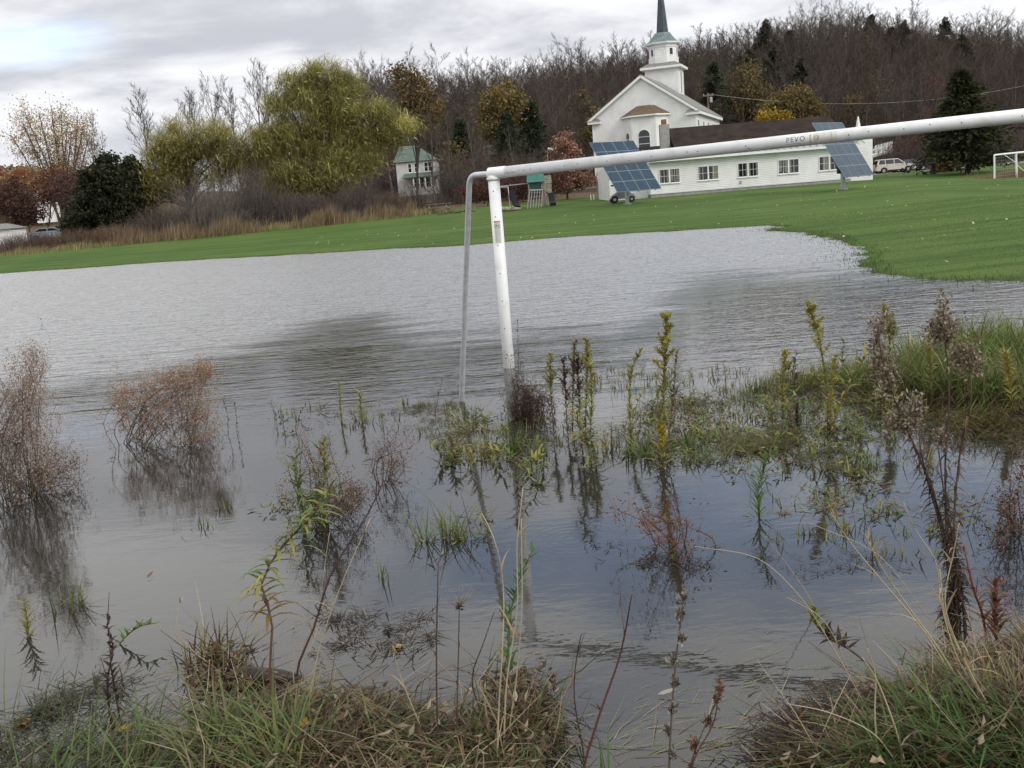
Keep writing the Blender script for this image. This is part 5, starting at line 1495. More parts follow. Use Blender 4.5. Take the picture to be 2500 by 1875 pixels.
def willow(name, label, base, lobes, depth, n_clump, per, ln, wd, palette, seed, rad=.5, wind=.5, nl=30, cl_r=.7):
    r = np.random.default_rng(seed)
    cl = lobe_points(r, lobes, depth, n_clump)
    th = thing(name, label, 'tree', tuple(map(float, base)), 'willows at the field edge')
    limbs_mb(limbs_to(r, np.asarray(base, float), cl, rad, nl)).build('trunk', M['bark_dark'], th, smooth=True)
    n = len(cl) * per; i = np.repeat(np.arange(len(cl)), per)
    p = cl[i] + r.normal(size=(n, 3)) * cl_r * np.array([.6, .6, .5])
    az_ = r.uniform(0, 6.28, n); az_ = np.where(r.random(n) < wind, r.normal(size=n) * .7, az_)
    tone = np.clip(1 + r.normal(size=len(cl)) * .3, .45, 1.7)
    mb = MB()
    mb.blades(p, az_, r.uniform(.5, 1.5, n), r.uniform(.8, 1.7, n), ln * r.uniform(.5, 1.3, n), wd * r.uniform(.6, 1.4, n), np.clip(pal(r, palette, n, amt=.08) * tone[i][:, None], .004, .8), K=3)
    # small leaves along them so the outline stays ragged
    m = n // 6; j = r.integers(0, len(cl), m); q = cl[j] + r.normal(size=(m, 3)) * cl_r * .9
    mb.kites(q, rvec(r, m) * .6 + np.array([.5, 0, -.5]), rvec(r, m), ln * .35 * r.uniform(.6, 1.3, m), wd * 1.3, np.clip(pal(r, palette, m) * tone[j][:, None], .004, .8))
    stuff(mb.build('crown', M['leaf'], th))
    return th
WIL = [(.43, .41, .14), (.48, .455, .18), (.35, .33, .11), (.50, .48, .25), (.39, .34, .12)]
willow('willow', 'tall broad yellow green willow leaning right in front of the farmhouse', gp(815, 500, 90),
       [(722, 205, 42, 26), (790, 195, 48, 32), (846, 222, 38, 30), (700, 262, 46, 36), (768, 262, 48, 38), (850, 285, 48, 30), (925, 285, 36, 24), (978, 312, 34, 18), (945, 345, 42, 22), (885, 345, 42, 28), (700, 335, 46, 38), (658, 385, 40, 40), (702, 425, 44, 38), (775, 345, 52, 40), (832, 400, 50, 38), (770, 430, 56, 34), (895, 400, 34, 26), (640, 335, 20, 30), (690, 455, 40, 26), (820, 445, 50, 22), (760, 460, 40, 18)], 90, 520, 112, 1.5, .042, WIL, 41, .55, .55, 40, cl_r=.62)
WIL2 = [(.36, .33, .11), (.42, .38, .14), (.29, .255, .08), (.45, .41, .19)]
willow('willow', 'smaller rounded olive willow between the dark evergreen and the tall willow', gp(455, 545, 90),
       [(470, 345, 105, 45), (395, 420, 62, 60), (545, 375, 65, 42), (360, 485, 36, 60), (430, 390, 70, 50), (575, 400, 35, 30), (520, 440, 50, 18), (545, 425, 30, 16)], 90, 360, 76, 1.25, .042, WIL2, 42, .3, .6, 22)
# airy yellow tree with fanning stems, far left
def fan_tree():
    r = np.random.default_rng(43)
    base = gp(148, 470, 118); k = 118 / FPX
    th = thing('maple_tree', 'airy half bare tree with yellow and pink leaf tips fanning out at far left', 'tree', tuple(map(float, base)))
    heads = [(55, 300), (30, 335), (95, 275), (125, 262), (150, 275), (110, 330), (190, 280), (205, 300), (175, 320), (75, 345), (215, 340), (140, 340), (60, 270), (165, 300)]
    limbs = []; t0 = []; t1 = []; tips = []
    for hx_, hy_ in heads:
        h = at(hx_, hy_, 118 + r.normal() * 1.5); b = base + np.array([r.normal() * .5, r.normal() * .3, -.2])
        m = b * .55 + h * .45 + np.array([(b[0] - h[0]) * .18, 0, -.3]); m2 = b * .2 + h * .8 + np.array([0, 0, .4])
        limbs.append((np.array([b, b * .8 + m * .2 + UPZ * .5, m, m2, h]), np.array([.20, .16, .12, .07, .03])))
        for _ in range(46):
            s_ = r.uniform(0, 1); q = m * (1 - s_) + m2 * s_ if r.random() < .5 else m2 * (1 - s_) + h * s_
            d = unit(np.array([(h - b)[0] * .1, 0, 1.0]) * .35 + rvec(r, 1)[0] * .8); L = r.uniform(.7, 1.9)
            a_ = q + d * L * .6; e = a_ + unit(d + r.normal(size=3) * .4) * L * .5
            t0 += [q, a_]; t1 += [a_, e]; tips += [a_, e]
    limbs_mb(limbs).build('trunk', M['bark'], th, smooth=True)
    mb = MB(); mb.sticks(np.array(t0), np.array(t1), .022, .010, 3, vary(r, (.11, .09, .08), len(t0))); stuff(mb.build('branches', M['twig'], th))
    tips = np.array(tips); n = 9500; i = r.integers(0, len(tips), n)
    mb = MB(); p = tips[i] + r.normal(size=(n, 3)) * .38
    mb.kites(p, rvec(r, n) + np.array([0, 0, -.6]), rvec(r, n), .26 * r.uniform(.5, 1.2, n), .13, pal(r, [(.42, .34, .13), (.38, .27, .15), (.42, .26, .19), (.34, .30, .10)], n))
    stuff(mb.build('crown', M['leaf'], th))
fan_tree()
# single bare trees one can tell apart along the edge
for (px, ptop, pb_, dep, lab, kw) in (
    (232, 300, 470, 112, 'dark bare tree just right of the airy yellow tree', dict(spread=.95, rise=.5, n1=15, n2=8, n3=9)),
    (205, 330, 450, 122, 'slim bare tree half behind the dark evergreen, left of it', dict(spread=.8, rise=.55)),
    (378, 238, 520, 104, 'rounded bare tree standing alone above the small willow, left one', dict(spread=1.0, rise=.5, n1=18, n2=9, n3=11, fork=.2)),
    (478, 225, 520, 108, 'bare tree directly above the small willow', dict(spread=1.0, rise=.5, n1=17, n2=9, n3=11, fork=.28)),
    (545, 205, 520, 106, 'bare tree on the right shoulder of the small willow', dict(spread=.85, rise=.58, n1=16, n2=9, n3=10)),
    (600, 190, 520, 108, 'slim bare tree left of the tallest bare one beside the tall willow', dict(spread=.8, rise=.62, n1=16, n2=9, n3=10)),
    (650, 160, 520, 106, 'tallest bare tree touching the left side of the tall willow', dict(spread=.85, rise=.6, n1=17, n2=9, n3=10, fork=.25)),
    (690, 180, 520, 112, 'bare tree rising behind the left crown of the tall willow', dict(spread=.8, rise=.62, n1=16, n2=9, n3=10)),
    (880, 130, 480, 140, 'tall bare tree rising behind the top of the tall willow', dict(spread=.9, rise=.6, n2=8)),
    (960, 150, 480, 138, 'bare tree right of the tall willow top with dense twigs', dict(spread=.9, rise=.6, n2=8)),
    (1060, 262, 484, 96, 'thin leaning bare tree right before the farmhouse porch', dict(spread=.55, rise=.9)),
    (1105, 250, 484, 104, 'bare tree with pale limbs right of the farmhouse', dict(spread=.6, rise=.8)),
    (1165, 265, 476, 100, 'bare tree just behind the top corner of the big goal', dict(spread=.7, rise=.7)),
    (1260, 290, 470, 98, 'bare tree behind the play tower', dict(spread=.65, rise=.7)),
    (1445, 340, 465, 150, 'small bare tree left of the church wall', dict(spread=.7, rise=.7))):
    b = gp(px, pb_, dep); H = float(at(px, ptop, dep)[2] - b[2]) * 1.06
    make_bare('bare_tree', lab, b, H, int(px), H * .0095, (.072, .06, .056) if dep > 100 else (.08, .068, .06), minr=.0105, curl=.12, **kw)
# lone tree by the drive with a dark thick trunk
b = gp(2278, 424, 96)
make_bare('bare_tree', 'thick dark trunked bare tree by the drive right of the parked cars', b, 9.5, 77, .26, (.085, .06, .055), M['bark_dark'], leafs=500, leafcol=[(.16, .05, .03), (.2, .08, .04)], leafsize=.16, fork=.2, n1=14, spread=1.0, rise=.35)

# evergreens
def conifer(name, label, base, top, width, depth, n, palette, seed, size=.4, ragged=.25, rad=.16, group=None):
    r = np.random.default_rng(seed); base = np.asarray(base, float); H = top[2] - base[2]
    th = thing(name, label, 'tree', tuple(map(float, base)), group)
    mb = MB(); mb.tube([base - UPZ * .3, base + UPZ * H * .5, V3(top[0], top[1], top[2] - .2)], [rad, rad * .6, .03], 7); mb.build('trunk', M['bark_dark'], th, smooth=True)
    k = int(n / 26); t = r.uniform(.04, 1, k) ** .8
    a = r.uniform(0, 6.28, k)
    w = width * (1 - t) ** .85 * (1 + r.normal(size=k) * ragged) + .12
    ax_ = base[None] * (1 - t[:, None]) + np.asarray(top)[None] * t[:, None]
    tip = ax_ + np.stack([np.cos(a) * w, np.sin(a) * w, -.10 * w + .1], 1)
    i = np.repeat(np.arange(k), 26); s_ = r.uniform(.25, 1, len(i))[:, None] ** .7
    p = ax_[i] * (1 - s_) + tip[i] * s_ + r.normal(size=(len(i), 3)) * .16
    d = unit(tip[i] - ax_[i]) + rvec(r, len(i)) * .7 + np.array([0, 0, -.15])
    tone = 1 + r.normal(size=k) * .2
    mb.__init__(); mb.kites(p, d, rvec(r, len(i)), size * r.uniform(.6, 1.3, len(i)), size * .38, np.clip(pal(r, palette, len(i)) * tone[i][:, None], .004, .6))
    mb.sticks(ax_, tip, .03, .008, 3, (.05, .04, .03))
    stuff(mb.build('crown', M['leaf'], th)); return th
DG = [(.030, .038, .018), (.040, .045, .021), (.024, .031, .015), (.048, .044, .022)]
for lab, base, lobes, dep, seed, nc in (('broad dark evergreen mass left of the small willow', gp(250, 572, 86), [(248, 440, 50, 50), (240, 500, 66, 60), (285, 470, 45, 60), (215, 530, 40, 40), (290, 530, 50, 45), (262, 398, 24, 22)], 86, 51, 420),
                                       ('dark evergreen with a short pointed top beside the small willow', gp(325, 568, 89), [(318, 408, 20, 26), (325, 450, 36, 50), (335, 510, 40, 55)], 89, 52, 190),
                                       ('low dark evergreen shrub at the left foot of the evergreen mass', gp(185, 580, 88), [(195, 535, 30, 36), (180, 555, 24, 24)], 88, 53, 90)):
    leafy('evergreen_tree', lab, base, lobes, dep, nc, 44, .3, DG, seed, .16, .42, 'dark evergreens at the field edge', nl=10)
PG = [(.040, .058, .028), (.052, .070, .034), (.034, .046, .026)]
for (px, pt_, pbs, wpx, dep, lab, seed) in ((1745, 158, 330, 62, 150, 'green pine on the hillside right of the church', 61), (1300, 255, 400, 45, 128, 'dark green pine on the slope left of the church', 62), (1240, 285, 420, 40, 120, 'smaller green pine left of the dark one by the church', 63), (1128, 300, 430, 26, 118, 'green pine above the farmhouse drive', 64),
        (2130, 40, 260, 34, 240, 'pointed dark spruce standing out on the ridge', 65), (2180, 70, 270, 36, 235, 'dark spruce on the ridge slope right of the pointed one', 66), (1930, 80, 260, 40, 235, 'broad dark conifer below the skyline above the golden trees', 67)):
    b = gp(px, pbs, dep); conifer('pine_tree', lab, b, at(px - 4, pt_, dep), wpx * dep / FPX * 1.15, dep, 6000, PG if seed < 65 else DG, seed, .5, .55)
hc = np.random.default_rng(612); cp = None
for k in range(16):
    Y_ = hc.uniform(165, 248); X_ = hc.uniform(Y_ * .22, Y_ * .5); z_ = gz(X_, Y_)
    if cp is None: cp = conifer('pine_tree', 'small dark conifer among the bare trees on the right half of the hillside', (X_, Y_, z_), V3(X_, Y_, z_ + 12), 2.9, Y_, 4200, [(.055, .058, .040), (.065, .066, .046)], 69, .6, .6, group='small dark conifers of the hillside')
    else: dup(cp, (X_, Y_, z_), float(hc.uniform(0, 6.28)), float(hc.uniform(.7, 1.25)))
b = gp(2362, 425, 92); conifer('spruce_tree', 'big dark drooping spruce behind the goal bar at right', b, at(2345, 182, 92), 3.3, 92, 13000, [(.032, .040, .020), (.05, .058, .022), (.025, .03, .016), (.06, .055, .02)], 68, .5, .6, .25)

# autumn broadleaf trees on and below the hill
GOLD = [(.19, .135, .048), (.15, .105, .042), (.21, .16, .055), (.13, .108, .045)]
OCH = [(.15, .115, .045), (.18, .13, .05), (.11, .09, .04)]
BRN = [(.15, .105, .048), (.18, .125, .055), (.12, .088, .045)]
leafy('maple_tree', 'golden brown tree low on the hillside right of the church', gp(1930, 330, 142), [(1925, 265, 62, 42), (1890, 285, 45, 35), (1975, 275, 35, 35), (1935, 235, 35, 25)], 142, 150, 40, .42, GOLD, 71, .2, .9)
leafy('maple_tree', 'dull ochre tree standing behind the golden ones right of the church', gp(1835, 330, 150), [(1830, 205, 48, 55), (1810, 250, 45, 40), (1860, 270, 40, 30)], 150, 110, 34, .42, OCH, 72, .2, 1.0)
leafy('maple_tree', 'yellow patch of leaves at the foot of the golden hillside tree', gp(1880, 330, 138), [(1885, 292, 40, 16)], 138, 40, 40, .4, [(.36, .24, .03), (.30, .2, .04)], 73, .12, .7)
leafy('maple_tree', 'small faded gold tree at the right end of the golden trees', gp(1995, 320, 146), [(1992, 280, 26, 34)], 146, 40, 30, .4, OCH, 74, .12, .8)
leafy('oak_tree', 'gold brown tree on the slope between the big goal and the church', gp(1235, 420, 128), [(1225, 245, 58, 38), (1215, 300, 50, 40), (1255, 275, 35, 30)], 128, 120, 36, .42, GOLD, 75, .2, .9)
leafy('oak_tree', 'brown leaved tree on the slope above the farmhouse roof', gp(1010, 400, 130), [(1010, 215, 48, 45), (1035, 265, 50, 40), (985, 185, 30, 25)], 130, 100, 34, .42, BRN, 76, .2, 1.0)
leafy('oak_tree', 'thin brown leaved tree between the farmhouse and the big goal', gp(1080, 470, 108), [(1108, 385, 24, 36), (1118, 430, 22, 22)], 108, 36, 22, .32, BRN, 77, .12, .8)
leafy('shrub', 'orange leaved shrub under the spruce beside the drive', gp(2318, 422, 99), [(2312, 400, 34, 24), (2335, 380, 20, 30), (2295, 415, 25, 12)], 99, 70, 36, .26, [(.30, .15, .03), (.24, .11, .03), (.20, .08, .03)], 78, .06, .5, cat='shrub', nl=8)
leafy('shrub', 'dark clipped shrub between the hall end and the picket fence', gp(2115, 384, 96), [(2115, 362, 14, 20)], 96, 26, 50, .2, [(.02, .028, .014), (.03, .04, .02)], 79, .05, .3, cat='shrub', nl=5)
leafy('shrub', 'dark red shrub thicket behind the parked cars', gp(2235, 385, 132), [(2225, 365, 55, 24), (2275, 350, 45, 25)], 132, 60, 30, .28, [(.13, .045, .03), (.10, .05, .035)], 80, .08, .8, cat='shrub', nl=8)
# trees still holding some brown, ochre or green among the bare ones of the hillside
hm = np.random.default_rng(611); mixp = []
for k, (pl_, sz_) in enumerate(((OCH, .5), (BRN, .5), ([(.12, .115, .055), (.15, .13, .06), (.10, .09, .05)], .5))):
    mixp.append((pl_, sz_))
for k in range(34):
    Y_ = hm.uniform(150, 250); X_ = hm.uniform(-34 - (Y_ - 150) * .06, Y_ * .5)
    if 9 < X_ < 30 and Y_ < 150: continue
    pl_, sz_ = mixp[k % 3]; b = np.array([X_, Y_, gz(X_, Y_)]); hgt = hm.uniform(8, 12)
    px_, py_ = px_of(b + UPZ * hgt * .65); w_ = hm.uniform(2.0, 3.2) * FPX / Y_
    leafy('oak_tree', 'thinly leaved dull %s tree among the bare trees of the hillside' % ('ochre', 'brown', 'olive green')[k % 3], b, [(px_, py_, w_, hgt * .32 * FPX / Y_), (px_ + hm.normal() * w_ * .5, py_ + w_ * .4, w_ * .7, w_ * .6)], Y_, 44, 30, sz_, pl_, 620 + k, .14, 1.0, group='leaf holding trees of the hillside, ' + ('ochre', 'brown', 'olive')[k % 3], nl=8)
# conical rusty-leaved oak by the church
leafy('oak_tree', 'conical young tree with dry pinkish brown leaves left of the church', gp(1385, 478, 92), [(1374, 345, 20, 26), (1378, 380, 38, 32), (1385, 415, 52, 34), (1390, 445, 62, 20), (1420, 440, 36, 18)], 92, 190, 36, .24, [(.26, .14, .10), (.32, .18, .13), (.18, .085, .06), (.38, .24, .18)], 81, .11, .45)
leafy('hedge', 'dark red brown hedge behind the swing beam', gp(1190, 486, 88), [(1180, 468, 60, 20), (1260, 455, 70, 24), (1345, 445, 40, 20)], 88, 130, 44, .2, [(.095, .038, .030), (.12, .05, .035), (.07, .04, .03)], 82, .05, .5, cat='hedge', nl=14)
# rust and red shrubs at far left
RU = [(.15, .065, .038), (.19, .085, .045), (.11, .055, .04), (.22, .11, .06)]
leafy('shrub', 'rust red leafy shrub at the left edge above the white shed', gp(40, 555, 100), [(30, 490, 55, 45), (70, 520, 40, 30)], 100, 130, 40, .25, [(.085, .045, .034), (.11, .055, .038), (.07, .042, .034)], 83, .08, .6, cat='shrub')
leafy('shrub', 'brighter rust orange shrub left of the dark evergreens', gp(105, 535, 106), [(105, 465, 38, 32), (130, 440, 30, 25)], 106, 80, 34, .26, RU, 84, .08, .6, cat='shrub')
leafy('shrub', 'purple brown shrub between the rust shrubs and the evergreens', gp(165, 535, 103), [(165, 455, 42, 40), (185, 500, 35, 35)], 103, 110, 34, .22, [(.11, .06, .055), (.13, .075, .06), (.09, .05, .045)], 85, .08, .7, cat='shrub')
leafy('shrub', 'orange tipped young tree rising above the rust shrubs at left', gp(60, 480, 125), [(50, 435, 26, 24), (25, 445, 25, 14)], 125, 40, 30, .3, [(.30, .12, .06), (.34, .18, .10)], 86, .08, .6, cat='tree')

# ------------------------------------------------------------------ brush, thickets and dry grass along the field edge
def thicket(label, px, py, wpx, hpx, dep, col, seed, n=420, name='shrub', leafc=None):
    r = np.random.default_rng(seed); b = gp(px, py, dep); k = dep / FPX; W_, H_ = wpx * k, hpx * k
    th = thing(name, label, 'shrub', tuple(map(float, b)), 'bare shrubs along the field edge')
    p = np.column_stack([b[0] + r.normal(size=n) * W_ * .24, b[1] + r.normal(size=n) * W_ * .18, np.full(n, 0.)]); p[:, 2] = ground_z(p) - .1
    hf = np.clip(1 - ((p[:, 0] - b[0]) / (W_ * .62)) ** 2, .25, 1)
    L = H_ * hf * r.uniform(.55, 1.15, n)
    d = unit(np.column_stack([(p[:, 0] - b[0]) / W_ * 1.1 + r.normal(size=n) * .28, r.normal(size=n) * .28, np.ones(n)]))
    m = p + d * L[:, None] * .5; e = m + unit(d + r.normal(size=(n, 3)) * .22) * L[:, None] * .5
    s1 = MB(); s1.sticks(p, m, .016, .011, 3, vary(r, col, n)); s1.sticks(m, e, .011, .004, 3, vary(r, col, n)); stuff(s1.build('stems', M['twig'], th))
    s2 = MB()
    for _ in range(5):
        f = r.uniform(.2, 1, (n, 1)); q = np.where(f < .5, p + (m - p) * f * 2, m + (e - m) * (f - .5) * 2)
        g_ = q + unit(d * .8 + rvec(r, n) * .8) * (L * r.uniform(.12, .34, n))[:, None]
        s2.sticks(q, g_, .008, .003, 3, vary(r, col, n))
    if leafc is not None:
        q = e + r.normal(size=(n, 3)) * .2; s2.kites(np.repeat(q, 5, 0) + r.normal(size=(n * 5, 3)) * .2, rvec(r, n * 5), rvec(r, n * 5), .13, .07, pal(r, leafc, n * 5))
    stuff(s2.build('twigs', M['twig'], th)); return th
GB_ = (.10, .085, .075); PB = (.100, .074, .066); RB = (.115, .08, .06)
for a in (('dark brown low brush at the left edge of the field', 60, 622, 190, 46, 78, PB, 201, 700),
          ('brown brush in front of the silver cars', 190, 606, 150, 46, 79, RB, 202, 520),
          ('pale brown brush below the dark evergreens', 290, 592, 150, 46, 80, (.16, .11, .075), 203, 520),
          ('purple brown rounded bush right below the evergreens', 400, 565, 190, 72, 82, PB, 204, 760),
          ('wide grey bare shrub with fanning stems in front of the small willow', 505, 560, 180, 140, 82, (.13, .115, .10), 205, 420),
          ('dense brown shrub under the small willow, right side', 600, 545, 160, 130, 86, GB_, 206, 600),
          ('grey brown shrub at the left foot of the tall willow', 690, 535, 140, 85, 86, GB_, 207, 560),
          ('dark low brush under the tall willow', 780, 530, 160, 66, 87, PB, 208, 620),
          ('grey bare bush left of the farmhouse porch', 880, 515, 120, 90, 88, GB_, 209, 480),
          ('rust tinged bush before the farmhouse porch', 950, 508, 100, 56, 89, RB, 210, 420),
          ('small bare bush left of the picnic table', 1020, 500, 80, 70, 92, GB_, 211, 260),
          ('bare bush behind the picnic table', 1110, 488, 100, 110, 100, GB_, 212, 380),
          ('bare bush behind the goal post', 1180, 478, 110, 120, 104, RB, 213, 420),
          ('bare bush behind the play tower', 1290, 470, 130, 120, 100, PB, 214, 460)):
    thicket(*a)
def dry_grass(name, pxs, n, hmin, hmax, cols, seed, spread=1.0, dep=None):
    r = np.random.default_rng(seed); P_ = []
    for (px, py, d_, w_, f) in pxs:
        m = int(n * f); c = gp(px, py, d_); k = d_ / FPX
        P_.append(np.column_stack([c[0] + r.normal(size=m) * w_ * k * .45, c[1] + r.normal(size=m) * spread]))
    P_ = np.concatenate(P_); z = ground_z(P_); m = len(P_)
    mb = MB(); az_ = r.normal(size=m) * .8; L = r.uniform(hmin, hmax, m) * (1 + .25 * np.sin(P_[:, 0] * 1.7) + .15 * np.sin(P_[:, 0] * 4.1))
    mb.blades(np.column_stack([P_, z - .03]), az_, r.uniform(0, .35, m), r.uniform(.1, .9, m), L, r.uniform(.022, .045, m), pal(r, cols, m), K=3)
    o = mb.build(name, M['leaf']); o['kind'] = 'stuff'; return o
TAN = [(.27, .20, .12), (.22, .155, .09), (.34, .27, .17), (.17, .115, .07)]
dry_grass('dry_grass', [(345, 585, 77, 90, .12), (440, 570, 77.5, 80, .12), (540, 560, 78, 60, .14), (600, 555, 78.5, 60, .10), (760, 536, 80, 50, .16), (815, 530, 80.5, 50, .16), (960, 512, 82, 60, .14), (880, 520, 82, 70, .06)], 6500, .4, 1.55, TAN, 221, .9)
dry_grass('field_edge_grass', [(x, 0, 76.3 + (x / 1000) * 6.5, 75, 1 / 19) for x in range(-60, 1080, 60)], 13000, .2, .6, [(.36, .30, .15), (.30, .27, .12), (.40, .34, .19), (.20, .20, .07)], 222, 1.1)
dry_grass('brush_grass', [(x, 0, 79 + (x / 1000) * 6, 90, 1 / 13) for x in range(-60, 460, 40)], 9000, .5, 1.25, [(.19, .12, .08), (.15, .09, .065), (.24, .16, .09), (.12, .075, .06)], 223, 1.3)
dry_grass('verge_weeds', [(2440, 446, 79, 60, .5), (2500, 444, 80, 60, .5)], 1500, .4, 1.0, [(.24, .17, .10), (.2, .14, .09)], 224, 1.2)

# far hill at left: low wood in autumn colour
fr_ = np.random.default_rng(31); fp_ = []
for _ in range(900):
    Y_ = fr_.uniform(380, 560); X_ = fr_.uniform(-420, -160)
    fp_.append((X_, Y_))
fz_ = ground_z(np.array(fp_))
fv = []
for k, c in enumerate([[(.30, .17, .10), (.34, .2, .13)], [(.22, .16, .10), (.2, .14, .1)], [(.2, .2, .1), (.26, .2, .1)]]):
    r = np.random.default_rng(330 + k); n = 500; mb = MB()
    q = rvec(r, n) * r.uniform(.5, 1, (n, 1)); mb.kites(q * np.array([3, 3, 4]) + np.array([0, 0, 5]), rvec(r, n), rvec(r, n), 1.2, .9, pal(r, c, n)); mb.tube([(0, 0, -.5), (0, 0, 5)], [.3, .15], 4, c=(.1, .08, .07))
    fv.append([bpy.data.objects.new('far_tree_%s' % 'abc'[k], mb.mesh('far_tree', M['leaf']))])
gn_scatter('distant_wood', [(a[0], a[1], z) for a, z in zip(fp_, fz_)], fv, 15, .8, 1.6)

# ------------------------------------------------------------------ lawn blades close enough to show, fallen leaves on it
lr_ = np.random.default_rng(91)
lp_ = np.column_stack([lr_.uniform(4, 24, 60000), lr_.uniform(15, 46, 60000)])
pxy = np.array([px_of((a, b, .05)) for a, b in lp_])
lp_ = lp_[(pxy[:, 0] > 1500) & (pxy[:, 0] < 2540)]
lz = ground_z(lp_); kk = lz > .0; lp_, lz = lp_[kk], lz[kk]
mb = MB(); n = len(lp_)
mb.blades(np.column_stack([lp_, lz - .01]), lr_.uniform(0, 6.28, n), lr_.uniform(.1, .7, n), lr_.uniform(.1, .8, n), lr_.uniform(.03, .06, n), lr_.uniform(.010, .018, n), pal(lr_, [(.09, .17, .03), (.12, .20, .045), (.08, .145, .025), (.15, .19, .06)], n), K=2)
o = mb.build('lawn_grass', M['leaf']); o['kind'] = 'stuff'
# drowned grass fringing the water's edge
sp2 = []
for a_, b_2 in zip(shore[2:-3], shore[3:-2]):
    L_ = np.linalg.norm(b_2 - a_); m_ = int(L_ * 300)
    q_ = a_ + (b_2 - a_) * lr_.random((m_, 1)) + lr_.normal(size=(m_, 2)) * .8
    sp2.append(q_)
sp2 = np.concatenate(sp2); z2 = ground_z(sp2); kk = (z2 < .02) & (z2 > -.07); kk &= lr_.random(len(sp2)) < np.exp(np.minimum(z2, 0) / .024); sp2, z2 = sp2[kk], z2[kk]; n = len(sp2)
mb = MB(); mb.blades(np.column_stack([sp2, np.maximum(z2, -.03)]), lr_.uniform(0, 6.28, n), lr_.uniform(.2, 1.0, n), lr_.uniform(.2, .9, n), lr_.uniform(.05, .13, n), lr_.uniform(.012, .022, n), pal(lr_, [(.07, .14, .025), (.10, .17, .04), (.06, .11, .02), (.14, .15, .06)], n), K=2)
o = mb.build('shore_grass', M['leaf']); o['kind'] = 'stuff'
m = 620; fl = np.column_stack([lr_.uniform(-12, 34, m), lr_.uniform(15, 66, m)]); fz = ground_z(fl); kk = fz > .01; fl, fz = fl[kk], fz[kk]; m = len(fl)
mb = MB(); mb.kites(np.column_stack([fl, fz + .06]), np.column_stack([rvec(lr_, m)[:, :2], lr_.uniform(-.1, .5, m)]), np.tile(UPZ, (m, 1)) + rvec(lr_, m) * .3, .11, .09, pal(lr_, [(.5, .42, .26), (.35, .26, .13), (.6, .55, .4)], m))
o = mb.build('fallen_leaves', M['leaf']); o['kind'] = 'stuff'
# ------------------------------------------------------------------ marsh plants in and by the water
pr_ = np.random.default_rng(1234)
def spline(pts, n):
    pts = np.asarray(pts, float)
    if len(pts) == 2:
        return pts[0] + (pts[1] - pts[0]) * np.linspace(0, 1, n)[:, None]
    d = np.concatenate([[0], np.cumsum(np.linalg.norm(np.diff(pts, axis=0), axis=1))]); d /= d[-1]
    tg = np.gradient(pts, d, axis=0); out = []
    for t in np.linspace(0, 1, n):
        i = min(np.searchsorted(d, t, side='right') - 1, len(pts) - 2); h = d[i + 1] - d[i]; s = (t - d[i]) / h
        h00 = 2 * s ** 3 - 3 * s ** 2 + 1; h10 = s ** 3 - 2 * s ** 2 + s; h01 = -2 * s ** 3 + 3 * s ** 2; h11 = s ** 3 - s ** 2
        out.append(h00 * pts[i] + h10 * h * tg[i] + h01 * pts[i + 1] + h11 * h * tg[i + 1])
    return np.array(out)
def path3(pts, ground=True, jit=.07, root=None, n=14):
    """stem course from seen points (2212-wide picture), rooted where its foot meets the water or bank"""
    x, y = pts[0] if root is None else root
    g = gs(x, y); z = gz(g[0], g[1])
    if z > 0: g = gs(x, y, z)
    D = g[1]
    P_ = [np.array([g[0], g[1], min(z, .0) - .06 if z < 0 else z - .05])] + ([g] if z < 0 else [])
    for k, (a, b) in enumerate(pts[1:] if root is None else pts):
        if 0 < k < len(pts) - 2: a += pr_.normal() * 5
        P_.append(as_(a, b, D + pr_.normal() * jit * (k + 1) / len(pts)))
    return spline(P_, n), D
GRN = [(.11, .18, .040), (.145, .21, .055), (.09, .145, .032)]
YGR = [(.23, .235, .075), (.28, .26, .08), (.18, .20, .055), (.32, .28, .09)]
BRL = [(.10, .062, .035), (.14, .085, .045), (.075, .045, .03), (.12, .07, .04)]
DKB = [(.050, .034, .026), (.075, .05, .036), (.04, .03, .024)]
RED = [(.17, .055, .035), (.21, .085, .05), (.13, .05, .035), (.15, .11, .05)]
def stem_leaves(mb, P_, n, t0, t1, ln, wd, cols, up=.95, droop=.9, r=None, hang=False, side=None):
    r = r or pr_
    t = np.linspace(t0, t1, n) + r.normal(size=n) * .5 * (t1 - t0) / max(n, 1)
    t = np.clip(t, 0, 1)
    s = np.linspace(0, 1, len(P_))
    p = np.stack([np.interp(t, s, P_[:, i]) for i in range(3)], 1)
    az = np.arange(n) * 2.4 + r.normal(size=n) * .4
    if side is not None: az = side + r.normal(size=n) * .8
    ll = ln * r.uniform(.65, 1.25, n) * (1.1 - .5 * np.abs(t - .45))
    if hang: mb.blades(p, az, r.uniform(1.3, 2.0, n), r.uniform(.8, 1.6, n), ll, wd, pal(r, cols, n), K=4)
    else: mb.blades(p, az, up + r.normal(size=n) * .22, droop + r.normal(size=n) * .3, ll, wd, pal(r, cols, n), K=4)
def fluff(mb, c, spread, n, size, cols, r=None, up=.6):
    r = r or pr_
    p = c + r.normal(size=(n, 3)) * np.asarray(spread)
    d = rvec(r, n) + np.array([0, 0, up])
    mb.kites(p, d, rvec(r, n), size * r.uniform(.6, 1.4, n), size * .5, pal(r, cols, n))
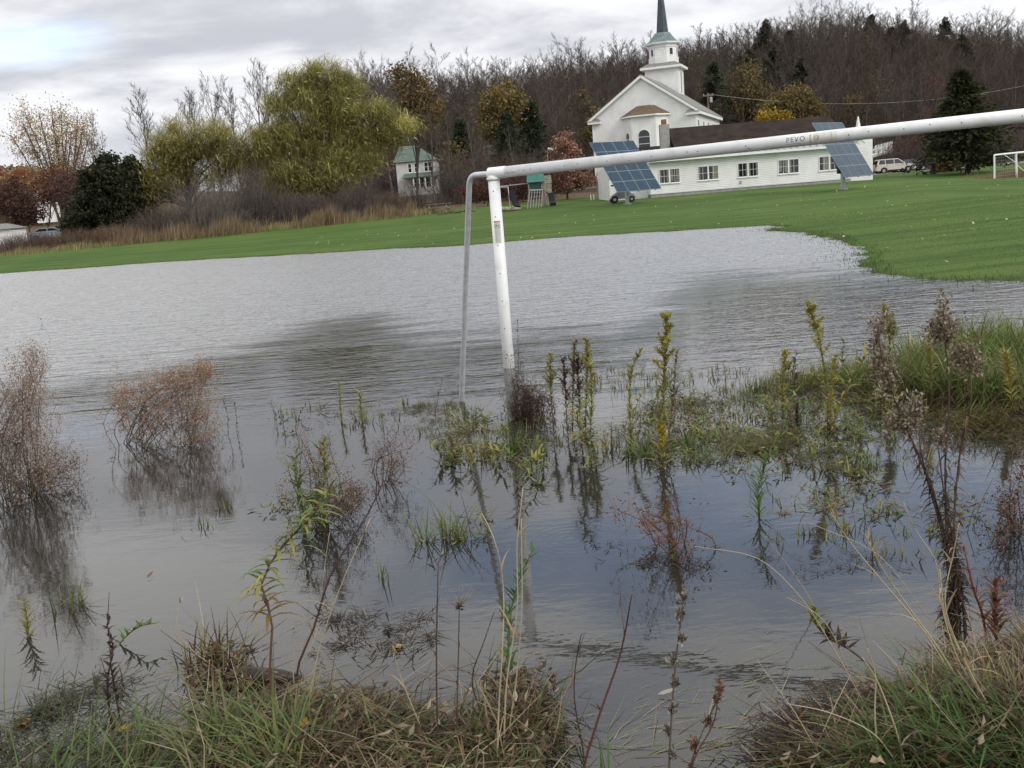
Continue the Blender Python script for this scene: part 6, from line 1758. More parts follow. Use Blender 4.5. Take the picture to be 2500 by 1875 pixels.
def forb(name, label, cat, pts, cols=YGR, low=BRL, n=70, ln=.085, wd=.013, sr=.005, plume=None, lowto=.35, scol=(.13, .11, .05), side_twigs=0, group=None, root=None, own=False, up=.75, droop=.9, t0=.12):
    if not own: n = int(n * 2.0); wd = wd * 1.5; ln = ln * 1.25
    P_, D = path3(pts, root=root)
    base = P_[0].copy()
    th = thing(name, label, cat, tuple(map(float, base)), group)
    mb = MB(); mb.tube(P_, np.linspace(sr, sr * .45, len(P_)), 5, c=scol); mb.build('stem', M['stem'], th, smooth=True)
    if own:
        s = np.linspace(0, 1, len(P_))
        for k in range(n):
            t = t0 + (1 - t0) * k / n
            p = np.array([[np.interp(t, s, P_[:, i]) for i in range(3)]])
            q = MB(); cc = pal(pr_, cols if t > lowto else low, 1)
            q.blades(p, np.array([k * 2.4 + pr_.normal() * .4]), np.array([up + pr_.normal() * .2]), np.array([droop + pr_.normal() * .25]), np.array([ln * pr_.uniform(.75, 1.2) * (1.15 - .55 * t)]), np.array([wd]), cc, K=4)
            q.build('leaf', M['plant'], th)
    else:
        mb = MB(); nl = int(n * lowto)
        if nl: stem_leaves(mb, P_, nl, t0, lowto, ln * .9, wd * .8, low, hang=True)
        if n - nl: stem_leaves(mb, P_, n - nl, lowto, 1.0, ln, wd, cols, up, droop)
        if n: stuff(mb.build('leaves', M['plant'], th))
    if side_twigs:
        mb = MB(); k = side_twigs; t = pr_.uniform(.25, .95, k); s = np.linspace(0, 1, len(P_))
        q = np.stack([np.interp(t, s, P_[:, i]) for i in range(3)], 1)
        d = unit(rvec(pr_, k) * .8 + np.array([0, 0, .8])); e = q + d * pr_.uniform(.04, .16, (k, 1))
        mb.sticks(q, e, sr * .4, sr * .2, 3, np.array(scol)); stuff(mb.build('side_twigs', M['stem'], th))
    if plume:
        pn, psz, pcol, plen = plume; pn = int(pn * 1.8)
        mb = MB(); top = P_[-1]; L = np.linalg.norm(P_[-1] - P_[0]) * plen; s = np.linspace(0, 1, len(P_))
        for k in range(14):
            t = 1 - plen * pr_.uniform(0, 1); q = np.array([np.interp(t, s, P_[:, i]) for i in range(3)])
            a = k * 2.4; d = unit(np.array([math.cos(a) * .8, math.sin(a) * .8, .9])); l_ = L * .28 * (1.15 - .8 * (t - (1 - plen)) / plen)
            mb.sticks([q], [q + d * l_], .0016, .0008, 3, np.array(scol))
            m = pn // 14; f = pr_.uniform(.1, 1, (m, 1))
            mb.kites(q + d * l_ * f + pr_.normal(size=(m, 3)) * .006, rvec(pr_, m) + UPZ * .5, rvec(pr_, m), psz * pr_.uniform(.6, 1.3, m), psz * .5, pal(pr_, pcol, m))
        stuff(mb.build('flower_head', M['plant'], th))
    return th
GR = 'goldenrod stalks standing in the flood'
YEL = [(.36, .32, .09), (.31, .28, .09), (.42, .36, .11)]
FLF = [(.30, .25, .18), (.38, .33, .25), (.20, .15, .10), (.14, .10, .07)]
# --- goldenrods, from left to right
forb('goldenrod', 'small bright green tipped stalk in open water left of the goal', 'plant', [(738, 905), (734, 870), (733, 828)], YGR, n=34, ln=.07, group=GR, lowto=.3)
forb('goldenrod', 'short bushy yellow green stalk in a grass tuft left of the goal stay', 'plant', [(783, 912), (779, 880), (777, 848)], YGR, n=60, ln=.08, group=GR, lowto=.45)
forb('goldenrod', 'left slim stalk of the brown and yellow group right of the post', 'plant', [(1196, 925), (1190, 850), (1188, 765)], YGR, n=70, ln=.07, lowto=.55, plume=(220, .022, YGR, .35), group=GR)
forb('goldenrod', 'brown lower stalk between the two tall ones right of the post', 'plant', [(1225, 922), (1222, 850), (1216, 775)], BRL, n=70, ln=.06, lowto=.5, plume=(200, .02, BRL, .4), group=GR)
forb('goldenrod', 'tall brown and yellow stalk in the middle of the group right of the post', 'plant', [(1236, 926), (1238, 840), (1240, 745)], YGR, n=90, ln=.07, lowto=.6, plume=(260, .02, BRL, .5), group=GR)
forb('goldenrod', 'brown speckled stalk beside the tallest of the group right of the post', 'plant', [(1254, 925), (1250, 850), (1248, 760)], BRL, n=70, ln=.06, lowto=.5, plume=(260, .02, BRL, .5), group=GR)
forb('goldenrod', 'tallest yellow tipped stalk at the right of the group by the post', 'plant', [(1264, 930), (1268, 840), (1268, 733)], YGR, n=100, ln=.08, lowto=.45, plume=(280, .022, YEL, .3), group=GR)
forb('goldenrod', 'yellow green stalk hugging the right edge of the group by the post', 'plant', [(1276, 935), (1278, 860), (1276, 790)], YGR, n=60, ln=.08, lowto=.4, plume=(160, .02, YEL, .3), group=GR)
forb('goldenrod', 'green stalk with drooping willow like leaves in front of the group by the post', 'plant', [(1275, 1010), (1268, 950), (1252, 905), (1256, 860)], GRN + YGR, n=54, ln=.15, wd=.016, lowto=.15, up=1.0, droop=1.2, group=GR)
forb('goldenrod', 'thin leaning pale green stalk between the post group and the tall one', 'plant', [(1362, 930), (1360, 850), (1368, 800), (1385, 755)], YGR, n=60, ln=.065, lowto=.2, plume=(150, .018, YGR, .35), group=GR)
forb('goldenrod', 'tallest dense topped yellow green stalk in mid water', 'plant', [(1424, 1000), (1430, 900), (1434, 800), (1440, 684)], YGR, n=130, ln=.085, lowto=.45, plume=(520, .03, YEL, .3), group=GR)
forb('goldenrod', 'thin dark stalk just right of the tallest yellow green one', 'plant', [(1440, 985), (1452, 880), (1462, 760)], BRL, DKB, n=40, ln=.06, lowto=.5, group=GR)
forb('goldenrod', 'short stalk with one bright yellow flower spike at its top', 'plant', [(1432, 1010), (1430, 960), (1428, 908)], YGR, n=40, ln=.12, wd=.016, lowto=.2, plume=(200, .02, [(.50, .38, .03), (.42, .33, .04)], .35), group=GR)
forb('goldenrod', 'yellowing stalk with a bushy top left of the leaning one', 'plant', [(1692, 900), (1690, 840), (1696, 762)], YGR, n=70, ln=.08, lowto=.4, plume=(280, .024, YEL, .45), group=GR)
forb('goldenrod', 'tall stalk whose yellow top leans left over the dark reflection', 'plant', [(1788, 935), (1786, 850), (1778, 770), (1765, 700), (1744, 658)], YGR, n=110, ln=.075, lowto=.3, plume=(360, .026, YEL, .35), group=GR)
forb('goldenrod', 'lower yellow sprig beside the tall left leaning stalk', 'plant', [(1792, 930), (1796, 850), (1806, 770)], YEL, BRL, n=60, ln=.08, lowto=.25, plume=(160, .024, YEL, .3), group=GR)
forb('goldenrod', 'green sprig arching right with broad leaves beside the left leaning stalk', 'plant', [(1796, 925), (1818, 870), (1850, 815), (1868, 772)], YGR, n=40, ln=.13, wd=.022, lowto=.0, group=GR)
forb('goldenrod', 'yellow topped stalk rising out of the grass mound behind the grey seed heads', 'plant', [(1925, 860), (1922, 780), (1916, 700), (1908, 655)], YGR, n=60, ln=.09, lowto=.2, plume=(420, .03, YGR, .4), group=GR)
forb('goldenrod', 'short yellow sprig in the middle of the grass mound', 'plant', [(2012, 870), (2010, 800), (2006, 735)], YGR, n=50, ln=.08, lowto=.2, plume=(150, .02, YEL, .3), group=GR)
forb('goldenrod', 'yellow sprig at the right end of the grass mound', 'plant', [(2190, 880), (2180, 820), (2172, 765)], YEL, YGR, n=50, ln=.10, lowto=.2, plume=(200, .024, YEL, .4), group=GR)
forb('goldenrod', 'thin green plant with feathery leaves over its own reflection', 'plant', [(1640, 1120), (1638, 1060), (1650, 1010), (1662, 985)], GRN, n=40, ln=.12, wd=.010, lowto=.1, group=GR)
forb('goldenrod', 'dark drooping stalk over its reflection below the mound', 'plant', [(1720, 925), (1722, 890), (1724, 872)], DKB + BRL, n=50, ln=.10, lowto=.5, droop=1.8, group=GR)
forb('goldenrod', 'green leafy stem rising through the reddish seeded aster, left one', 'plant', [(655, 1120), (645, 1060), (635, 1010), (640, 975)], GRN + YGR, n=22, ln=.15, wd=.018, lowto=.1, up=.9, droop=1.3, group=GR)
forb('goldenrod', 'green leafy stem rising through the reddish seeded aster, right one', 'plant', [(700, 1125), (712, 1070), (708, 1010), (700, 950)], GRN + YGR, n=26, ln=.13, wd=.016, lowto=.1, up=.9, droop=1.2, plume=(120, .02, YGR, .3), group=GR)
forb('goldenrod', 'broad green drooping leaves at the foot of the reddish aster', 'plant', [(688, 1130), (675, 1090), (655, 1070)], GRN, n=16, ln=.19, wd=.024, lowto=.0, up=1.1, droop=1.3, group=GR)
# dark sparse stalks standing in the open water on the left
for k, (pts, lab) in enumerate(((((493, 940), (492, 900), (482, 862)), 'dark thin leafless stalk right of the pink aster bush'), (((512, 940), (511, 905), (506, 868)), 'dark thin stalk with hanging leaves beside the first right of the pink bush'),
                                (((598, 915), (594, 890), (585, 868)), 'small dark weed sprig in open water between pink bush and goal'), (((612, 922), (611, 900), (605, 878)), 'small dark green weed sprig just right of the other in open water'), (((645, 905), (650, 890), (660, 876)), 'tiny dark weed sprig left of the bright green tipped stalk'),
                                (((940, 905), (944, 870), (955, 822)), 'thin dark grassy stalk left of the goal stay'), (((1500, 870), (1498, 830), (1490, 790)), 'thin grey green stalk right of the tall dense one'), (((1118, 880), (1120, 800), (1118, 690)), 'single thin dry stalk with a small seed tip right behind the post'))):
    forb('weed_stalk', lab, 'plant', pts, DKB + GRN, DKB, n=16, ln=.055, wd=.009, sr=.003, lowto=.6, scol=(.05, .04, .035), side_twigs=6, group='thin dark weed stalks in the water')

# --- asters: many-stemmed bushes with a haze of tiny pinkish heads
def aster(label, roots, tips, nst, fleck, fn, cols, green, seed, fs=.014, low=.0, dep=None, group='asters in the water', name='aster_bush', scol=(.12, .085, .065)):
    r = np.random.default_rng(seed)
    g0 = gs(*roots[0]); D = g0[1]
    th = thing(name, label, 'plant', (float(g0[0]), float(D), -.05), group)
    tips = np.array(tips, float); s0 = []; s1 = []; f = []; st = MB(); grn = []
    for k in range(nst):
        a = roots[r.integers(0, len(roots))]; b0 = gs(a[0] + r.normal() * 6, a[1] + r.normal() * 4); b0[2] = -.1
        i = r.integers(0, len(tips)); tx_, ty_, sx_, sy_ = tips[i]
        e = as_(tx_ + r.normal() * sx_, ty_ + r.normal() * sy_, D + r.normal() * .22)
        m = b0 * .5 + e * .5 + np.array([(b0[0] - e[0]) * .12, 0, .04]) + r.normal(size=3) * .07
        P_ = spline([b0, m, e], 7); st.tube(P_, np.linspace(.0042, .0016, 7), 4, c=vary(r, scol, 1, .2)[0], cap=False)
        for _ in range(9):
            t = r.uniform(.35, 1.0); q = np.array([np.interp(t, np.linspace(0, 1, 7), P_[:, c_]) for c_ in range(3)])
            d = unit(rvec(r, 1)[0] + np.array([0, 0, .35])); L = r.uniform(.05, .17)
            s0.append(q); s1.append(q + d * L); f += [q + d * L * u for u in (.5, .75, 1)]
        for _ in range(10):
            t = r.uniform(.12, .9); grn.append(np.array([np.interp(t, np.linspace(0, 1, 7), P_[:, c_]) for c_ in range(3)]))
    st.sticks(np.array(s0), np.array(s1), .0015, .0007, 3, vary(r, scol, len(s0))); st.build('stems', M['stem'], th)
    f = np.array(f)
    # the finest sprays round the tops, where single stalks are lost
    nc = max(60, fn // 14); ti = tips[r.integers(0, len(tips), nc)]
    c0 = np.array([as_(a[0] + r.normal() * a[2] * 1.15, a[1] + r.normal() * a[3] * 1.15, D + r.normal() * .2) for a in ti])
    e0 = c0 + rvec(r, nc) * .05 + np.array([0, 0, .02])
    sp__ = MB(); sp__.sticks(c0 - np.array([0, 0, .07]) + r.normal(size=(nc, 3)) * .02, e0, .0012, .0006, 3, vary(r, scol, nc)); sp__.build('sprays', M['stem'], th)
    f = np.concatenate([f, np.repeat(np.concatenate([c0, e0]), 3, 0)])
    n = fn; i = r.integers(0, len(f), n)
    mb = MB(); mb.kites(f[i] + r.normal(size=(n, 3)) * .022, rvec(r, n) + UPZ * .3, rvec(r, n), fs * r.uniform(.6, 1.5, n), fs * .55, pal(r, cols, n, amt=.25)); stuff(mb.build('flower_haze', M['plant'], th))
    grn = np.array(grn); n = len(grn) * 2; i = r.integers(0, len(grn), n)
    mb = MB(); mb.blades(grn[i], r.uniform(0, 6.28, n), r.uniform(.6, 1.6, n), r.uniform(.3, 1.2, n), r.uniform(.03, .085, n), .006, pal(r, green, n), K=3); stuff(mb.build('leaves', M['plant'], th))
    return th
PINK = [(.34, .19, .15), (.40, .26, .21), (.26, .14, .11), (.28, .20, .11), (.18, .11, .07)]
PINK2 = [(.40, .29, .25), (.48, .38, .33), (.28, .19, .155), (.29, .23, .14)]
aster('largest pinkish brown aster bush cut by the left edge', [(10, 1075), (40, 1085), (75, 1070), (-30, 1080), (60, 1060)],
      [(30, 860, 14, 40), (75, 790, 10, 22), (45, 930, 34, 45), (90, 950, 18, 40), (10, 980, 40, 50), (-30, 900, 30, 60), (100, 1010, 20, 25), (60, 860, 12, 40)], 70, None, 12500, PINK2, GRN + BRL, 401, .016)
aster('side spray of the largest aster lying out over the water', [(95, 1050), (80, 1060)], [(150, 985, 12, 14), (165, 1010, 10, 10), (130, 1000, 16, 14), (155, 1050, 12, 10)], 16, None, 1100, DKB + PINK2, GRN + DKB, 402, .016)
aster('rounded pink topped aster bush standing alone in the water', [(262, 962), (300, 965), (340, 962), (385, 965), (420, 960), (285, 960)],
      [(410, 815, 28, 12), (365, 830, 22, 16), (340, 850, 26, 22), (290, 850, 20, 18), (262, 880, 10, 26), (430, 860, 20, 22), (445, 925, 16, 18), (400, 900, 30, 24), (320, 900, 30, 24), (445, 800, 8, 8)], 60, None, 13000, [(.42, .22, .17), (.48, .29, .23), (.34, .17, .12), (.27, .24, .10), (.16, .15, .06)], GRN + BRL, 403, .017)
aster('reddish seeded aster with green side leaves left of centre', [(668, 1115), (690, 1120), (645, 1110)], [(648, 950, 10, 14), (705, 965, 8, 16), (640, 1010, 14, 20), (690, 1030, 18, 20), (620, 1060, 12, 12), (740, 1050, 14, 14)], 24, None, 1500, PINK + DKB, GRN, 404, .014)
aster('brown seeded aster top lying right of the reddish one', [(700, 1120), (715, 1115)], [(760, 1075, 14, 10), (775, 1060, 10, 10), (745, 1095, 12, 10)], 12, None, 1300, BRL, BRL, 405, .014)
aster('low reddish smartweed arching over the water right of centre', [(1500, 1195), (1470, 1170), (1440, 1180)], [(1340, 1105, 14, 8), (1390, 1110, 14, 8), (1440, 1090, 14, 22), (1500, 1180, 10, 12), (1460, 1140, 18, 14), (1410, 1125, 16, 10)], 12, None, 260, RED, GRN + RED, 406, .02, scol=(.15, .05, .035), name='smartweed')
aster('brown bushy weed clump wrapped round the foot of the goal post', [(1125, 905), (1145, 905), (1170, 900), (1110, 905)], [(1140, 850, 16, 16), (1115, 830, 8, 26), (1165, 870, 16, 10), (1130, 880, 24, 10)], 60, None, 2600, BRL + DKB, BRL + DKB, 407, .018, scol=(.07, .04, .03), name='weed_clump')
aster('dark red weeds hanging at the right edge over the blue reflection', [(2190, 1160), (2205, 1120)], [(2190, 1070, 12, 30), (2205, 1010, 8, 30), (2140, 1190, 20, 14), (2170, 1120, 14, 20)], 26, None, 900, DKB + RED, DKB + GRN, 408, .018, scol=(.10, .04, .035), name='smartweed')

# --- tall dried plants with grey fluffy heads at right
def dried(label, pts, head, seed, root=None, n_low=90, lowcol=DKB, fl=900, brn=10):
    r = np.random.default_rng(seed)
    P_, D = path3(pts, root=root, n=22)
    th = thing('dried_goldenrod', label, 'plant', tuple(map(float, P_[0])), 'dried seed head stalks')
    mb = MB(); mb.tube(P_, np.linspace(.0065, .0028, len(P_)), 6, c=(.085, .055, .04)); mb.build('stem', M['stem'], th, smooth=True)
    mb = MB(); stem_leaves(mb, P_, n_low, .15, .8, .075, .012, lowcol, hang=True, r=r); stuff(mb.build('dead_leaves', M['plant'], th))
    mb = MB()
    for (x, y, sx_, sy_) in head:
        c = as_(x, y, D); k = D / FPX * S
        L = 10
        e = c + r.normal(size=(L, 3)) * np.array([sx_ * k, sx_ * k, sy_ * k]) * .7
        mb.sticks(np.tile(c - UPZ * sy_ * k, (L, 1)), e, .0018, .001, 3, (.09, .06, .045))
        m = fl // len(head) // L
        for q in e: fluff(mb, q, (.016, .016, .024), m, .020, FLF, r)
    stuff(mb.build('seed_heads', M['plant'], th)); return th
dried('dried stalk with the leftmost grey fluffy seed head leaning left', [(2062, 1395), (2058, 1260), (2042, 1150), (1992, 1010), (1930, 880), (1905, 770), (1893, 690)], [(1893, 715, 14, 30), (1900, 770, 18, 26), (1912, 830, 20, 20), (1905, 800, 14, 20), (1935, 905, 22, 26)], 501, fl=1500, n_low=120)
dried('dried stalk with the tall straight grey seed head in the middle', [(2068, 1400), (2060, 1250), (2046, 1130), (2040, 1000), (2040, 860), (2036, 685)], [(2036, 690, 16, 22), (2026, 715, 18, 16), (2045, 720, 14, 20)], 502, fl=1000, n_low=80)
dried('dried stalk with the rightmost pale seed head above the grass', [(2075, 1402), (2068, 1260), (2060, 1120), (2080, 960), (2098, 850), (2088, 750)], [(2085, 760, 16, 18), (2100, 790, 18, 16), (2070, 775, 12, 14)], 503, fl=700, n_low=90, lowcol=BRL)
dried('dried stalk with brown heads low beside the leftmost seed head', [(2056, 1395), (2050, 1250), (2030, 1140), (2000, 1040), (1985, 960), (1990, 870)], [(1985, 880, 20, 18), (1965, 905, 18, 16)], 504, fl=500, n_low=90)
dried('dried stem with dead brown leaves only, behind the grey seed heads', [(2085, 1405), (2080, 1300), (2062, 1180), (2048, 1080), (2026, 960)], [(2030, 950, 10, 14)], 505, fl=120, n_low=160)
dried('dried stem thick with dead leaves at the right bank edge', [(2050, 1398), (2046, 1330), (2060, 1240), (2052, 1150)], [(2052, 1160, 10, 20)], 506, fl=120, n_low=200)
forb('weed_stalk', 'thick bare red stem leaning on the dried plants at right', 'plant', [(2138, 1430), (2125, 1340), (2105, 1260), (2082, 1180)], RED, RED, n=10, ln=.06, sr=.0075, scol=(.15, .045, .03), side_twigs=4)
forb('weed_stalk', 'dark red leaved weed beside the bare red stem', 'plant', [(2165, 1430), (2150, 1350), (2150, 1260)], RED, DKB, n=40, ln=.08, sr=.004, scol=(.12, .04, .03), side_twigs=8)

# --- arching leafy plant left of centre and its neighbours on the near bank
forb('goldenrod', 'arching leafy stalk with drooping narrow leaves left of centre', 'plant', [(592, 1560), (583, 1440), (574, 1330), (566, 1262), (590, 1205), (640, 1150), (690, 1100), (705, 1060)], GRN + YGR, [(.20, .13, .04), (.24, .17, .05)], n=84, ln=.17, wd=.022, sr=.007, scol=(.12, .075, .055), lowto=.5, own=True, up=1.25, droop=1.3, t0=.42)
forb('goldenrod', 'fresh green feather leaved plant in the middle of the near bank', 'plant', [(1100, 1480), (1098, 1400), (1108, 1320), (1128, 1250), (1152, 1185)], [(.06, .14, .035), (.08, .16, .045), (.05, .11, .03)], BRL, n=54, ln=.12, wd=.018, sr=.006, lowto=.15, own=True, up=.85, droop=.35, scol=(.10, .13, .05))
forb('goldenrod', 'leafy olive rosette on a leaning stem near the right bank', 'plant', [(1925, 1500), (1880, 1440), (1820, 1395), (1775, 1370), (1760, 1335), (1762, 1312)], [(.15, .16, .04), (.19, .18, .05), (.12, .13, .03)], DKB, n=34, ln=.11, wd=.024, sr=.006, lowto=.78, own=True, up=.9, droop=.5, t0=.55, scol=(.09, .06, .045))
forb('goldenrod', 'small green plant lying in the water left of the brown tangle', 'plant', [(258, 1392), (280, 1368), (305, 1352), (340, 1345)], GRN, GRN, n=30, ln=.09, wd=.017, lowto=.0, own=True, up=.9, droop=.6)
forb('goldenrod', 'half sunk green sprig near the left edge', 'plant', [(62, 1375), (58, 1335), (52, 1300)], YGR, GRN, n=26, ln=.08, wd=.012, lowto=.3)
forb('weed_stalk', 'crooked dark dead stalk with a curled tip at lower left', 'plant', [(240, 1560), (232, 1470), (236, 1390), (233, 1345), (238, 1332)], DKB, DKB, n=16, ln=.05, sr=.007, scol=(.055, .03, .028), side_twigs=6)
forb('weed_stalk', 'second dark dead stalk leaning right at lower left', 'plant', [(262, 1570), (248, 1490), (240, 1420), (236, 1360)], DKB, DKB, n=10, ln=.05, sr=.005, scol=(.055, .035, .03))
forb('dried_aster', 'long purple brown stem with a branched seed head slanting right', 'plant', [(640, 1470), (680, 1350), (720, 1240), (770, 1150), (800, 1095), (828, 1040)], DKB, DKB, n=14, ln=.04, wd=.006, sr=.0065, scol=(.075, .045, .042), t0=.5, side_twigs=5)
aster('branched reddish seed head at the top of the long slanting stem', [(828, 1042), (830, 1040)], [(815, 970, 8, 10), (842, 940, 6, 12), (870, 985, 8, 10), (880, 945, 6, 12), (850, 1000, 12, 12)], 12, None, 700, [(.14, .07, .06), (.17, .09, .08), (.10, .055, .045)], DKB, 409, .014, name='aster_bush')
# bare stems from the near bank, tallest first
for pts, c, sr, lab in (
    (((945, 1620), (943, 1480), (944, 1340), (947, 1212)), (.085, .05, .045), .0045, 'straight thin dark stem left of the middle, tallest there'),
    (((985, 1640), (988, 1500), (990, 1400), (992, 1312)), (.085, .055, .045), .0045, 'dark stem with a frayed starry tip near the middle'),
    (((1060, 1600), (1020, 1460), (1045, 1390), (1066, 1325)), (.05, .04, .035), .0042, 'thin black stem slanting right beside the pale straws'),
    (((1262, 1640), (1240, 1480), (1244, 1420), (1256, 1370)), (.07, .045, .04), .0042, 'short slim dark stem left of the two long ones'),
    (((1258, 1690), (1290, 1560), (1335, 1420), (1365, 1285)), (.095, .04, .032), .0062, 'long red brown stem curving up right of the middle'),
    (((1488, 1690), (1500, 1640), (1535, 1560), (1552, 1500)), (.11, .06, .05), .0045, 'short reddish stem with seed capsules near the bottom')):
    forb('bare_stalk', lab, 'stem', pts, DKB, DKB, n=4, ln=.03, wd=.005, sr=sr, scol=c, side_twigs=2, group='bare stems on the near bank')
def star_tip(label, x, y, root):
    g = gs(*root); z = max(gz(g[0], g[1]), 0); D = gs(root[0], root[1], z)[1]; c = as_(x, y, D)
    th = thing('seed_umbel', label, 'seed head', tuple(map(float, c)))
    n = 26; d = unit(rvec(pr_, n) * .7 + UPZ * .8); e = c + d * pr_.uniform(.05, .1, (n, 1))
    mb = MB(); mb.sticks(np.tile(c, (n, 1)), e, .0012, .0008, 3, (.22, .17, .13)); mb.build('rays', M['stem'], th)
    mb = MB(); fluff(mb, c, .004, 30, .014, DKB); stuff(mb.build('hub', M['plant'], th))
star_tip('frayed starry dry seed umbel on the dark stem near the middle', 992, 1312, (985, 1640))
def capsules(label, pts, n, cols, seed, sr=.005):
    r = np.random.default_rng(seed); P_, D = path3(pts, n=18)
    th = thing('seed_stalk', label, 'plant', tuple(map(float, P_[0])))
    mb = MB(); mb.tube(P_, np.linspace(sr, sr * .5, len(P_)), 5, c=(.11, .09, .08)); mb.build('stem', M['stem'], th, smooth=True)
    s = np.linspace(0, 1, len(P_))
    for k in range(n):
        t = .22 + .78 * k / max(n - 1, 1); q = np.array([np.interp(t, s, P_[:, i]) for i in range(3)])
        a = k * 2.4; o = np.array([math.cos(a), math.sin(a), .6]) * .012
        mb = MB(); fluff(mb, q + o, (.006, .006, .012), 46, .022, cols, r, 1.2); mb.build('seed_capsule', M['plant'], th)
capsules('upright grey stalk with woolly seed buds right of the middle', [(1446, 1690), (1450, 1560), (1464, 1400), (1477, 1290)], 8, [(.36, .33, .29), (.22, .18, .15), (.10, .08, .07)], 601)
capsules('short reddish stalk with brown capsules beside the woolly one', [(1486, 1690), (1510, 1600), (1540, 1540), (1560, 1492)], 5, [(.24, .14, .10), (.16, .09, .07)], 602, .0042)

# --- pale dry straws and reed-like grasses with bent tips
STRAW = (.40, .33, .21); STR2 = (.33, .25, .14)
def straw(label, pts, sr=.0032, tip=0, leaf=4, col=STRAW, n=20, root=None):
    P_, D = path3(pts, n=n, root=root, jit=.04)
    th = thing('dry_straw', label, 'grass stem', tuple(map(float, P_[0])), 'pale dry straws')
    mb = MB(); mb.tube(P_, np.linspace(sr, sr * .45, n), 5, c=col); mb.build('stem', M['stem'], th, smooth=True)
    if leaf or tip:
        mb = MB()
        if leaf: stem_leaves(mb, P_, leaf, .3, .85, .16, .009, [col, (.30, .22, .12), (.26, .22, .09)], .7, 1.3)
        if tip: stem_leaves(mb, P_, tip, .86, 1.0, .10, .007, [(.34, .24, .13), (.27, .20, .10), (.20, .20, .07)], .35, .6)
        stuff(mb.build('leaves', M['plant'], th))
for pts, sr, tip, lf, lab in (
    (((645, 1440), (690, 1310), (702, 1230), (712, 1150)), .003, 0, 2, 'thin pale straw beside the long purple stem'),
    (((655, 1560), (690, 1400), (745, 1260), (800, 1120)), .0034, 0, 3, 'golden straw slanting right from the left bank'),
    (((640, 1470), (672, 1395), (700, 1340), (722, 1300)), .003, 0, 3, 'short straw at the foot of the golden one'),
    (((1070, 1660), (1078, 1520), (1085, 1390), (1090, 1280), (1060, 1140), (1040, 1108)), .0042, 0, 4, 'pale straw bending left at the top by the post reflection'),
    (((1085, 1640), (1094, 1480), (1112, 1300), (1124, 1180), (1130, 1052)), .0042, 0, 4, 'tall pale straw crossing the post reflection'),
    (((1100, 1610), (1115, 1470), (1128, 1330), (1126, 1120)), .0038, 0, 3, 'second tall pale straw right beside the first'),
    (((2090, 1500), (2000, 1370), (1900, 1250), (1830, 1160), (1794, 1105)), .0042, 12, 3, 'reed straw with a feathery tip slanting furthest up left from the right bank'),
    (((2110, 1510), (2020, 1390), (1960, 1310), (1900, 1220), (1876, 1170)), .0042, 12, 3, 'reed straw with a feathery tip below the furthest one'),
    (((2140, 1520), (2060, 1400), (2030, 1290), (2010, 1210), (1985, 1140), (1952, 1085)), .0035, 0, 5, 'straw bundle stalk rising steeply beside the dried plants'),
    (((2150, 1540), (2080, 1420), (2050, 1300), (2065, 1190), (2072, 1130)), .004, 0, 8, 'upright pale straw with ragged leaves in front of dried plants'),
    (((2170, 1560), (2090, 1440), (2040, 1330), (2030, 1230)), .0042, 0, 8, 'thick pale straw with torn leaves at right'),
    (((1760, 1320), (1715, 1240), (1680, 1190), (1652, 1158)), .0026, 0, 0, 'fine taut straw rising up left from the olive rosette'),
    (((1900, 1560), (1800, 1400), (1720, 1280), (1640, 1210), (1500, 1180)), .0026, 0, 1, 'very long fine straw reaching far left over the water'),
    (((2050, 1420), (1980, 1300), (1900, 1200), (1750, 1130)), .0026, 0, 0, 'fine straw crossing behind the reed straws'),
    (((1880, 1520), (1830, 1440), (1770, 1330), (1700, 1290)), .0026, 0, 2, 'fine straw bowed over the still water at right'),
    (((1900, 1640), (1890, 1540), (1880, 1450), (1874, 1400)), .0042, 0, 0, 'straight pale broken straw on the right bank'),
    (((1960, 1640), (1930, 1560), (1890, 1460), (1862, 1420)), .0042, 0, 2, 'golden broken straw leaning left on the right bank'),
    (((1950, 1640), (1880, 1580), (1790, 1540), (1700, 1520)), .003, 0, 1, 'straw lying almost flat to the left on the right bank'),
    (((930, 1600), (880, 1500), (860, 1440), (850, 1395)), .003, 0, 3, 'short straw in the bank litter left of the middle'),
    (((400, 1430), (385, 1370), (378, 1320), (395, 1290)), .003, 0, 3, 'hooked pale straw rising from the brown tangle')):
    straw(lab, pts, sr, tip, lf)

# --- tufts of grass in the water
def tuft(label, px, py, n, L, cols, lean=.35, droop=.9, wd=.007, spread=.05, seed=1, group='grass tufts in the water', name='grass_tuft', az=None, tip=None):
    r = np.random.default_rng(seed); g = gs(px, py); z = gz(g[0], g[1])
    if z > 0: g = gs(px, py, z)
    p = g[None] + np.column_stack([r.normal(size=(n, 2)) * spread, np.full(n, -.05)])
    a = r.uniform(0, 6.28, n) if az is None else az + r.normal(size=n) * .7
    mb = MB(); mb.blades(p, a, np.abs(r.normal(size=n) * lean), r.uniform(.2, 1, n) * droop, L * r.uniform(.5, 1.15, n), wd * r.uniform(.7, 1.3, n), pal(r, cols, n), K=6, tipc=None if tip is None else np.array(tip))
    o = mb.build(name, M['plant'], org=g); tag(o, label, 'grass', group); return o
GG = [(.10, .15, .045), (.135, .175, .06), (.075, .11, .032), (.17, .175, .07)]
GY = [(.26, .21, .07), (.20, .19, .06), (.14, .16, .045)]
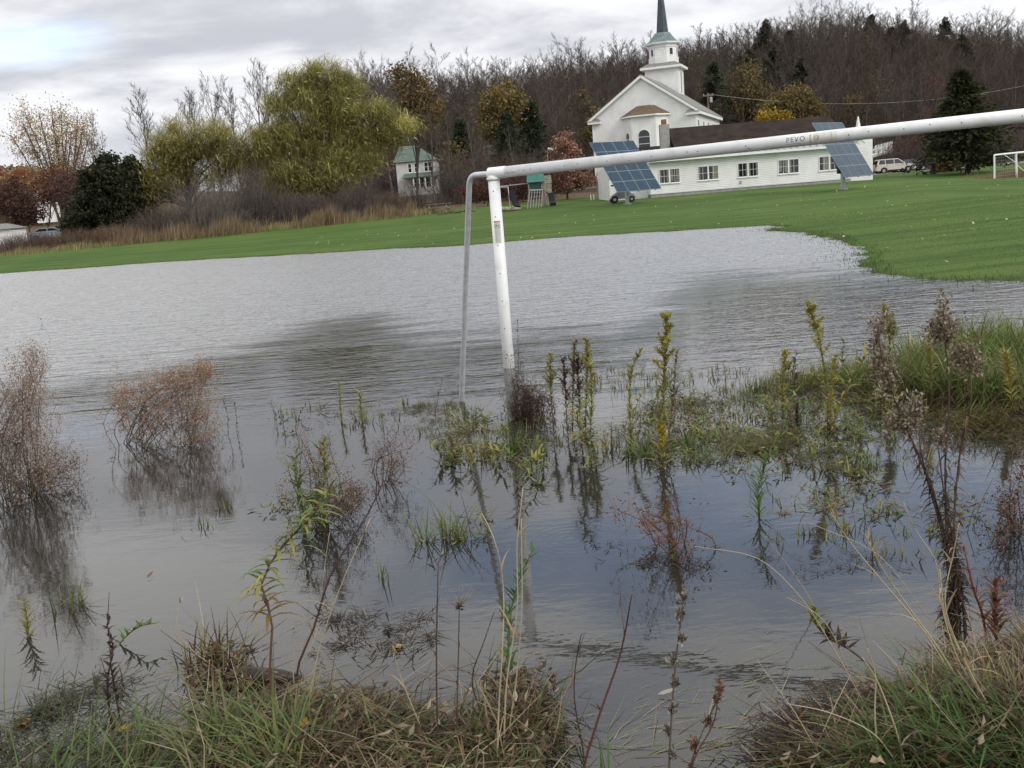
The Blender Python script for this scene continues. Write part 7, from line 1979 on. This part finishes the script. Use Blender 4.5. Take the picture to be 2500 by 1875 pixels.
for a in (('fresh green tuft at the very foot of the goal post', 1110, 975, 40, .34, GG, .3, .8, .010, .04, 701), ('upright green tuft right of the goal post', 1162, 985, 44, .32, GG, .22, .6, .008, .05, 702),
          ('yellow straw coloured tuft left of the goal post', 1045, 985, 44, .30, GY, .28, .7, .008, .06, 703), ('dark green and brown tuft left of the straw coloured one', 978, 985, 50, .30, GRN + BRL, .35, 1.2, .009, .06, 704),
          ('thin tuft of upright blades just behind the goal stay', 1012, 905, 40, .26, GRN, .3, .8, .005, .12, 705), ('sparse tuft around the short bushy stalk', 785, 905, 60, .22, GG, .8, 1.4, .006, .08, 706),
          ('sparse thin blades behind the post group', 1290, 830, 50, .16, GRN, .3, .5, .005, .35, 707), ('thin grass tuft left of the tall dense stalk', 1395, 850, 60, .22, GRN, .35, .6, .005, .18, 708),
          ('dark green leafy tuft left under the yellow flower spike', 1395, 985, 60, .30, GRN + GG, 1.0, .9, .016, .07, 709), ('dark green leafy tuft right of the yellow flower spike', 1490, 965, 40, .26, GRN + GG, .9, .9, .016, .06, 710),
          ('bent over grass tuft with brown looped blades in mid water', 985, 1160, 60, .42, GG + GY, .5, 2.0, .010, .06, 711), ('small low weed tuft left of the reddish aster', 440, 1140, 30, .16, GRN + DKB, .9, 1.0, .010, .07, 712),
          ('small low weed tuft lying further right of the other', 490, 1095, 26, .14, GG, .9, 1.0, .012, .05, 713), ('leafy dark tuft above the blue reflection', 1880, 1005, 36, .18, GRN, .9, 1.0, .014, .06, 714),
          ('feathery half sunk tuft above the dark ripples', 1815, 1150, 40, .20, GRN + DKB, .6, 1.2, .008, .06, 715), ('half drowned green tuft at the lower left', 150, 1310, 34, .30, GG + YGR, 1.0, .9, .010, .06, 716),
          ('spray of green blades lying on the water left of mid', 830, 1250, 14, .24, GG, 1.2, .4, .012, .03, 717), ('green blades fanned flat left of the bent tuft', 915, 1170, 20, .36, GG, 1.1, .7, .013, .03, 718),
          ('olive brown tuft at the right part of the post group', 1310, 970, 46, .30, YGR + BRL, .4, 1.6, .010, .07, 719), ('brown and green tuft on the drifted mat by the seed heads', 2010, 1010, 40, .26, BRL + YGR, .6, 1.2, .010, .08, 720),
          ('dry curled tuft hanging above the reflection by the blue water', 1995, 980, 26, .22, GY + BRL, .8, 1.6, .012, .05, 721)):
    lab, px, py, n, L, cols, lean, droop, wd, sp_, sd = a
    tuft(lab, px, py, n, L, cols, lean, droop, wd, sp_, sd)

# --- large patch of flattened grass in the flood at right, and floating mats: too many blades to count
def patch_pts(poly, n, r):
    poly = np.array([gs(x, y)[:2] for x, y in poly]); lo, hi = poly.min(0), poly.max(0); out = np.zeros((0, 2))
    while len(out) < n:
        q = r.uniform(lo, hi, (n * 2, 2)); out = np.concatenate([out, q[sdist(q, poly) > 0]])
    return out[:n]
def grass_field(name, parts, seed):
    r = np.random.default_rng(seed); mb = MB()
    for poly, n, L, wd, lean, droop, cols, azm, azs, clump in parts:
        c = patch_pts(poly, max(8, n // 30), r); i = r.integers(0, len(c), n)
        q = c[i] + r.normal(size=(n, 2)) * clump; z = ground_z(q)
        az = azm + r.normal(size=n) * azs + (r.normal(size=len(c)) * .6)[i]
        cc = pal(r, cols, n) * (1 + r.normal(size=len(c)) * .2)[i][:, None]
        lc = (1 + r.normal(size=len(c)) * .22)[i]
        mb.blades(np.column_stack([q, np.maximum(z, -.12) - .02]), az, np.abs(lean + r.normal(size=n) * .3), droop * r.uniform(.4, 1.3, n), np.clip(L * r.uniform(.5, 1.2, n) * lc, .03, 1), wd * r.uniform(.6, 1.3, n), np.clip(cc, .004, .7), K=6)
    o = mb.build(name, M['plant']); o['kind'] = 'stuff'; return o
MG = [(.14, .23, .06), (.19, .27, .075), (.11, .18, .045), (.25, .27, .10), (.30, .27, .13), (.20, .15, .07)]
MD = [(.17, .21, .06), (.22, .20, .075), (.13, .14, .05), (.26, .24, .10)]
grass_field('flooded_grass', [
    ([(1850, 845), (1940, 790), (2090, 745), (2240, 730), (2340, 740), (2340, 880), (2180, 890), (2000, 860)], 9000, .56, .010, .45, 1.5, MG, -2.2, 1.1, .09),
    ([(2060, 760), (2110, 735), (2200, 745), (2240, 800), (2120, 810)], 2200, .52, .012, .6, 1.4, [(.13, .22, .05), (.17, .25, .065), (.10, .17, .04), (.24, .22, .10)], -1.2, 1.0, .08),
    ([(1590, 838), (1700, 815), (1860, 800), (1900, 830), (1760, 842), (1640, 850)], 2600, .28, .007, .35, .8, MG + MD, -1.5, 1.4, .08),
    ([(2020, 900), (2130, 890), (2190, 960), (2120, 985), (2050, 965)], 1500, .34, .010, 1.1, .8, MD, -1.6, .8, .07),
    ([(1880, 860), (2060, 860), (2230, 890), (2230, 950), (2020, 920)], 1600, .34, .010, 1.0, .9, MD + BRL, -1.8, 1.0, .08)], 801)
def litter_mat(name, parts, seed, dens=1.0):
    r = np.random.default_rng(seed); mb = MB()
    for poly, n, L, cols, h in parts:
        n = int(n * dens); c = patch_pts(poly, max(6, n // 26), r); i = r.integers(0, len(c), n)
        q = c[i] + r.normal(size=(n, 2)) * r.uniform(.02, .11, len(c))[i][:, None]
        z = np.maximum(ground_z(q), 0) + .004 + np.abs(r.normal(size=n)) * h
        az = r.uniform(0, 6.28, n)
        mb.blades(np.column_stack([q, z]), az, r.uniform(1.25, 1.62, n), r.uniform(-.25, .5, n), L * r.uniform(.3, 1.2, n), r.uniform(.004, .010, n), pal(r, cols, n), K=3)
    o = mb.build(name, M['plant']); o['kind'] = 'stuff'; return o
DM = [(.10, .10, .04), (.14, .11, .055), (.06, .05, .03), (.18, .14, .08), (.09, .12, .035)]
litter_mat('floating_debris', [
    ([(870, 870), (980, 868), (1000, 885), (900, 895)], 260, .12, DM, .008), ([(850, 890), (1120, 900), (1260, 960), (1130, 1000), (960, 980)], 420, .16, DM, .006),
    ([(1290, 920), (1560, 830), (1560, 890), (1330, 960)], 600, .14, DM, .008), ([(1350, 960), (1560, 930), (1700, 930), (1720, 960), (1560, 1000), (1380, 985)], 900, .16, DM + GRN, .012),
    ([(1560, 850), (1880, 850), (1950, 900), (1880, 960), (1600, 930)], 1100, .15, DM + GRN, .010), ([(1700, 960), (1900, 950), (1880, 1030), (1720, 1010)], 420, .12, DM, .006),
    ([(1560, 950), (1720, 935), (1720, 975), (1590, 985)], 700, .16, [(.14, .15, .04), (.10, .10, .035), (.16, .12, .05)], .02),
    ([(1640, 1060), (1900, 1050), (2100, 1090), (2000, 1130), (1700, 1120)], 200, .10, [(.24, .21, .15), (.16, .13, .09)], .003),
    ([(1860, 870), (2212, 900), (2212, 990), (1990, 960)], 900, .18, DM + BRL, .018),
    ([(690, 1330), (900, 1320), (950, 1400), (700, 1420)], 260, .10, DKB + [(.2, .17, .13)], .006),
    ([(1260, 1180), (1560, 1190), (1520, 1260), (1330, 1250)], 120, .08, DKB, .003),
    ([(1600, 1200), (2050, 1200), (2050, 1240), (1600, 1235)], 90, .07, DKB, .003)], 802, 1.9)
# little sprigs pricking up through the mats and the shallow water
er = np.random.default_rng(807); em = MB()
for poly, k_ in (([(1290, 930), (1560, 840), (1900, 850), (2000, 960), (1880, 1040), (1560, 1010), (1380, 1000)], 230), ([(850, 870), (1130, 880), (1300, 960), (1130, 1010), (960, 985)], 90), ([(570, 880), (900, 870), (960, 920), (640, 930)], 22), ([(1650, 1050), (2100, 1050), (2200, 1220), (1650, 1200)], 36), ([(1260, 800), (1620, 790), (1620, 830), (1260, 850)], 60)):
    c = patch_pts(poly, k_, er)
    for q in c:
        m = int(er.integers(4, 11)); s_ = er.uniform(.6, 1.5)
        em.blades(np.column_stack([q + er.normal(size=(m, 2)) * .03, np.full(m, -.03)]), er.uniform(0, 6.28, m), np.abs(er.normal(size=m) * .55), er.uniform(.2, 1.6, m), .12 * s_ * er.uniform(.5, 1.3, m), er.uniform(.006, .014, m), pal(er, GRN + YGR + BRL + MD, m), K=4)
o = em.build('water_sprigs', M['plant']); o['kind'] = 'stuff'
sub = np.random.default_rng(803); sm = MB()
for poly, n, az0 in (([(1280, 1420), (1650, 1400), (1700, 1640), (1240, 1700)], 420, .3), ([(150, 1380), (900, 1280), (1300, 1400), (900, 1500), (300, 1560)], 520, .2), ([(-60, 1480), (330, 1440), (360, 1700), (-60, 1740)], 900, .9), ([(1500, 1080), (2050, 1060), (2050, 1350), (1500, 1380)], 420, 2.6)):
    q = patch_pts(poly, n, sub); z = np.minimum(ground_z(q) + .03, -.008)
    sm.blades(np.column_stack([q, z]), az0 + sub.normal(size=n) * .5, sub.uniform(1.45, 1.62, n), sub.uniform(-.08, .08, n), sub.uniform(.15, .45, n), sub.uniform(.004, .009, n), pal(sub, [(.30, .32, .18), (.22, .24, .10), (.26, .2, .12)], n), K=4)
o = sm.build('submerged_grass', M['plant']); o['kind'] = 'stuff'

# --- near bank
BG = [(.085, .135, .035), (.11, .17, .045), (.065, .105, .028), (.14, .155, .06), (.17, .14, .075)]
BD = [(.19, .13, .07), (.14, .09, .05), (.24, .18, .10), (.10, .07, .04), (.12, .12, .05)]
PALE = [(.30, .24, .17), (.24, .18, .12), (.34, .28, .2)]
grass_field('bank_grass', [
    ([(310, 1790), (430, 1640), (620, 1580), (820, 1590), (1000, 1640), (1150, 1700), (1180, 1810)], 2100, .26, .009, 1.1, 1.0, BG + BD + PALE, -1.3, 1.3, .07),
    ([(400, 1730), (500, 1610), (640, 1590), (700, 1650), (620, 1750)], 420, .34, .0115, .8, 1.2, [(.115, .155, .05), (.15, .175, .06), (.08, .12, .035), (.19, .17, .08)], 2.6, .9, .06),
    ([(500, 1570), (760, 1525), (900, 1550), (1080, 1610), (1100, 1670), (760, 1640)], 1100, .21, .008, 1.05, 1.3, BG + BG + BD, -1.0, 1.6, .08),
    ([(1000, 1610), (1050, 1470), (1180, 1480), (1220, 1630), (1100, 1710)], 600, .27, .0095, .5, 1.4, BD + PALE + BG, -1.2, 1.4, .05),
    ([(760, 1770), (1000, 1690), (1200, 1710), (1200, 1810), (760, 1830)], 1000, .24, .009, .75, 1.4, BD + PALE + BG, -1.2, 1.4, .06),
    ([(1700, 1740), (1790, 1640), (1930, 1570), (2100, 1520), (2320, 1480), (2360, 1740)], 2000, .30, .009, 1.25, .9, BG + BD + PALE + DKB, 2.7, .9, .07),
    ([(1780, 1760), (1900, 1650), (2100, 1600), (2300, 1630), (2300, 1770)], 700, .38, .010, .9, .9, [(.085, .14, .035), (.065, .11, .03)], 2.9, .6, .06),
    ([(1980, 1600), (2050, 1500), (2230, 1440), (2330, 1460), (2330, 1600)], 1000, .28, .0075, .6, 1.4, BD + PALE, 2.2, 1.2, .06),
    ([(-80, 1720), (-40, 1560), (150, 1500), (300, 1560), (340, 1740)], 700, .30, .009, 1.3, .5, [(.05, .07, .025), (.07, .085, .03), (.035, .045, .02)], .5, 1.0, .07),
    ([(-60, 1740), (100, 1640), (330, 1640), (420, 1740)], 380, .34, .010, .9, .8, BG, .4, 1.0, .08)], 804)
litter_mat('bank_litter', [
    ([(340, 1750), (420, 1550), (620, 1490), (800, 1505), (1000, 1560), (1180, 1650), (1180, 1790)], 1900, .16, BD + DKB, .03),
    ([(1650, 1720), (1720, 1590), (1900, 1510), (2100, 1440), (2340, 1400), (2340, 1740)], 3000, .18, BD + DKB, .035),
    ([(-60, 1700), (0, 1520), (260, 1470), (330, 1560), (330, 1740)], 1200, .16, [(.05, .055, .025), (.07, .06, .03)], .015),
    ([(1640, 1640), (1700, 1560), (1860, 1510), (1900, 1560), (1740, 1660)], 1600, .10, DKB + [(.09, .05, .04)], .03)], 805)
# dead broad leaves, curled, and broken stalks strewn over both banks
dr = np.random.default_rng(808); dm = MB(); ds = MB()
for poly, n, ns in (([(330, 1750), (420, 1550), (620, 1490), (800, 1505), (1000, 1560), (1180, 1650), (1180, 1790)], 1500, 150), ([(1650, 1720), (1720, 1590), (1900, 1510), (2100, 1440), (2340, 1400), (2340, 1740)], 1300, 170), ([(1000, 1650), (1060, 1450), (1190, 1470), (1230, 1650)], 500, 40), ([(400, 1520), (440, 1410), (540, 1420), (560, 1510)], 420, 20)):
    q = patch_pts(poly, n, dr); z = np.maximum(ground_z(q), 0) + np.abs(dr.normal(size=n)) * .06
    dm.kites(np.column_stack([q, z]), np.column_stack([rvec(dr, n)[:, :2], dr.uniform(-.5, .6, n)]), rvec(dr, n) + UPZ, dr.uniform(.02, .075, n), dr.uniform(.008, .026, n), pal(dr, BD + DKB + BRL + PALE, n), .12)
    q = patch_pts(poly, ns, dr); z = np.maximum(ground_z(q), 0); d = unit(np.column_stack([dr.normal(size=(ns, 2)), np.abs(dr.normal(size=ns)) * .7])); L = dr.uniform(.12, .5, ns)[:, None]
    p0 = np.column_stack([q, z]); p1 = p0 + d * L * .5; p2 = p1 + unit(d + rvec(dr, ns) * .35) * L * .5
    cs = pal(dr, PALE + BD, ns); ds.sticks(p0, p1, .0026, .0022, 4, cs); ds.sticks(p1, p2, .0022, .0012, 4, cs)
o = dm.build('dead_leaves', M['plant']); o['kind'] = 'stuff'
o = ds.build('broken_stalks', M['stem']); o['kind'] = 'stuff'
# broken stems and torn leaves caught in the shallow water between the standing plants
wb = MB(); wl = MB()
for poly, ns, nl_ in (([(1290, 940), (1420, 860), (1900, 850), (2000, 970), (1880, 1040), (1380, 1010)], 210, 1500), ([(870, 890), (1130, 890), (1290, 960), (1150, 1020), (960, 990)], 90, 520), ([(580, 1080), (780, 1050), (800, 1140), (600, 1150)], 16, 120), ([(1650, 1040), (2150, 1040), (2150, 1200), (1650, 1180)], 34, 160), ([(560, 890), (860, 880), (900, 930), (600, 940)], 22, 60), ([(860, 1140), (1060, 1120), (1060, 1190), (880, 1200)], 14, 50)):
    c = patch_pts(poly, max(5, nl_ // 24), dr)
    i = dr.integers(0, len(c), ns); q = c[i] + dr.normal(size=(ns, 2)) * .07
    d = unit(np.column_stack([dr.normal(size=(ns, 2)), np.abs(dr.normal(size=ns)) * .9])); L = dr.uniform(.08, .36, ns)[:, None]
    p0 = np.column_stack([q, np.full(ns, -.02)]); p1 = p0 + d * L * .5; p2 = p1 + unit(d + rvec(dr, ns) * .6 - UPZ * .3) * L * .5
    cs = pal(dr, GRN + BRL + MD, ns); wb.sticks(p0, p1, .003, .0026, 4, cs); wb.sticks(p1, p2, .0026, .0012, 4, cs)
    i = dr.integers(0, len(c), nl_); q = c[i] + dr.normal(size=(nl_, 2)) * .07
    wl.kites(np.column_stack([q, np.abs(dr.normal(size=nl_)) * .025 + .003]), np.column_stack([rvec(dr, nl_)[:, :2], dr.uniform(-.2, .5, nl_)]), rvec(dr, nl_) * .5 + UPZ, dr.uniform(.03, .10, nl_), dr.uniform(.009, .022, nl_), pal(dr, GRN + YGR + BRL + MD, nl_), .1)
o = wb.build('broken_stems', M['stem']); o['kind'] = 'stuff'
o = wl.build('torn_leaves', M['plant']); o['kind'] = 'stuff'
# low leafy weeds tangled round the post and over the drifted mats
wr = np.random.default_rng(809)
for poly, k_, lab, grp in (([(1290, 940), (1420, 870), (1560, 850), (1580, 990), (1380, 1000)], 14, 'low leafy weed among the tangle between post and grass mat', 'leafy weeds right of the goal post'),
                           ([(1580, 900), (1760, 870), (1960, 890), (1960, 1000), (1700, 1010)], 16, 'low leafy weed on the drifted mat in front of the seed heads', 'leafy weeds on the drifted mat'),
                           ([(950, 950), (1190, 970), (1200, 1050), (960, 1050)], 12, 'low leafy weed at the foot of the goal', 'leafy weeds round the goal foot'),
                           ([(1640, 820), (1900, 800), (1960, 850), (1700, 850)], 8, 'leafy weed growing out of the left end of the grass mound', 'leafy weeds of the grass mound'),
                           ([(1940, 800), (2200, 760), (2200, 880), (1980, 860)], 9, 'leafy yellow green weed growing in the middle of the grass mound', 'yellow green weeds of the grass mound')):
    c = patch_pts(poly, k_, wr)
    for q in c:
        px_, py_ = px_of((q[0], q[1], 0)); px_ /= S; py_ /= S
        h_ = wr.uniform(28, 78); dx = wr.normal() * 22
        forb('leafy_weed', lab, 'plant', [(px_, py_), (px_ + dx * .3, py_ - h_ * .55), (px_ + dx, py_ - h_)], [GRN + YGR, YGR, GRN + BRL][int(wr.integers(0, 3))], BRL + DKB, n=int(wr.integers(12, 24)), ln=wr.uniform(.07, .13), wd=wr.uniform(.011, .019), sr=.0035, lowto=.3, up=.9, droop=1.1, group=grp)
tuft('brown and yellow green tangle half in the water at lower left', 470, 1425, 150, .30, BRL + YGR + DKB, .7, 1.6, .010, .09, 722, name='weed_tangle', group=None)
tuft('curled pale dead grass clump under the middle plant', 1118, 1560, 90, .30, PALE + BRL, .4, 1.7, .011, .06, 723, group=None)
tuft('wide green blades rising from the left bank', 470, 1610, 26, .46, GG, .45, .9, .013, .05, 724, group=None)
tuft('single broad bright blade group low right of the middle', 1306, 1670, 4, .26, [(.12, .22, .05)], .1, .2, .016, .015, 725, group=None)
tuft('broad green blades near the left corner of the bank', 30, 1600, 10, .55, GG, .5, .4, .010, .10, 726, group=None, az=.5)
# fresh leaves lying on the mat, floating bits one can point at
def flat_leaf(label, px, py, ln, wd, col, az, name='fallen_leaf', lobes=0):
    g = gs(px, py); z = max(gz(g[0], g[1]), 0) + .012 + (.05 if gz(g[0], g[1]) > .01 else 0); g = gs(px, py, z)
    mb = MB(); d = V3(math.cos(az), math.sin(az), .12); s = V3(-d[1], d[0], 0)
    if lobes:
        th_ = np.linspace(0, 2 * math.pi, 2 * lobes, endpoint=False); rr_ = np.where(np.arange(2 * lobes) % 2 == 0, ln / 2, ln / 4)
        v = [g + d * (a * math.cos(b)) + s * (a * math.sin(b)) + UPZ * .012 * math.sin(3 * b) for a, b in zip(rr_, th_)] + [g + UPZ * .004]
        mb.add(v, [(i, (i + 1) % (2 * lobes), 2 * lobes) for i in range(2 * lobes)], col)
    else:
        q = [g, g + d * ln * .3 + s * wd * .5 + UPZ * .004, g + d * ln * .7 + s * wd * .4 + UPZ * .008, g + d * ln + UPZ * .006, g + d * ln * .7 - s * wd * .4 + UPZ * .003, g + d * ln * .3 - s * wd * .5]
        mb.add(q, [(0, 1, 2, 3), (0, 3, 4, 5)], col)
    o = mb.build(name, M['plant'], org=g); tag(o, label, 'leaf'); return o
flat_leaf('brown rolled leaf floating alone at lower left', 318, 1248, .075, .025, (.20, .12, .09), 1.4)
flat_leaf('small dark leaf floating left of the pink aster bush', 236, 992, .06, .03, (.12, .06, .04), .3)
flat_leaf('yellow leaf on the dark mat at the lower left corner', 45, 1562, .09, .09, (.45, .28, .03), .5, lobes=5)
flat_leaf('pale yellow leaf in the shallow water left of the bank', 245, 1578, .10, .04, (.42, .32, .06), .1)
flat_leaf('yellow leaf floating before the middle of the bank', 855, 1398, .07, .06, (.45, .32, .10), .4, lobes=5)
flat_leaf('yellow torn leaf on the green bank grass at left', 655, 1560, .07, .07, (.42, .28, .03), 1.2, lobes=4)
flat_leaf('brown yellow leaf on the right mound', 1880 - 170, 1840 * .9 - 0, .07, .06, (.34, .22, .06), .9, lobes=5)
flat_leaf('pale torn leaf in the shallow water near the bottom right', 1420, 1500, .085, .025, (.42, .38, .34), .1)
flat_leaf('dark red small leaf cluster floating right of the middle', 1192, 1460, .05, .05, (.20, .03, .03), .8, lobes=4)
flat_leaf('pale round leaf on the edge of the right mound', 1895, 1640, .06, .05, (.50, .38, .26), 2.0, lobes=5)
flat_leaf('dark curled leaf floating above the bank litter', 838, 1362, .07, .05, (.03, .025, .025), .2, lobes=4)
flat_leaf('folded dark green leaf standing in the water left of the slanting stem', 782, 998, .10, .04, (.06, .08, .03), .3)
# a half sunk board-like log under the tangle
lg = gs(560, 1470); mb = MB(); mb.tube([lg + V3(-.18, 0, .01), lg + V3(-.05, .0, .035), lg + V3(.12, -.02, .02), lg + V3(.22, -.02, .0)], [.03, .045, .035, .015], 10, c=(.07, .05, .045))
tag(mb.build('sunken_log', mat('wet_dark_wood', (.028, .021, .018), .5, .3, 8.0), smooth=True, org=lg), 'wet dark piece of wood half sunk by the brown tangle', 'log')
